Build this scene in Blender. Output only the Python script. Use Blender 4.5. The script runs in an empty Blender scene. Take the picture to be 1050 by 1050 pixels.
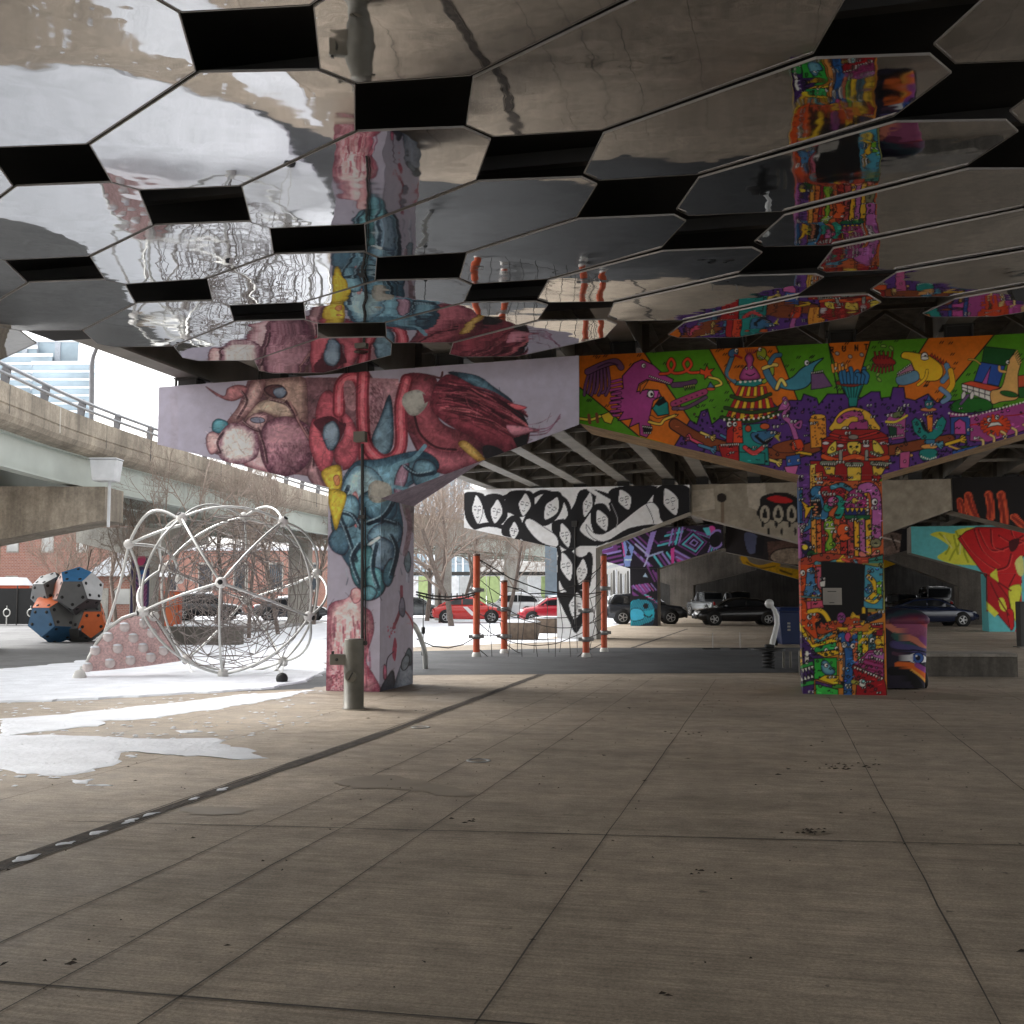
import bpy, bmesh, math, random
import numpy as np
from mathutils import Vector, Matrix
random.seed(7); rng = np.random.default_rng(7)
SC = bpy.context.scene
COL = SC.collection
PI = math.pi
# ------------------------------------------------------------------ camera
FPX = 1130.0; PITCH = math.radians(4.3); EYE = 1.6
cam = bpy.data.cameras.new('camera'); camo = bpy.data.objects.new('camera', cam); COL.objects.link(camo)
cam.sensor_width = 36; cam.lens = 36*FPX/1050; cam.clip_end = 3000; cam.clip_start = .05
camo.location = (0, 0, EYE); camo.rotation_euler = (PI/2+PITCH, 0, 0)
SC.camera = camo
CT, ST = math.cos(PITCH), math.sin(PITCH)

def ray(px, py):
    a = (px-525)/FPX; b = (525-py)/FPX
    return Vector((a, CT-ST*b, ST+CT*b))
def at(px, py, Y):                       # survey: point seen at (px,py), Y metres ahead
    r = ray(px, py); t = Y/r.y
    return Vector((r.x*t, Y, EYE+r.z*t))
def gnd(px, py, z=0.0):                  # survey: ground point
    r = ray(px, py); t = (z-EYE)/r.z
    return Vector((r.x*t, r.y*t, z))
def proj(X, Y, Z):                       # numpy projection used only to survey the murals
    Z = Z-EYE
    d = Y*CT+Z*ST; u = -Y*ST+Z*CT
    return 525+FPX*X/d, 525-FPX*u/d
HA = math.radians(13.4)                  # bearing of the highway
U = Vector((math.sin(HA), math.cos(HA), 0)); V = Vector((math.cos(HA), -math.sin(HA), 0))
def uv(u, v, z=0.0): return U*u+V*v+Vector((0, 0, z))
def onrow(px, py, u):                    # survey: point on the plane across the highway at distance u -> (v, z)
    r = ray(px, py); t = u/(r.dot(U))
    p = r*t
    return p.dot(V), EYE+p.z

# ------------------------------------------------------------------ materials
def srgb(c):
    return tuple(((x/255)/12.92 if x/255 <= .04045 else ((x/255+.055)/1.055)**2.4) for x in c)
MATS = {}
def nt(name):
    m = bpy.data.materials.new(name); m.use_nodes = True
    MATS[name] = m
    return m, m.node_tree.nodes, m.node_tree.links, m.node_tree.nodes['Principled BSDF']
def mat(name, col, rough=.6, metal=0, var=.12, scale=3.0, bump=0.0, bscale=40, spec=.5, coat=0):
    """plain material with a little procedural variation"""
    if name in MATS: return MATS[name]
    m, n, l, b = nt(name)
    tc = n.new('ShaderNodeTexCoord'); nz = n.new('ShaderNodeTexNoise'); nz.inputs['Scale'].default_value = scale
    nz.inputs['Detail'].default_value = 5
    l.new(tc.outputs['Object'], nz.inputs['Vector'])
    rp = n.new('ShaderNodeValToRGB')
    rp.color_ramp.elements[0].position = .3; rp.color_ramp.elements[1].position = .7
    rp.color_ramp.elements[0].color = tuple(c*(1-var) for c in col)+(1,)
    rp.color_ramp.elements[1].color = tuple(min(1, c*(1+var)) for c in col)+(1,)
    l.new(nz.outputs['Fac'], rp.inputs['Fac']); l.new(rp.outputs['Color'], b.inputs['Base Color'])
    b.inputs['Roughness'].default_value = rough; b.inputs['Metallic'].default_value = metal
    b.inputs['Specular IOR Level'].default_value = spec
    if coat: b.inputs['Coat Weight'].default_value = coat; b.inputs['Coat Roughness'].default_value = .05
    if bump:
        n2 = n.new('ShaderNodeTexNoise'); n2.inputs['Scale'].default_value = bscale; n2.inputs['Detail'].default_value = 4
        l.new(tc.outputs['Object'], n2.inputs['Vector'])
        bp = n.new('ShaderNodeBump'); bp.inputs['Strength'].default_value = bump; bp.inputs['Distance'].default_value = .02
        l.new(n2.outputs['Fac'], bp.inputs['Height']); l.new(bp.outputs['Normal'], b.inputs['Normal'])
    return m
def concrete(name, col, streak=.35, stain=.3, dark=.45, bump=.15, sc=1.0):
    """weathered concrete: mottling, vertical runs, board marks"""
    m, n, l, b = nt(name)
    tc = n.new('ShaderNodeTexCoord')
    def noise(scale, vec=None, detail=6, rough=.6):
        z = n.new('ShaderNodeTexNoise'); z.inputs['Scale'].default_value = scale; z.inputs['Detail'].default_value = detail
        z.inputs['Roughness'].default_value = rough
        l.new(vec if vec else tc.outputs['Object'], z.inputs['Vector']); return z.outputs['Fac']
    def ramp(f, a, bb, p0, p1):
        r = n.new('ShaderNodeValToRGB'); e = r.color_ramp.elements
        e[0].position = p0; e[1].position = p1; e[0].color = (a, a, a, 1); e[1].color = (bb, bb, bb, 1)
        l.new(f, r.inputs['Fac']); return r.outputs['Color']
    def mul(a, c):
        x = n.new('ShaderNodeMix'); x.data_type = 'RGBA'; x.blend_type = 'MULTIPLY'; x.inputs['Factor'].default_value = 1
        l.new(a, x.inputs['A']); l.new(c, x.inputs['B']); return x.outputs['Result']
    mp = n.new('ShaderNodeMapping'); mp.inputs['Scale'].default_value = (3*sc, 3*sc, .25*sc); l.new(tc.outputs['Object'], mp.inputs['Vector'])
    base = n.new('ShaderNodeRGB'); base.outputs[0].default_value = tuple(col)+(1,)
    c = mul(base.outputs[0], ramp(noise(.7*sc), 1-stain, 1.15, .35, .65))
    c = mul(c, ramp(noise(1.6, mp.outputs['Vector']), 1-streak, 1.1, .35, .6))
    c = mul(c, ramp(noise(14*sc), .8, 1.15, .3, .7))
    c = mul(c, ramp(noise(60*sc, detail=3), .85, 1.1, .3, .7))
    l.new(c, b.inputs['Base Color']); b.inputs['Roughness'].default_value = .85
    bp = n.new('ShaderNodeBump'); bp.inputs['Strength'].default_value = bump; bp.inputs['Distance'].default_value = .02
    l.new(noise(25*sc), bp.inputs['Height']); l.new(bp.outputs['Normal'], b.inputs['Normal'])
    return m

# ------------------------------------------------------------------ mesh builder
class MB:
    def __init__(s): s.v = []; s.f = []; s.m = []; s.sm = []
    def add(s, vs, fs, mi=0, smooth=False):
        o = len(s.v); s.v += [tuple(p) for p in vs]
        for f in fs: s.f.append(tuple(i+o for i in f)); s.m.append(mi); s.sm.append(smooth)
        return s
    def box(s, c, size, rz=0, mi=0, M=None):
        x, y, z = (k/2 for k in size)
        R = Matrix.Rotation(rz, 3, 'Z') if M is None else M
        p = [Vector(c)+R@Vector((a*x, b*y, d*z)) for a in (-1, 1) for b in (-1, 1) for d in (-1, 1)]
        return s.add(p, [(0, 1, 3, 2), (4, 6, 7, 5), (0, 4, 5, 1), (2, 3, 7, 6), (0, 2, 6, 4), (1, 5, 7, 3)], mi)
    def hexa(s, p, mi=0):                # 8 points: bottom 4 then top 4
        return s.add(p, [(3, 2, 1, 0), (4, 5, 6, 7), (0, 1, 5, 4), (1, 2, 6, 5), (2, 3, 7, 6), (3, 0, 4, 7)], mi)
    def beam(s, a, b, w, h, mi=0, up=Vector((0, 0, 1))):
        a, b = Vector(a), Vector(b); d = (b-a).normalized(); sd = d.cross(up)
        if sd.length < 1e-4: sd = d.cross(Vector((0, 1, 0)))
        sd.normalize(); q = sd.cross(d)
        f = lambda o: [o-sd*w/2-q*h/2, o+sd*w/2-q*h/2, o+sd*w/2+q*h/2, o-sd*w/2+q*h/2]
        return s.add(f(a)+f(b), [(0, 1, 2, 3), (7, 6, 5, 4), (0, 4, 5, 1), (1, 5, 6, 2), (2, 6, 7, 3), (3, 7, 4, 0)], mi)
    def tube(s, pts, r, n=6, mi=0, cap=True, r1=None):
        pts = [Vector(p) for p in pts]; m = len(pts); vs = []
        up = Vector((0, 0, 1)); prev = None
        for i, p in enumerate(pts):
            d = (pts[min(i+1, m-1)]-pts[max(i-1, 0)])
            d = d.normalized() if d.length > 1e-9 else Vector((0, 0, 1))
            if prev is None:
                a = d.cross(up)
                if a.length < .05: a = d.cross(Vector((1, 0, 0)))
            else:
                a = prev-d*prev.dot(d)
                if a.length < 1e-5: a = d.cross(up)
            a.normalize(); prev = a; b = d.cross(a)
            rr = r if r1 is None else r+(r1-r)*i/(m-1)
            vs += [p+(a*math.cos(2*PI*k/n)+b*math.sin(2*PI*k/n))*rr for k in range(n)]
        fs = [(i*n+k, i*n+(k+1) % n, (i+1)*n+(k+1) % n, (i+1)*n+k) for i in range(m-1) for k in range(n)]
        s.add(vs, fs, mi, True)
        if cap:
            s.add(vs[:n], [tuple(range(n))[::-1]], mi); s.add(vs[-n:], [tuple(range(n))], mi)
        return s
    def lathe(s, prof, c, n=16, mi=0, axis=None):
        c = Vector(c); R = Matrix.Identity(3)
        if axis is not None: R = Vector((0, 0, 1)).rotation_difference(Vector(axis)).to_matrix()
        vs = [c+R@Vector((r*math.cos(2*PI*k/n), r*math.sin(2*PI*k/n), z)) for r, z in prof for k in range(n)]
        m = len(prof)
        s.add(vs, [(i*n+k, i*n+(k+1) % n, (i+1)*n+(k+1) % n, (i+1)*n+k) for i in range(m-1) for k in range(n)], mi, True)
        if prof[0][0] > 1e-4: s.add(vs[:n], [tuple(range(n))[::-1]], mi)
        if prof[-1][0] > 1e-4: s.add(vs[-n:], [tuple(range(n))], mi)
        return s
    def ball(s, c, r, n=10, mi=0, sz=1.0):
        k = max(4, n//2+1)
        return s.lathe([(max(1e-5, r*math.sin(PI*i/k)), -r*sz*math.cos(PI*i/k)) for i in range(k+1)], c, n, mi)
    def prism(s, poly, d, mi=0):         # planar polygon (3D points) extruded by vector d
        poly = [Vector(p) for p in poly]; n = len(poly); d = Vector(d)
        vs = poly+[p+d for p in poly]
        return s.add(vs, [tuple(range(n)), tuple(range(2*n-1, n-1, -1))]+[(i, i+n, (i+1) % n+n, (i+1) % n) for i in range(n)], mi)
    def build(s, name, mats, parent=None, bevel=0):
        me = bpy.data.meshes.new(name); me.from_pydata([tuple(p) for p in s.v], [], s.f)
        if not isinstance(mats, (list, tuple)): mats = [mats]
        for m in mats: me.materials.append(m)
        me.polygons.foreach_set('material_index', s.m); me.polygons.foreach_set('use_smooth', s.sm)
        bm = bmesh.new(); bm.from_mesh(me)
        bmesh.ops.recalc_face_normals(bm, faces=bm.faces); bm.to_mesh(me); bm.free()
        me.update()
        o = bpy.data.objects.new(name, me); COL.objects.link(o)
        if parent is not None: o.parent = parent; o.matrix_parent_inverse = WM(parent).inverted()
        if bevel:
            bv = o.modifiers.new('bevel', 'BEVEL'); bv.width = bevel; bv.segments = 2; bv.limit_method = 'ANGLE'
        return o
def WM(o):
    M = Matrix.LocRotScale(o.location, o.rotation_euler, o.scale)
    return M if o.parent is None else WM(o.parent) @ o.matrix_parent_inverse @ M
def tag(o, label=None, cat=None, group=None, kind=None):
    for k, v in (('label', label), ('category', cat), ('group', group), ('kind', kind)):
        if v: o[k] = v
    return o
def thing(name, label, cat, loc=(0, 0, 0), rz=0, group=None):
    o = bpy.data.objects.new(name, None); COL.objects.link(o); o.location = loc; o.rotation_euler = (0, 0, rz)
    o.empty_display_size = .1
    return tag(o, label, cat, group)
def lpart(name, mb, m, root, bevel=0):   # part whose mesh is given in the thing's own coordinates
    o = mb.build(name, m, None, bevel); o.parent = root
    return o
def copy_tree(o, parent=None):
    c = o.copy(); COL.objects.link(c)
    if parent is not None: c.parent = parent
    for ch in o.children: copy_tree(ch, c)
    return c
def struct(mb, name, m): return tag(mb.build(name, m), kind='structure')

# ------------------------------------------------------------------ paint canvas for the murals (painted colour of the wall itself)
def spl(pts, closed=True, n=6):
    P = np.array(pts, float); m = len(P); out = []
    rngi = range(m if closed else m-1)
    for i in rngi:
        if closed: a, b, c, d = P[(i-1) % m], P[i], P[(i+1) % m], P[(i+2) % m]
        else: a, b, c, d = P[max(i-1, 0)], P[i], P[i+1], P[min(i+2, m-1)]
        for t in np.arange(n)/n:
            out.append(.5*((2*b)+(c-a)*t+(2*a-5*b+4*c-d)*t*t+(3*b-a-3*c+d)*t**3))
    if not closed: out.append(P[-1])
    return np.array(out)
def vnoise(h, w, cell, r=rng):
    gh, gw = int(h/cell)+3, int(w/cell)+3
    g = r.random((gh, gw)); y = np.arange(h)/cell; x = np.arange(w)/cell
    yi = y.astype(int); xi = x.astype(int); fy = (y-yi)[:, None]; fx = (x-xi)[None]
    fy = fy*fy*(3-2*fy); fx = fx*fx*(3-2*fx)
    a = g[yi][:, xi]; b = g[yi][:, xi+1]; c = g[yi+1][:, xi]; d = g[yi+1][:, xi+1]
    return (a*(1-fx)+b*fx)*(1-fy)+(c*(1-fx)+d*fx)*fy
class Canvas:
    def __init__(s, x0, y0, x1, y1, k, bg):
        s.x0, s.y0, s.k = x0, y0, k; s.w = int((x1-x0)*k); s.h = int((y1-y0)*k)
        s.a = np.empty((s.h, s.w, 3), np.float32); s.a[:] = bg
        s.t(0, 0, 1)
    def t(s, ox, oy, sc): s.o = (ox, oy); s.sc = sc; return s
    def P(s, pts): return (np.array(pts, float)*s.sc+np.array(s.o)-np.array((s.x0, s.y0)))*s.k
    def W(s, w): return w*s.sc*s.k
    def bb(s, Q, pad=0):
        x0 = max(0, int(Q[:, 0].min()-pad)); x1 = min(s.w, int(Q[:, 0].max()+pad)+2)
        y0 = max(0, int(Q[:, 1].min()-pad)); y1 = min(s.h, int(Q[:, 1].max()+pad)+2)
        return x0, y0, x1, y1
    def mask(s, Q, b):
        x0, y0, x1, y1 = b
        X = np.arange(x0, x1)[None]+.5; Y = (np.arange(y0, y1)+.5)
        m = np.zeros((y1-y0, x1-x0), bool)
        for (ax, ay), (bx, by) in zip(Q, np.roll(Q, -1, 0)):
            if ay == by: continue
            r = (Y >= min(ay, by)) & (Y < max(ay, by))
            if r.any():
                xs = ax+(Y[r]-ay)*(bx-ax)/(by-ay)
                m[r] ^= (X < xs[:, None])
        return m
    def poly(s, pts, col, ol=None, ow=2.5, sm=False, tex=0):
        Q = s.P(spl(pts) if sm else pts); b = s.bb(Q); x0, y0, x1, y1 = b
        if x1 > x0 and y1 > y0:
            m = s.mask(Q, b)
            c = np.array(col, np.float32)
            if tex:
                nz = vnoise(y1-y0, x1-x0, 5)+vnoise(y1-y0, x1-x0, 17)-1
                s.a[y0:y1, x0:x1][m] = np.clip(c[None, None]*(1+tex*nz[..., None]), 0, 255)[m]
            else: s.a[y0:y1, x0:x1][m] = c
        if ol is not None: s.line(np.vstack([Q, Q[:1]]), ol, s.W(ow))
        return s
    def line(s, Q, col, w, alpha=1):
        c = np.array(col, np.float32); r = max(w/2, .6)
        for (ax, ay), (bx, by) in zip(Q[:-1], Q[1:]):
            x0 = max(0, int(min(ax, bx)-r-1)); x1 = min(s.w, int(max(ax, bx)+r+2))
            y0 = max(0, int(min(ay, by)-r-1)); y1 = min(s.h, int(max(ay, by)+r+2))
            if x1 <= x0 or y1 <= y0: continue
            X = np.arange(x0, x1)[None]+.5-ax; Y = np.arange(y0, y1)[:, None]+.5-ay
            dx, dy = bx-ax, by-ay; L = dx*dx+dy*dy+1e-9
            t = np.clip((X*dx+Y*dy)/L, 0, 1); d = np.hypot(X-t*dx, Y-t*dy)
            k = np.clip(r-d+.5, 0, 1)[..., None]*alpha
            s.a[y0:y1, x0:x1] = s.a[y0:y1, x0:x1]*(1-k)+c*k
    def stroke(s, pts, col, w, sm=True, ol=None, ow=2.5, alpha=1):
        Q = s.P(spl(pts, False) if sm and len(pts) > 2 else pts)
        if ol is not None: s.line(Q, ol, s.W(w+2*ow))
        s.line(Q, col, s.W(w), alpha); return s
    def ell(s, cx, cy, rx, ry, col, rot=0, ol=None, ow=2.5):
        t = np.linspace(0, 2*PI, 22)[:-1]; c, q = math.cos(rot), math.sin(rot)
        return s.poly([(cx+rx*np.cos(a)*c-ry*np.sin(a)*q, cy+rx*np.cos(a)*q+ry*np.sin(a)*c) for a in t], col, ol, ow)
    def blob(s, pts, lo, hi, lx=.4, ly=.3, mott=.25, ol=(40, 20, 28), ow=3, sm=True):
        """spray-painted rounded form: light paint towards one side, dark paint at the rim"""
        Q = s.P(spl(pts) if sm else pts); b = s.bb(Q); x0, y0, x1, y1 = b
        if x1 <= x0 or y1 <= y0: return s
        m = s.mask(Q, b); h, w = m.shape
        X = (np.arange(w)/max(1, w))[None]; Y = (np.arange(h)/max(1, h))[:, None]
        d = np.sqrt((X-lx)**2+(Y-ly)**2)/.75
        # rim from repeated erosion
        e = m.astype(np.float32); R = max(2, int(min(h, w)*.16))
        for ax in (0, 1):
            p = np.pad(e, [(R, R), (0, 0)] if ax == 0 else [(0, 0), (R, R)])
            cs = np.cumsum(p, axis=ax); z = np.zeros_like(np.take(cs, [0], ax)); cs = np.concatenate([z, cs], ax)
            n_ = e.shape[ax]; i1 = np.arange(n_)+2*R+1
            e = (np.take(cs, i1, ax)-np.take(cs, np.arange(n_), ax))/(2*R+1)
        rim = np.clip((e-.45)/.5, 0, 1)
        f = np.clip(1-d, 0, 1)*.65+.35*rim; f *= .3+.7*rim
        nz = (vnoise(h, w, 4)*.5+vnoise(h, w, 13)*.5-.5)*mott*2
        f = np.clip(f*1.25+nz*(1-f*.6), 0, 1)[..., None]
        c = np.array(lo, np.float32)*(1-f)+np.array(hi, np.float32)*f
        s.a[y0:y1, x0:x1][m] = c[m]
        if ol is not None: s.line(np.vstack([Q, Q[:1]]), ol, s.W(ow), .7 if ow > 3.5 else .32)
        return s
    def eblob(s, cx, cy, rx, ry, lo, hi, rot=0, **k):
        c, q = math.cos(rot), math.sin(rot)
        j = [1+.07*math.sin(cx+2.1*i) for i in range(10)]
        return s.blob([(cx+j[i]*(rx*math.cos(a)*c-ry*math.sin(a)*q), cy+j[i]*(rx*math.cos(a)*q+ry*math.sin(a)*c)) for i, a in enumerate([i*PI/5 for i in range(10)])], lo, hi, **k)
    def eye(s, x, y, r, iris=(20, 20, 20)):
        s.ell(x, y, r, r*1.15, (225, 220, 210), ol=(10, 10, 10), ow=r*.25); s.ell(x+r*.25, y+r*.1, r*.42, r*.5, iris)
    def teeth(s, a, b, n, h, col=(225, 220, 205)):
        a, b = np.array(a, float), np.array(b, float); d = (b-a)/n; nn = np.array([-d[1], d[0]])/(np.hypot(*d)+1e-9)*h
        for i in range(n): s.poly([a+d*i, a+d*(i+1), a+d*(i+.5)+nn], col, (10, 10, 10), abs(h)*.12)
    def sample(s, X, Y, gain):
        a = s.a
        b = a.copy(); b[1:-1, 1:-1] = (a[1:-1, 1:-1]*4+a[:-2, 1:-1]+a[2:, 1:-1]+a[1:-1, :-2]+a[1:-1, 2:])/8
        x = np.clip((X-s.x0)*s.k-.5, 0, s.w-1.01); y = np.clip((Y-s.y0)*s.k-.5, 0, s.h-1.01)
        xi = x.astype(int); yi = y.astype(int); fx = (x-xi)[..., None]; fy = (y-yi)[..., None]
        c = (b[yi, xi]*(1-fx)+b[yi, xi+1]*fx)*(1-fy)+(b[yi+1, xi]*(1-fx)+b[yi+1, xi+1]*fx)*fy
        c = c/255; c = np.where(c <= .04045, c/12.92, ((c+.055)/1.055)**2.4)
        c = c*gain
        return np.clip(c, 0.004, .86)
def grid_mesh(name, P, C, m, parent):
    """P: (r,c,3) positions, C: (r,c,3) painted colours"""
    r, c = P.shape[:2]
    me = bpy.data.meshes.new(name)
    me.vertices.add(r*c); me.vertices.foreach_set('co', P.reshape(-1).astype(np.float32))
    i = np.arange(r*c).reshape(r, c)
    q = np.stack([i[:-1, :-1], i[:-1, 1:], i[1:, 1:], i[1:, :-1]], -1).reshape(-1, 4)
    me.loops.add(q.size); me.loops.foreach_set('vertex_index', q.reshape(-1).astype(np.int32))
    me.polygons.add(len(q)); me.polygons.foreach_set('loop_start', (np.arange(len(q))*4).astype(np.int32))
    at_ = me.color_attributes.new('paint', 'FLOAT_COLOR', 'POINT')
    at_.data.foreach_set('color', np.concatenate([C.reshape(-1, 3), np.ones((r*c, 1))], 1).astype(np.float32).reshape(-1))
    me.materials.append(m); me.update(); me.validate()
    o = bpy.data.objects.new(name, me); COL.objects.link(o); o.parent = parent
    if parent is not None: o.matrix_parent_inverse = WM(parent).inverted()
    return o
def paint_mat(name, rough=.55):
    m, n, l, b = nt(name)
    a = n.new('ShaderNodeAttribute'); a.attribute_name = 'paint'
    tc = n.new('ShaderNodeTexCoord'); z = n.new('ShaderNodeTexNoise'); z.inputs['Scale'].default_value = 6; z.inputs['Detail'].default_value = 7
    l.new(tc.outputs['Object'], z.inputs['Vector'])
    rp = n.new('ShaderNodeValToRGB'); rp.color_ramp.elements[0].position = .3; rp.color_ramp.elements[1].position = .7
    rp.color_ramp.elements[0].color = (.90, .89, .88, 1); rp.color_ramp.elements[1].color = (1.03, 1.03, 1.03, 1)
    l.new(z.outputs['Fac'], rp.inputs['Fac'])
    x = n.new('ShaderNodeMix'); x.data_type = 'RGBA'; x.blend_type = 'MULTIPLY'; x.inputs['Factor'].default_value = 1
    l.new(a.outputs['Color'], x.inputs['A']); l.new(rp.outputs['Color'], x.inputs['B']); l.new(x.outputs['Result'], b.inputs['Base Color'])
    b.inputs['Roughness'].default_value = rough; b.inputs['Specular IOR Level'].default_value = .3
    n2 = n.new('ShaderNodeTexNoise'); n2.inputs['Scale'].default_value = 50; l.new(tc.outputs['Object'], n2.inputs['Vector'])
    bp = n.new('ShaderNodeBump'); bp.inputs['Strength'].default_value = .12; bp.inputs['Distance'].default_value = .01
    l.new(n2.outputs['Fac'], bp.inputs['Height']); l.new(bp.outputs['Normal'], b.inputs['Normal'])
    return m
# ------------------------------------------------------------------ world, sun, exposure
EXPO = 1.75
w = bpy.data.worlds.new('World'); SC.world = w; w.use_nodes = True
n, l = w.node_tree.nodes, w.node_tree.links
sky = n.new('ShaderNodeTexSky'); sky.sky_type = 'NISHITA'; sky.sun_disc = False
SUN_EL, SUN_AZ = math.radians(42), math.radians(-62)      # overcast; the brighter side of the sky is on the left
sky.sun_elevation = SUN_EL; sky.sun_rotation = SUN_AZ; sky.dust_density = 4; sky.air_density = 1.5
hs = n.new('ShaderNodeHueSaturation'); hs.inputs['Saturation'].default_value = .1; hs.inputs['Value'].default_value = 1.0
l.new(sky.outputs[0], hs.inputs['Color']); l.new(hs.outputs[0], n['Background'].inputs['Color'])
n['Background'].inputs['Strength'].default_value = .15
sl = bpy.data.lights.new('sun', 'SUN'); sl.energy = .5; sl.angle = math.radians(20); sl.color = (1, .97, .93)
so = bpy.data.objects.new('sun', sl); COL.objects.link(so)
sd = Vector((math.sin(SUN_AZ)*math.cos(SUN_EL), math.cos(SUN_AZ)*math.cos(SUN_EL), math.sin(SUN_EL)))
so.rotation_euler = sd.to_track_quat('Z', 'Y').to_euler(); so.location = (-60, 30, 60)
SC.view_settings.view_transform = 'Standard'; SC.view_settings.look = 'None'
SC.view_settings.exposure = EXPO; SC.view_settings.gamma = 1
SC.cycles.max_bounces = 10; SC.cycles.diffuse_bounces = 5; SC.cycles.glossy_bounces = 4

# ------------------------------------------------------------------ materials of the setting
M_con = concrete('concrete', (.34, .31, .27), streak=.16)
M_conl = concrete('pale_concrete', (.42, .40, .36), streak=.12)
M_ramp = concrete('ramp_concrete', (.40, .345, .275), streak=.22, stain=.42)
M_deck = concrete('deck_concrete', (.16, .14, .12))
M_steel = mat('girder_paint', (.20, .185, .16), .6, var=.25, scale=1.5)
M_rampsteel = mat('pale_green_steel', (.46, .50, .46), .5, var=.1, scale=1)
M_dark = mat('dark_steel', (.035, .033, .03), .6)
M_black = mat('black_rubber', (.012, .012, .012), .6)
M_rail = mat('grey_rail', (.16, .16, .17), .45, .6)
M_snow = mat('snow', (.76, .78, .82), .8, var=.10, scale=2.2, bump=.8, bscale=14)
M_flange = mat('panel_flange', (.33, .31, .29), .4, .5, var=.1)
M_back = mat('panel_back', (.10, .095, .09), .7)
PAINT = paint_mat('mural_paint')

def ground_mat(name, col, fleck, wet=.25, streak=True, rough=.8, snowy=0.0):
    m, n, l, b = nt(name)
    tc = n.new('ShaderNodeTexCoord')
    mp = n.new('ShaderNodeMapping'); mp.inputs['Rotation'].default_value = (0, 0, HA); l.new(tc.outputs['Object'], mp.inputs['Vector'])
    vec = mp.outputs['Vector']
    def noise(scale, sx=1, sy=1, detail=6):
        q = n.new('ShaderNodeMapping'); q.inputs['Scale'].default_value = (sx, sy, 1); l.new(vec, q.inputs['Vector'])
        z = n.new('ShaderNodeTexNoise'); z.inputs['Scale'].default_value = scale; z.inputs['Detail'].default_value = detail; z.inputs['Roughness'].default_value = .62
        l.new(q.outputs['Vector'], z.inputs['Vector']); return z.outputs['Fac']
    def ramp(f, a, bb, p0, p1):
        r = n.new('ShaderNodeValToRGB'); e = r.color_ramp.elements
        e[0].position = p0; e[1].position = p1; e[0].color = (a, a, a, 1); e[1].color = (bb, bb, bb, 1)
        l.new(f, r.inputs['Fac']); return r.outputs['Color']
    def mul(a, c):
        x = n.new('ShaderNodeMix'); x.data_type = 'RGBA'; x.blend_type = 'MULTIPLY'; x.inputs['Factor'].default_value = 1
        l.new(a, x.inputs['A']); l.new(c, x.inputs['B']); return x.outputs['Result']
    base = n.new('ShaderNodeRGB'); base.outputs[0].default_value = tuple(col)+(1,)
    c = mul(base.outputs[0], ramp(noise(.28), .80, 1.12, .35, .65))
    c = mul(c, ramp(noise(1.3), .90, 1.07, .34, .66))
    c = mul(c, ramp(noise(5, detail=10), .86, 1.10, .36, .64)); c = mul(c, ramp(noise(.9, 1, 2.5, 9), .88, 1.04, .40, .55))
    if streak:
        c = mul(c, ramp(noise(1.0, 1.6, 42, 5), .80, 1.12, .38, .62))     # broom finish
        c = mul(c, ramp(noise(.8, .6, 5, 5), .95, 1.03, .36, .66))
    c = mul(c, ramp(noise(70, detail=3), 1-fleck, 1+fleck*.6, .3, .7))
    c = mul(c, ramp(noise(260, detail=2), 1-fleck, 1+fleck*.6, .3, .7))
    c = mul(c, ramp(noise(9, detail=2), .45, 1, .25, .30)); c = mul(c, ramp(noise(22, detail=3), .6, 1, .27, .33))              # small dark specks
    l.new(c, b.inputs['Base Color'])
    rr = ramp(noise(.5), max(.1, rough-wet), rough, .3, .6); l.new(rr, b.inputs['Roughness'])
    bp = n.new('ShaderNodeBump'); bp.inputs['Strength'].default_value = .25; bp.inputs['Distance'].default_value = .01
    l.new(noise(1.0, 3, 60, 4), bp.inputs['Height']); l.new(bp.outputs['Normal'], b.inputs['Normal'])
    return m
M_pave = ground_mat('pavement_concrete', (.47, .388, .298), .30)
M_asph = ground_mat('asphalt', (.15, .15, .15), .2, streak=False)
M_rub = ground_mat('rubber', (.055, .058, .062), .25, streak=False)
M_joint = mat('joint_dirt', (.075, .064, .052), .9, var=.3, scale=9)
M_stain_shade = mat('wet_stain_and_shade', (.285, .237, .18), .6, var=.1)  # wet patches, disc covers and the painted contact shade at the feet

# ------------------------------------------------------------------ ground
struct(MB().add([(-900, -300, 0), (900, -300, 0), (900, 1500, 0), (-900, 1500, 0)], [(0, 1, 2, 3)]), 'ground', M_snow)
def sheet(name, pts, z, m, jag=0, sub=0, soft=False):
    P = [Vector((p.x, p.y, z)) for p in pts]
    if soft: P = [Vector((x, y, z)) for x, y in spl([(p.x, p.y) for p in P], True, 8)]; P = [q+Vector((random.gauss(0, .018), random.gauss(0, .018), 0)) for q in P]
    if jag:
        Q = []
        for a, b in zip(P, P[1:]+P[:1]):
            k = max(1, int((b-a).length/sub))
            for i in range(k):
                q = a.lerp(b, i/k); Q.append(q+Vector((random.gauss(0, jag), random.gauss(0, jag), 0)))
        P = Q
    return struct(MB().add(P, [tuple(range(len(P)))]), name, m)
sheet('pavement', [uv(-18, -45), uv(-18, 45), uv(135, 45), uv(135, -8.2), uv(36.2, -8.2), uv(24.5, -26), uv(24.5, -45)], .004, M_pave)
sheet('asphalt', [gnd(-300, 700), gnd(90, 683), gnd(130, 668), gnd(170, 662), gnd(340, 637), gnd(-300, 632)], .010, M_asph)
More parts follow.
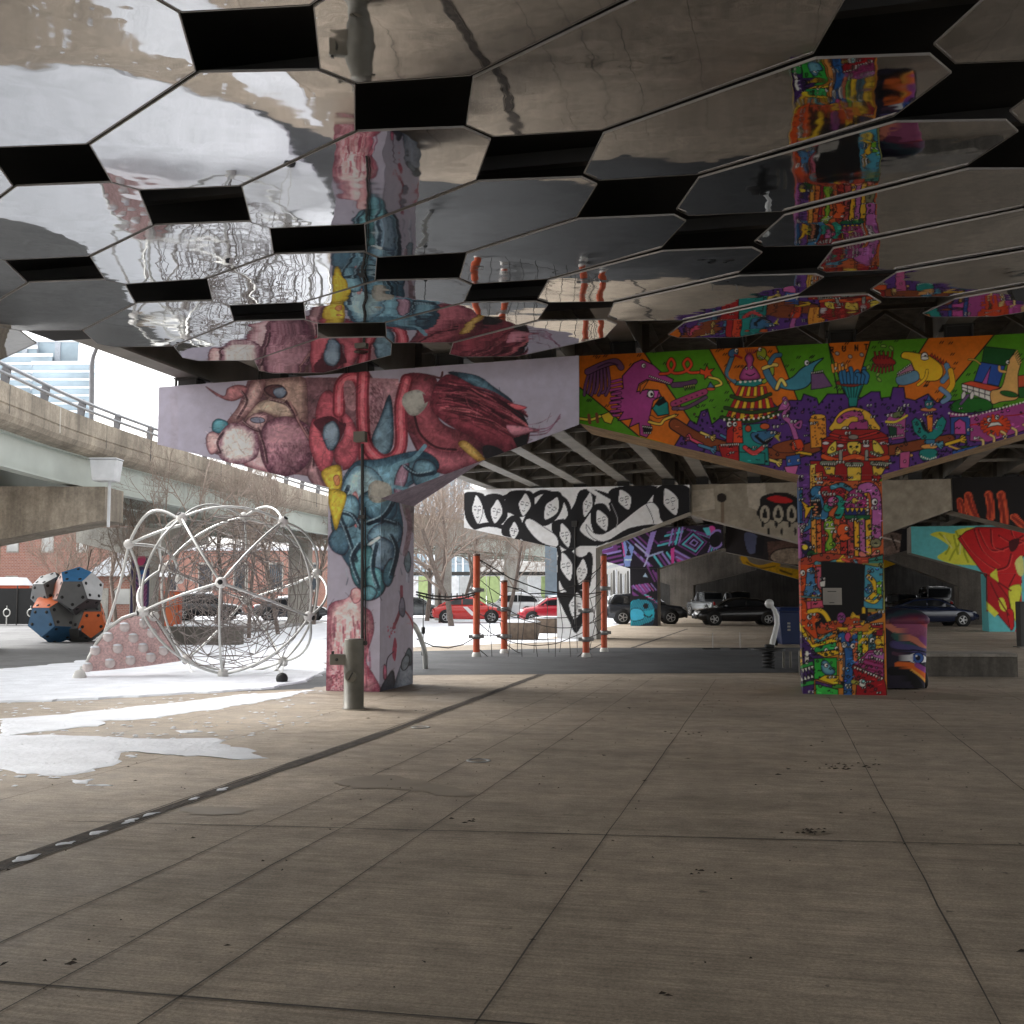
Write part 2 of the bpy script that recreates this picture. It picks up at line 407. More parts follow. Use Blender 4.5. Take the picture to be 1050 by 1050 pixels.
# playground rubber, one strip across the bays and one tongue beside the rope globe
sheet('rubber_surface', [gnd(60, 716), gnd(337, 706), gnd(427, 692.5), gnd(830, 690), gnd(905, 694), gnd(905, 664), gnd(600, 664.5), gnd(425, 668), gnd(330, 684)], .008, M_rub)
JM = {}
def joint(a, b, wd=.012, z=.0085, m=M_joint, name='pavement_joint'):
    a, b = Vector((a[0], a[1], z)), Vector((b[0], b[1], z)); d = (b-a).normalized(); s = Vector((-d.y, d.x, 0))*wd/2
    k = max(2, int((b-a).length/.5)); L = []; R = []
    for i in range(k+1):
        p = a.lerp(b, i/k); j = random.gauss(0, .003); h = random.uniform(.6, 1.25)
        L.append(p+s*h+s.normalized()*j); R.append(p-s*h+s.normalized()*j)
    JM.setdefault((name, m.name), MB()).add(L+R, [(i, i+1, k+2+i, k+1+i) for i in range(k)])
for v0, u0, u1 in ((-1.12, 0, 21.3), (.786, 0, 21), (1.95, 0, 21), (3.6, 0, 21), (-2.33, 0, 21.5), (-2.92, 0, 21.5), (-3.49, 0, 21.6), (-5.9, 0, 19), (-7.4, 0, 18), (5.5, 0, 21)):
    p, q = uv(u0, v0), uv(u1, v0); joint(p, q, .009)
for (a, b) in (((-3.2, 7.93), (8, 6.6)), ((-3.4, 4.95), (6, 3.0)), ((-1.7, 13.86), (9, 12.85)), ((-8, 11.2), (-1.75, 13.1)), ((-6.5, 6.3), (-3.3, 7.5)), ((-1, 18.2), (4, 17.9))):
    joint(a, b, .017)
a, b = gnd(648, 664.5), gnd(705, 645); joint(a, b, .12)
# trench drain, grit and ice lying in it
dr = [gnd(-60, 911), gnd(0, 890), gnd(185, 825), gnd(400, 750), gnd(555, 692)]
for p, q in zip(dr, dr[1:]):
    joint(p, q, .12, .010, mat('drain_grit', (.062, .048, .036), .9, var=.6, scale=14, bump=.8, bscale=60), 'trench_drain')
    d = (q-p).normalized(); s = Vector((-d.y, d.x, 0))*.075
    joint(p+s, q+s, .02, .0105, M_joint, 'trench_drain_edge'); joint(p-s, q-s, .02, .0105, M_joint, 'trench_drain_edge')
for (nm, mn), mb in JM.items(): struct(mb, nm, MATS.get(mn, M_joint))
def snowpatch(pts, h=.014, jag=.05, sub=.22, name='snow', zb=.006):
    P = []
    pts = [Vector(p) for p in pts]
    for a, b in zip(pts, pts[1:]+pts[:1]):
        k = max(1, int((b-a).length/sub))
        for i in range(k):
            q = a.lerp(b, i/k); P.append(Vector((q.x+random.gauss(0, jag), q.y+random.gauss(0, jag), zb)))
    for _ in range(2):               # ragged melt edge
        Q = []
        for a, b in zip(P, P[1:]+P[:1]):
            L = (b-a).length; Q += [a, (a+b)/2+Vector((random.gauss(0, .12)*L, random.gauss(0, .12)*L, 0))]
        P = Q
    c = sum(P, Vector())/len(P); Q = [p+(c-p).normalized()*min(.06, (c-p).length*.2)+Vector((0, 0, h)) for p in P]
    k = len(P)
    mb = MB().add(P+Q, [tuple(range(k, 2*k))]+[(i, (i+1) % k, k+(i+1) % k, k+i) for i in range(k)])
    return struct(mb, name, M_snow)
G = lambda *L: [gnd(*p) for p in L]
snowpatch(G((-250, 724), (0, 721), (60, 719.5), (130, 715), (200, 711), (285, 706), (312, 700), (337, 689), (337, 665), (337, 650), (250, 652), (170, 664), (130, 669), (80, 680), (0, 688), (-250, 700)), .03, .06, .6)
snowpatch(G((0, 738), (70, 733), (150, 724), (250, 713), (325, 708), (300, 714), (235, 726), (160, 737), (95, 741), (100, 745), (40, 752), (0, 757)), .008, .035, .3)
snowpatch(G((-120, 756), (0, 755), (60, 754), (130, 757), (222, 758), (228, 763), (255, 768), (275, 778), (240, 780), (195, 776), (130, 772), (118, 781), (92, 788), (72, 795), (45, 796), (0, 790), (-120, 792)), .008, .035, .3)
for p in (((150, 762), (175, 761), (165, 766)), ((75, 800), (98, 799), (92, 804), (76, 803)), ((178, 750), (205, 748), (208, 751), (185, 752)), ((86, 806), (118, 806), (110, 808)), ((10, 798), (28, 796), (25, 799))):
    snowpatch(G(*p), .006, .02, .2)
for t in (.05, .15, .23, .33, .39, .55, .66):
    p = gnd(0, 890).lerp(gnd(300, 785), t); s = .035+.03*random.random()
    snowpatch([p+U*s*1.9+V*.03, p+V*s, p-U*s*1.7, p-V*s*.8], .006, .012, .1, 'ice', .0112)
snowpatch(G((425, 664), (520, 660), (600, 657.5), (600, 655), (500, 656), (425, 659)), .01, .05, .6)
sheet('wet_patch', G((345, 803), (365, 798), (400, 796), (440, 803), (487, 815), (470, 818), (425, 812), (395, 809), (365, 809)), .0087, M_stain_shade, soft=True)
sheet('wet_patch', G((185, 829), (220, 828), (258, 831), (240, 836), (200, 836)), .0087, M_stain_shade, soft=True)
sheet('wet_patch', G((818, 817.5), (833, 815.5), (846, 818), (832, 820)), .0087, M_stain_shade, .015, .1)
sheet('wet_patch', G((816, 853), (835, 852), (854, 854.5), (838, 857.5), (824, 856)), .0087, M_stain_shade, .015, .1)
# scattered crumbs of snow round the melting patches
mb = MB()
for i in range(420):
    px, py = rng.uniform(0, 330), rng.uniform(708, 808); 
    if py > 812-px*.22: continue
    q = gnd(px, py); r = rng.uniform(.01, .05)
    ring = [q+Vector((r*math.cos(a)*rng.uniform(.6, 1.5), r*math.sin(a)*rng.uniform(.6, 1.3), .0112)) for a in [k*PI/3 for k in range(6)]]
    mb.add(ring+[q+Vector((0, 0, .02))], [(k, (k+1) % 6, 6) for k in range(6)])
tag(mb.build('snow_crumbs', M_snow), kind='stuff', label='crumbs of melting snow scattered on the slab at left')
# grime and painted contact shade round the feet of the piers, post and bin
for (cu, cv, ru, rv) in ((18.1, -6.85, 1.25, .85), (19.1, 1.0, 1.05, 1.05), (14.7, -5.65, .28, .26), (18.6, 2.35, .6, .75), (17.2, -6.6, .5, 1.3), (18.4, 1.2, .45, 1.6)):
    sheet('grime_contact_shade', [uv(cu+ru*math.sin(a)*rng.uniform(.8, 1.2), cv+rv*math.cos(a)*rng.uniform(.8, 1.2)) for a in [k*PI/9 for k in range(18)]], .0086+.0003*rng.random(), M_stain_shade, soft=True)
# leaves, twigs and grit on the slab
M_leaf = mat('dead_leaf', (.035, .024, .016), .8, var=.5, scale=20)
mb = MB()
def litter(p, s, a):
    d = Vector((math.cos(a), math.sin(a), 0)); e = Vector((-d.y, d.x, 0)); z = Vector((0, 0, .012)); k = random.choice((.12, .3, .5, .7))
    mb.add([p+d*s+z, p+e*s*k+z*1.6, p-d*s+z, p-e*s*k*1.1+z], [(0, 1, 2, 3)])
for i in range(620):
    u = rng.uniform(3.2, 21); v = rng.uniform(-6, 8); litter(uv(u, v), rng.choice([.006, .009, .012, .02, .035], p=[.3, .3, .2, .14, .06]), rng.uniform(0, PI))
for (px, py, k) in ((858, 788, 16), (895, 788, 8), (865, 786, 6), (832, 855, 18), (75, 990, 6), (480, 845, 5), (700, 693+60, 6), (690, 1024, 2), (720, 668+230, 6)):
    for i in range(k):
        litter(gnd(px+rng.normal(0, 11), py+rng.normal(0, 1.8)), rng.uniform(.008, .026), rng.uniform(-.6, .6))
tag(mb.build('leaf_litter', M_leaf), kind='stuff', label='dead leaves, twigs and grit scattered over the concrete slab')
M_disc = mat('floor_disc', (.42, .42, .42), .35, .8)
for (px, py, lb) in ((490.5, 781, 'round metal disc in the slab, nearer the camera and right of the other'), (431, 746.5, 'round metal disc in the slab closest to the trench drain')):
    t = thing('floor_disc', lb, 'floor disc', gnd(px, py), group='round metal discs in the slab')
    lpart('rim', MB().lathe([(.105, .005), (.12, .012), (.11, .016), (.09, .014), (.085, .006)], (0, 0, 0), 24), M_disc, t)
    lpart('cover', MB().lathe([(.086, .006), (.08, .010), (0.001, .010)], (0, 0, 0), 24), M_stain_shade, t)

# ------------------------------------------------------------------ bridge piers with murals
def pier(name, label, u, pts, T, canvas=None, gain=2.2, m=None, cell=.03, mirror=False, side=None, cap_m=None, group='concrete bridge piers', skew=0):
    """pts: surveyed outline of the front face TL BL JL JR BR TR (photo points on the plane across the highway at u)"""
    q = {k: onrow(*p, u) for k, p in pts.items()}
    if mirror:
        c = (q['JL'][0]+q['JR'][0])/2
        q['BR'] = (2*c-q['BL'][0], q['BL'][1]); q['TR'] = (2*c-q['TL'][0], q['TL'][1])
    order = ['TL', 'BL', 'JL', 'JR', 'BR', 'TR']
    c = (q['JL'][0]+q['JR'][0])/2
    root = thing(name, label, 'bridge pier', uv(u+T/2, c), group=group)
    mb = MB().prism([uv(u, *q[k]) for k in order], U*T)
    for i in (10, 11): mb.v[i] = tuple(Vector(mb.v[i])-V*skew)      # end of the cap cut back at an angle
    mb.build('cap', cap_m or m or M_con, root)
    vl, vr = q['JL'][0], q['JR'][0]; zl, zr = q['JL'][1]-.002, q['JR'][1]-.002
    MB().hexa([uv(u, vl), uv(u, vr), uv(u+T, vr), uv(u+T, vl), uv(u, vl, zl), uv(u, vr, zr), uv(u+T, vr, zr), uv(u+T, vl, zl)]).build('column', m or M_con, root)
    if canvas is not None:
        def skin(nm, v0, v1, top, bot):
            ns = max(2, int((v1-v0)/cell)); vs = np.linspace(v0, v1, ns)
            t, b = top(vs), bot(vs); nz = max(2, int((t-b).max()/cell))
            k = np.linspace(0, 1, nz)[:, None]; Z = b[None]*(1-k)+t[None]*k; Vv = np.repeat(vs[None], nz, 0)
            uu = u-.004
            P = np.stack([U.x*uu+V.x*Vv, U.y*uu+V.y*Vv, Z], -1)
            C = canvas.sample(*proj(P[..., 0], P[..., 1], P[..., 2]), gain)
            grid_mesh(nm, P, C, PAINT, root)
        xs = [q[k][0] for k in ('BL', 'JL', 'JR', 'BR')]; zs = [q[k][1] for k in ('BL', 'JL', 'JR', 'BR')]
        skin('cap_mural', q['TL'][0], q['TR'][0], lambda v: np.interp(v, [q['TL'][0], q['TR'][0]], [q['TL'][1], q['TR'][1]]), lambda v: np.interp(v, xs, zs))
        skin('column_mural', vl, vr, lambda v: np.interp(v, [vl, vr], [zl, zr])-.001, lambda v: v*0+.012)
        if side:
            sv = vr if side == 'R' else vl; s = .004 if side == 'R' else -.004; zt = zr if side == 'R' else zl
            nu = max(2, int(T/cell)); us = np.linspace(u, u+T, nu); k = np.linspace(.012, zt-.004, max(2, int(zt/cell)))[:, None]
            Uu = np.repeat(us[None], len(k), 0); Z = np.repeat(k, nu, 1)
            P = np.stack([U.x*Uu+V.x*(sv+s), U.y*Uu+V.y*(sv+s), Z], -1)
            C = canvas.sample(*proj(P[..., 0], P[..., 1], P[..., 2]), gain)
            grid_mesh('side_mural', P, C, PAINT, root)
    return root, q
def bearings(root, q, u, zb, vs):
    for v in vs:
        zt = np.interp(v, [q['TL'][0], q['TR'][0]], [q['TL'][1], q['TR'][1]])
        mb = MB(); c = uv(u+.55, v)
        mb.box(c+Vector((0, 0, zt+.02)), (.62, .5, .04), -HA); mb.box(c+Vector((0, 0, (zt+.04+zb-.03)/2)), (.36, .34, max(.02, zb-.07-zt)), -HA); mb.box(c+Vector((0, 0, zb-.016)), (.5, .42, .03), -HA)
        for s in (-.2, .2): mb.tube([c+V*s-U*.2+Vector((0, 0, zt+.03)), c+V*s-U*.2+Vector((0, 0, zb-.02))], .025, 6)
        mb.build('bearing', M_dark, root)
# ------------------------------------------------------------------ painting the murals
BK = (16, 14, 16)
# --- left pier: soft airbrushed rounded creatures on lavender
c = Canvas(155, 350, 610, 720, 3, (148, 142, 160))
nz = vnoise(c.h, c.w, 60)*.5+vnoise(c.h, c.w, 14)*.25+vnoise(c.h, c.w, 4)*.25
c.a *= (1+.05*(nz[..., None]-.5))
c.t(160, 370, .2095)
c.stroke([(85, 160), (92, 300), (88, 430)], (140, 128, 140), 40, alpha=.14)
c.poly([(735, 80), (880, 85), (890, 200), (790, 280), (760, 330), (740, 300)], (148, 106, 108), tex=.15)
c.poly([(345, 300), (400, 225), (440, 120), (480, 92), (740, 82), (900, 82), (1060, 82), (1060, 560), (985, 520), (880, 560), (835, 645), (790, 640), (740, 565), (600, 556), (520, 545), (430, 510), (330, 470), (275, 440), (290, 350)], (104, 66, 74), sm=True, tex=.18)
c.blob([(243, 125), (300, 172), (370, 197), (430, 170), (445, 130), (400, 118), (350, 135), (330, 172)], (110, 55, 62), (182, 112, 115))
c.blob([(520, 92), (620, 80), (725, 82), (742, 200), (738, 345), (690, 300), (640, 235), (540, 180)], (84, 52, 54), (168, 132, 118), lx=.6)
c.blob([(468, 95), (535, 95), (505, 200), (405, 300), (345, 305), (395, 235), (445, 165)], (100, 58, 62), (196, 154, 148))
c.eblob(588, 150, 58, 34, (40, 20, 28), (96, 55, 58), .2); c.eblob(606, 155, 32, 27, (45, 58, 78), (118, 132, 152))
c.blob([(425, 300), (500, 205), (590, 183), (662, 212), (690, 270), (610, 285), (520, 250), (465, 282)], (96, 62, 60), (186, 160, 138))
c.blob([(440, 300), (485, 258), (545, 272), (530, 320), (510, 350), (470, 330)], (120, 74, 82), (188, 150, 148))
c.ell(497, 290, 36, 15, (108, 112, 134), .05, (50, 25, 35), 3)
c.eblob(278, 400, 34, 56, (120, 68, 78), (204, 160, 158)); c.blob([(430, 505), (505, 410), (545, 500), (610, 555), (520, 542)], (120, 62, 75), (204, 164, 168), lx=.5)
c.eblob(314, 320, 43, 36, (16, 62, 80), (70, 138, 152))
c.eblob(636, 418, 134, 152, (72, 32, 50), (172, 118, 130), .1, lx=.35, ly=.15, mott=.45)
for i in range(260):
    a, r = rng.uniform(0, 2*PI), rng.uniform(0, 1)**.5; x, y = 632+120*r*math.cos(a), 430+140*r*math.sin(a)
    if y > 400: c.stroke([(x, y), (x+2, y+rng.uniform(6, 22))], (76, 34, 50), 3, sm=False, alpha=.5)
c.eblob(402, 408, 104, 102, (98, 52, 70), (216, 200, 192), lx=.45, ly=.5, mott=.4)
c.poly([(640, 190), (780, 420), (770, 430), (630, 200)], (70, 36, 44))
c.stroke([(655, 200), (700, 300), (775, 425)], (150, 100, 100), 8)
c.blob([(740, 555), (770, 480), (800, 560), (835, 640), (790, 630)], (90, 50, 62), (168, 120, 126))
for q in ([(500, 330), (530, 420), (545, 500)], [(430, 300), (470, 330), (510, 345)], [(330, 350), (300, 400), (315, 450)], [(735, 330), (770, 420), (770, 520)], [(560, 190), (640, 215), (680, 270)], [(420, 150), (445, 200), (400, 280)]): c.stroke(q, (52, 24, 34), 13, alpha=.55); c.stroke([(x-7, y-5) for x, y in q], (206, 170, 164), 4, alpha=.4)
# red folds
c.blob([(780, 270), (800, 180), (845, 142), (885, 185), (912, 260), (905, 330), (855, 310), (800, 330)], (100, 30, 42), (172, 66, 80))
c.blob([(770, 280), (748, 400), (790, 520), (835, 550), (868, 480), (862, 430), (815, 370)], (120, 34, 50), (206, 84, 98))
c.blob([(905, 245), (960, 290), (990, 370), (985, 470), (925, 535), (876, 490), (876, 430), (920, 360)], (112, 32, 48), (196, 80, 94))
c.poly([(770, 300), (820, 365), (865, 440), (930, 320), (905, 300), (850, 270)], (74, 22, 34), sm=True)
c.eblob(857, 365, 41, 72, (28, 48, 66), (128, 150, 168), lx=.45, ly=.25)
# looping neck tubes
def tube(pts, w, cols=((110, 30, 42), (176, 58, 72), (206, 92, 102))):
    for i, k in enumerate((1, .66, .28)): c.stroke(pts, cols[i], w*k)
tube([(895, 250), (900, 130), (940, 85), (990, 90), (1014, 160), (1018, 330), (1020, 470)], 62)
c.poly([(920, 110), (960, 100), (975, 150), (975, 240), (930, 220)], (140, 92, 98), sm=True, tex=.2)
c.t(360, 360, .2286)
c.poly([(75, 120), (215, 125), (215, 420), (90, 430)], (152, 104, 112), tex=.2)
for i in range(160):
    x, y = rng.uniform(85, 140), rng.uniform(140, 330); c.stroke([(x, y), (x+6, y+8)], (84, 44, 54), 4, sm=False, alpha=.5)
c.blob([(172, 195), (190, 300), (186, 425), (152, 465), (110, 452), (92, 395), (130, 300)], (26, 44, 60), (96, 128, 146), lx=.4, ly=.75)
c.blob([(240, 110), (320, 100), (385, 130), (375, 250), (420, 330), (560, 380), (610, 430), (540, 520), (420, 552), (330, 500), (255, 360), (228, 210)], (70, 22, 32), (150, 62, 74), mott=.4)
c.blob([(250, 345), (330, 420), (440, 455), (560, 440), (590, 488), (500, 530), (420, 552), (340, 500)], (92, 34, 48), (186, 92, 106), lx=.35, ly=.4)
tube([(55, 105), (50, 250), (62, 400), (105, 470), (155, 492), (205, 465), (226, 400), (222, 250), (250, 130)], 58)
c.stroke([(285, 290), (310, 370), (380, 430), (470, 442)], (56, 18, 28), 10)
c.blob([(435, 95), (560, 108), (640, 160), (722, 222), (700, 245), (640, 215), (540, 150)], (20, 40, 54), (78, 120, 140))
c.poly([(640, 210), (700, 215), (765, 270), (797, 332), (740, 325), (690, 290)], (18, 18, 24))
c.blob([(365, 185), (400, 125), (450, 105), (540, 150), (640, 215), (740, 290), (800, 350), (775, 440), (700, 455), (620, 430), (520, 375), (420, 320), (358, 255)], (84, 22, 36), (150, 52, 66), mott=.35)
for i in range(70):
    o = rng.uniform(0, 1); y0 = 120+o*170; y1 = 270+o*165; x0 = 372+rng.uniform(0, 170); x1 = min(790, x0+rng.uniform(120, 330))
    yy = lambda x: y0+(y1-y0)*((x-380)/400)**1.3 if x > 380 else y0
    pts = [(x0+(x1-x0)*k/4, yy(x0+(x1-x0)*k/4)+rng.normal(0, 4)-14*math.sin(PI*k/4)) for k in range(5)]
    c.stroke(pts, [(58, 12, 24), (186, 84, 92), (112, 34, 48), (84, 20, 34), (150, 58, 70)][i % 5], rng.uniform(2, 12), alpha=.7); c.stroke([(x, y+4) for x, y in pts], (40, 10, 20), 2.5, alpha=.6)
c.poly([(725, 392), (798, 370), (785, 432), (750, 440)], (16, 14, 18)); c.poly([(590, 430), (640, 425), (690, 462), (610, 490)], (24, 20, 26), sm=True)
c.blob([(700, 232), (785, 250), (770, 262), (740, 262)], (150, 40, 52), (210, 84, 92)); c.blob([(700, 330), (842, 352), (800, 366), (730, 380)], (110, 50, 66), (190, 110, 126))
for k in range(3): c.stroke([(800, 350+14*k), (880, 345+10*k), (938, 300-8*k)], (112, 70, 92), 5, alpha=.8)
c.stroke([(800, 330), (850, 320), (900, 290)], (120, 90, 108), 4, alpha=.6)
c.eblob(285, 230, 56, 58, (122, 120, 112), (150, 148, 138), ol=None, mott=.8)
c.poly([(320, 190), (365, 215), (330, 235)], (110, 40, 52)); c.stroke([(330, 130), (360, 112), (400, 120), (410, 95)], (80, 40, 44), 9)
c.blob([(480, 412), (520, 405), (605, 488), (572, 497), (505, 445)], (140, 94, 26), (208, 164, 74))
# blue heads
c.t(160, 340, .419)
c.blob([(455, 365), (490, 318), (545, 312), (650, 292), (692, 335), (600, 395), (605, 480), (590, 560), (575, 590), (555, 640), (525, 658), (500, 640), (480, 590), (440, 520), (428, 440)], (22, 50, 70), (92, 140, 160), lx=.4, ly=.25)
c.eblob(508, 398, 58, 68, (50, 92, 116), (150, 188, 200), lx=.4, ly=.3)
c.blob([(480, 400), (492, 395), (498, 440), (490, 480), (478, 450)], (190, 100, 104), (206, 140, 140), ol=None)
for (x, y, rx, ry, r, lo, hi) in ((545, 425, 50, 40, .4, (26, 58, 80), (88, 136, 158)), (450, 512, 27, 34, 0, (20, 42, 62), (66, 106, 128)), (470, 440, 30, 40, .3, (34, 70, 90), (104, 152, 170)),
    (560, 500, 44, 34, -.5, (34, 62, 84), (106, 146, 166)), (548, 545, 34, 44, .2, (34, 62, 90), (120, 150, 172)), (506, 575, 30, 52, .15, (14, 62, 72), (86, 150, 160)), (535, 612, 24, 40, -.2, (20, 64, 80), (84, 150, 160)), (518, 640, 22, 18, 0, (30, 70, 86), (90, 150, 164)), (570, 590, 14, 34, .2, (26, 60, 80), (70, 120, 140)), (655, 345, 30, 34, .3, (28, 58, 78), (92, 136, 156)), (600, 360, 14, 44, .3, (90, 60, 84), (150, 110, 130))):
    c.eblob(x, y, rx, ry, lo, hi, r)
c.stroke([(658, 280), (630, 310), (590, 325), (560, 345)], (84, 130, 150), 10); c.stroke([(585, 380), (640, 385), (690, 350)], (84, 130, 150), 9)
c.blob([(516, 520), (545, 500), (548, 508), (525, 524)], (150, 180, 190), (180, 205, 210), ol=(20, 30, 40))
c.eblob(547, 392, 30, 28, (122, 118, 108), (156, 152, 140), ol=None, mott=.8)
c.poly([(600, 402), (640, 396), (660, 470), (640, 500), (615, 470)], (112, 104, 106), tex=.2, sm=True)
for q in ([(470, 380), (450, 440), (470, 500), (490, 560)], [(520, 470), (550, 460), (590, 470)], [(500, 520), (480, 560), (500, 620)], [(540, 520), (530, 580), (545, 630)], [(590, 400), (560, 450), (520, 470)], [(610, 330), (640, 350), (680, 345)], [(440, 440), (480, 450), (500, 480)], [(575, 500), (590, 540), (575, 600)]): c.stroke(q, (12, 28, 44), 11, alpha=.6); c.stroke([(x-5, y-4) for x, y in q], (150, 186, 200), 3.5, alpha=.5)
for i in range(60):
    x, y = rng.uniform(450, 620), rng.uniform(330, 640); c.stroke([(x, y), (x+rng.uniform(-6, 6), y+rng.uniform(8, 26))], (160, 190, 200) if i % 2 else (24, 50, 70), 2.5, alpha=.35)
# yellow beaks
c.t(160, 370, .2095)
c.blob([(808, 545), (892, 508), (912, 560), (905, 640), (890, 716), (850, 640)], (140, 104, 10), (214, 176, 44)); c.blob([(868, 570), (892, 560), (900, 600), (880, 610)], (170, 80, 40), (206, 120, 70))
c.blob([(840, 640), (930, 650), (905, 760), (880, 830), (860, 760)], (150, 118, 8), (224, 188, 40))
# pink bird below, falling streaks
c.t(320, 480, .2381)
c.blob([(75, 590), (150, 560), (180, 520), (215, 530), (215, 590), (255, 620), (266, 700), (240, 790), (235, 840), (265, 890), (297, 960), (250, 985), (60, 985), (62, 700)], (120, 44, 66), (222, 178, 176), lx=.4, ly=.2, mott=.3)
for i in range(120):
    x = rng.uniform(78, 250); y = rng.uniform(630, 900); c.stroke([(x, y), (x+rng.uniform(-3, 3), y+rng.uniform(15, 60))], [(150, 36, 62), (196, 84, 102), (90, 20, 44)][i % 3], rng.uniform(3, 9), alpha=.45)
c.eblob(190, 548, 24, 34, (160, 80, 92), (214, 150, 150))
for i in range(200):
    x, y = rng.uniform(70, 180), rng.uniform(860, 965); c.ell(x, y, 3, 2.5, [(206, 150, 160), (130, 40, 66)][i % 2])
c.blob([(296, 965), (310, 920), (350, 872), (352, 970)], (24, 26, 36), (60, 62, 76)); c.blob([(352, 975), (385, 840), (425, 790), (440, 975)], (42, 52, 66), (112, 120, 134))
c.blob([(395, 830), (415, 775), (432, 800), (425, 850)], (20, 26, 34), (70, 84, 92)); c.ell(402, 838, 16, 34, (98, 108, 118), .3, (30, 30, 40), 4)
c.poly([(355, 730), (345, 800), (358, 830), (365, 760)], (150, 50, 72), sm=True); c.stroke([(385, 510), (382, 600), (350, 690)], (130, 60, 76), 12); c.stroke([(388, 600), (425, 650), (440, 700)], (140, 60, 70), 7)
c.eblob(388, 600, 14, 42, (50, 60, 80), (100, 96, 112)); c.eblob(412, 405, 15, 45, (40, 66, 80), (96, 116, 128)); c.stroke([(318, 880), (325, 820), (352, 790)], (60, 40, 60), 4); c.eblob(314, 880, 8, 34, (120, 40, 70), (180, 80, 110))
c.stroke([(410, 180), (420, 260), (400, 370)], (110, 86, 96), 22, alpha=.7)
for i in range(14): c.ell(345+rng.normal(0, 12), 700+rng.normal(0, 14), 3, 3, (170, 50, 70))
# airbrush breath, hatching and grime inside the figures
d = np.clip(np.abs(c.a-np.array((148, 142, 160))).sum(-1)/60, 0, 1)
nz = vnoise(c.h, c.w, 26)*.4+vnoise(c.h, c.w, 9)*.35+vnoise(c.h, c.w, 3)*.25
gy, gx = np.gradient(vnoise(c.h, c.w, 40)+.5*vnoise(c.h, c.w, 15))
for i in range(3800):
    X, Y = int(rng.uniform(0, c.w-2)), int(rng.uniform(0, c.h-2))
    if d[Y, X] < .9: continue
    t0 = np.array((gy[Y, X], -gx[Y, X])); t0 = t0/(np.hypot(*t0)+1e-6)*rng.uniform(5, 16)
    col = c.a[Y, X]*(.55 if i % 3 else 1.35)
    c.line(np.array([(X-t0[0], Y-t0[1]), (X, Y), (X+t0[0]+1, Y+t0[1])]), np.clip(col, 8, 225), rng.uniform(1, 2.6), .4)
c.a *= 1+(.62*(nz-.5)*d)[..., None]
lum = c.a.mean(-1, keepdims=True); c.a = lum+(c.a-lum)*.76
C_LEFT = c

# --- right pier: dense cartoon carnival, orange and green rays above, purple town
c = Canvas(590, 335, 1200, 722, 3, (72, 128, 18)); OR = (190, 98, 14); GR = (72, 130, 18); PU = (76, 40, 108); PK = (150, 56, 118); RD = (150, 26, 26); YE = (206, 164, 34); TE = (26, 118, 110); BL = (40, 78, 140); BR = (120, 58, 26); OL = (14, 10, 12)
c.t(580, 330, .4476)
for p, col in (([(0, 0), (180, 0), (420, 330), (420, 420), (0, 330)], OR), ([(32, 150), (250, 330), (120, 330), (20, 260)], GR), ([(180, 70), (330, 60), (440, 260), (330, 290)], GR), ([(325, 55), (480, 45), (560, 250), (440, 260)], OR), ([(480, 50), (600, 40), (640, 250), (560, 250)], GR), ([(600, 44), (700, 38), (660, 170), (640, 170)], OR), ([(700, 38), (835, 32), (745, 190), (660, 170)], GR), ([(835, 30), (985, 26), (850, 190), (735, 190)], OR), ([(985, 26), (1400, 10), (1400, 240), (850, 190)], GR), ([(1150, 20), (1260, 14), (1240, 200), (1120, 200)], OR)): c.poly(p, col, OL, 2.5)
c.poly([(30, 225), (270, 290), (270, 330), (30, 280)], GR)
# purple town
c.poly([(240, 300), (270, 250), (285, 225), (300, 235), (310, 205), (325, 200), (335, 235), (360, 215), (372, 235), (395, 215), (400, 190), (440, 190), (440, 175), (470, 180), (485, 195), (505, 180), (540, 180), (545, 165), (575, 175), (580, 190), (600, 165), (640, 165), (660, 185), (700, 160), (720, 160), (722, 175), (745, 172), (750, 150), (775, 150), (778, 175), (800, 180), (830, 165), (850, 185), (900, 180), (960, 200), (1100, 190), (1400, 180), (1400, 320), (1050, 270), (720, 360), (525, 360), (260, 310)], PU, OL, 2.5)
for i in range(420):
    x, y = rng.uniform(265, 1000), rng.uniform(175, 335); X, Y = c.P([(x, y)])[0].astype(int)
    if 0 <= X < c.w and 0 <= Y < c.h and abs(c.a[Y, X]-np.array(PU)).sum() < 6: c.ell(x, y, 2.6, 3, (24, 12, 40))
c.poly([(30, 240), (180, 275), (250, 296), (250, 305), (150, 285), (40, 262)], (198, 140, 60), None)
# dash marks
for i in range(150):
    x, y = rng.uniform(40, 1250), rng.uniform(45, 200)
    X, Y = c.P([(x, y)])[0].astype(int)
    if 0 <= X < c.w and 0 <= Y < c.h and c.a[Y, X, 2] < 30:
        for k in range(2): c.stroke([(x+5*k, y), (x+4+5*k, y-5)], OL, 1.6, sm=False)
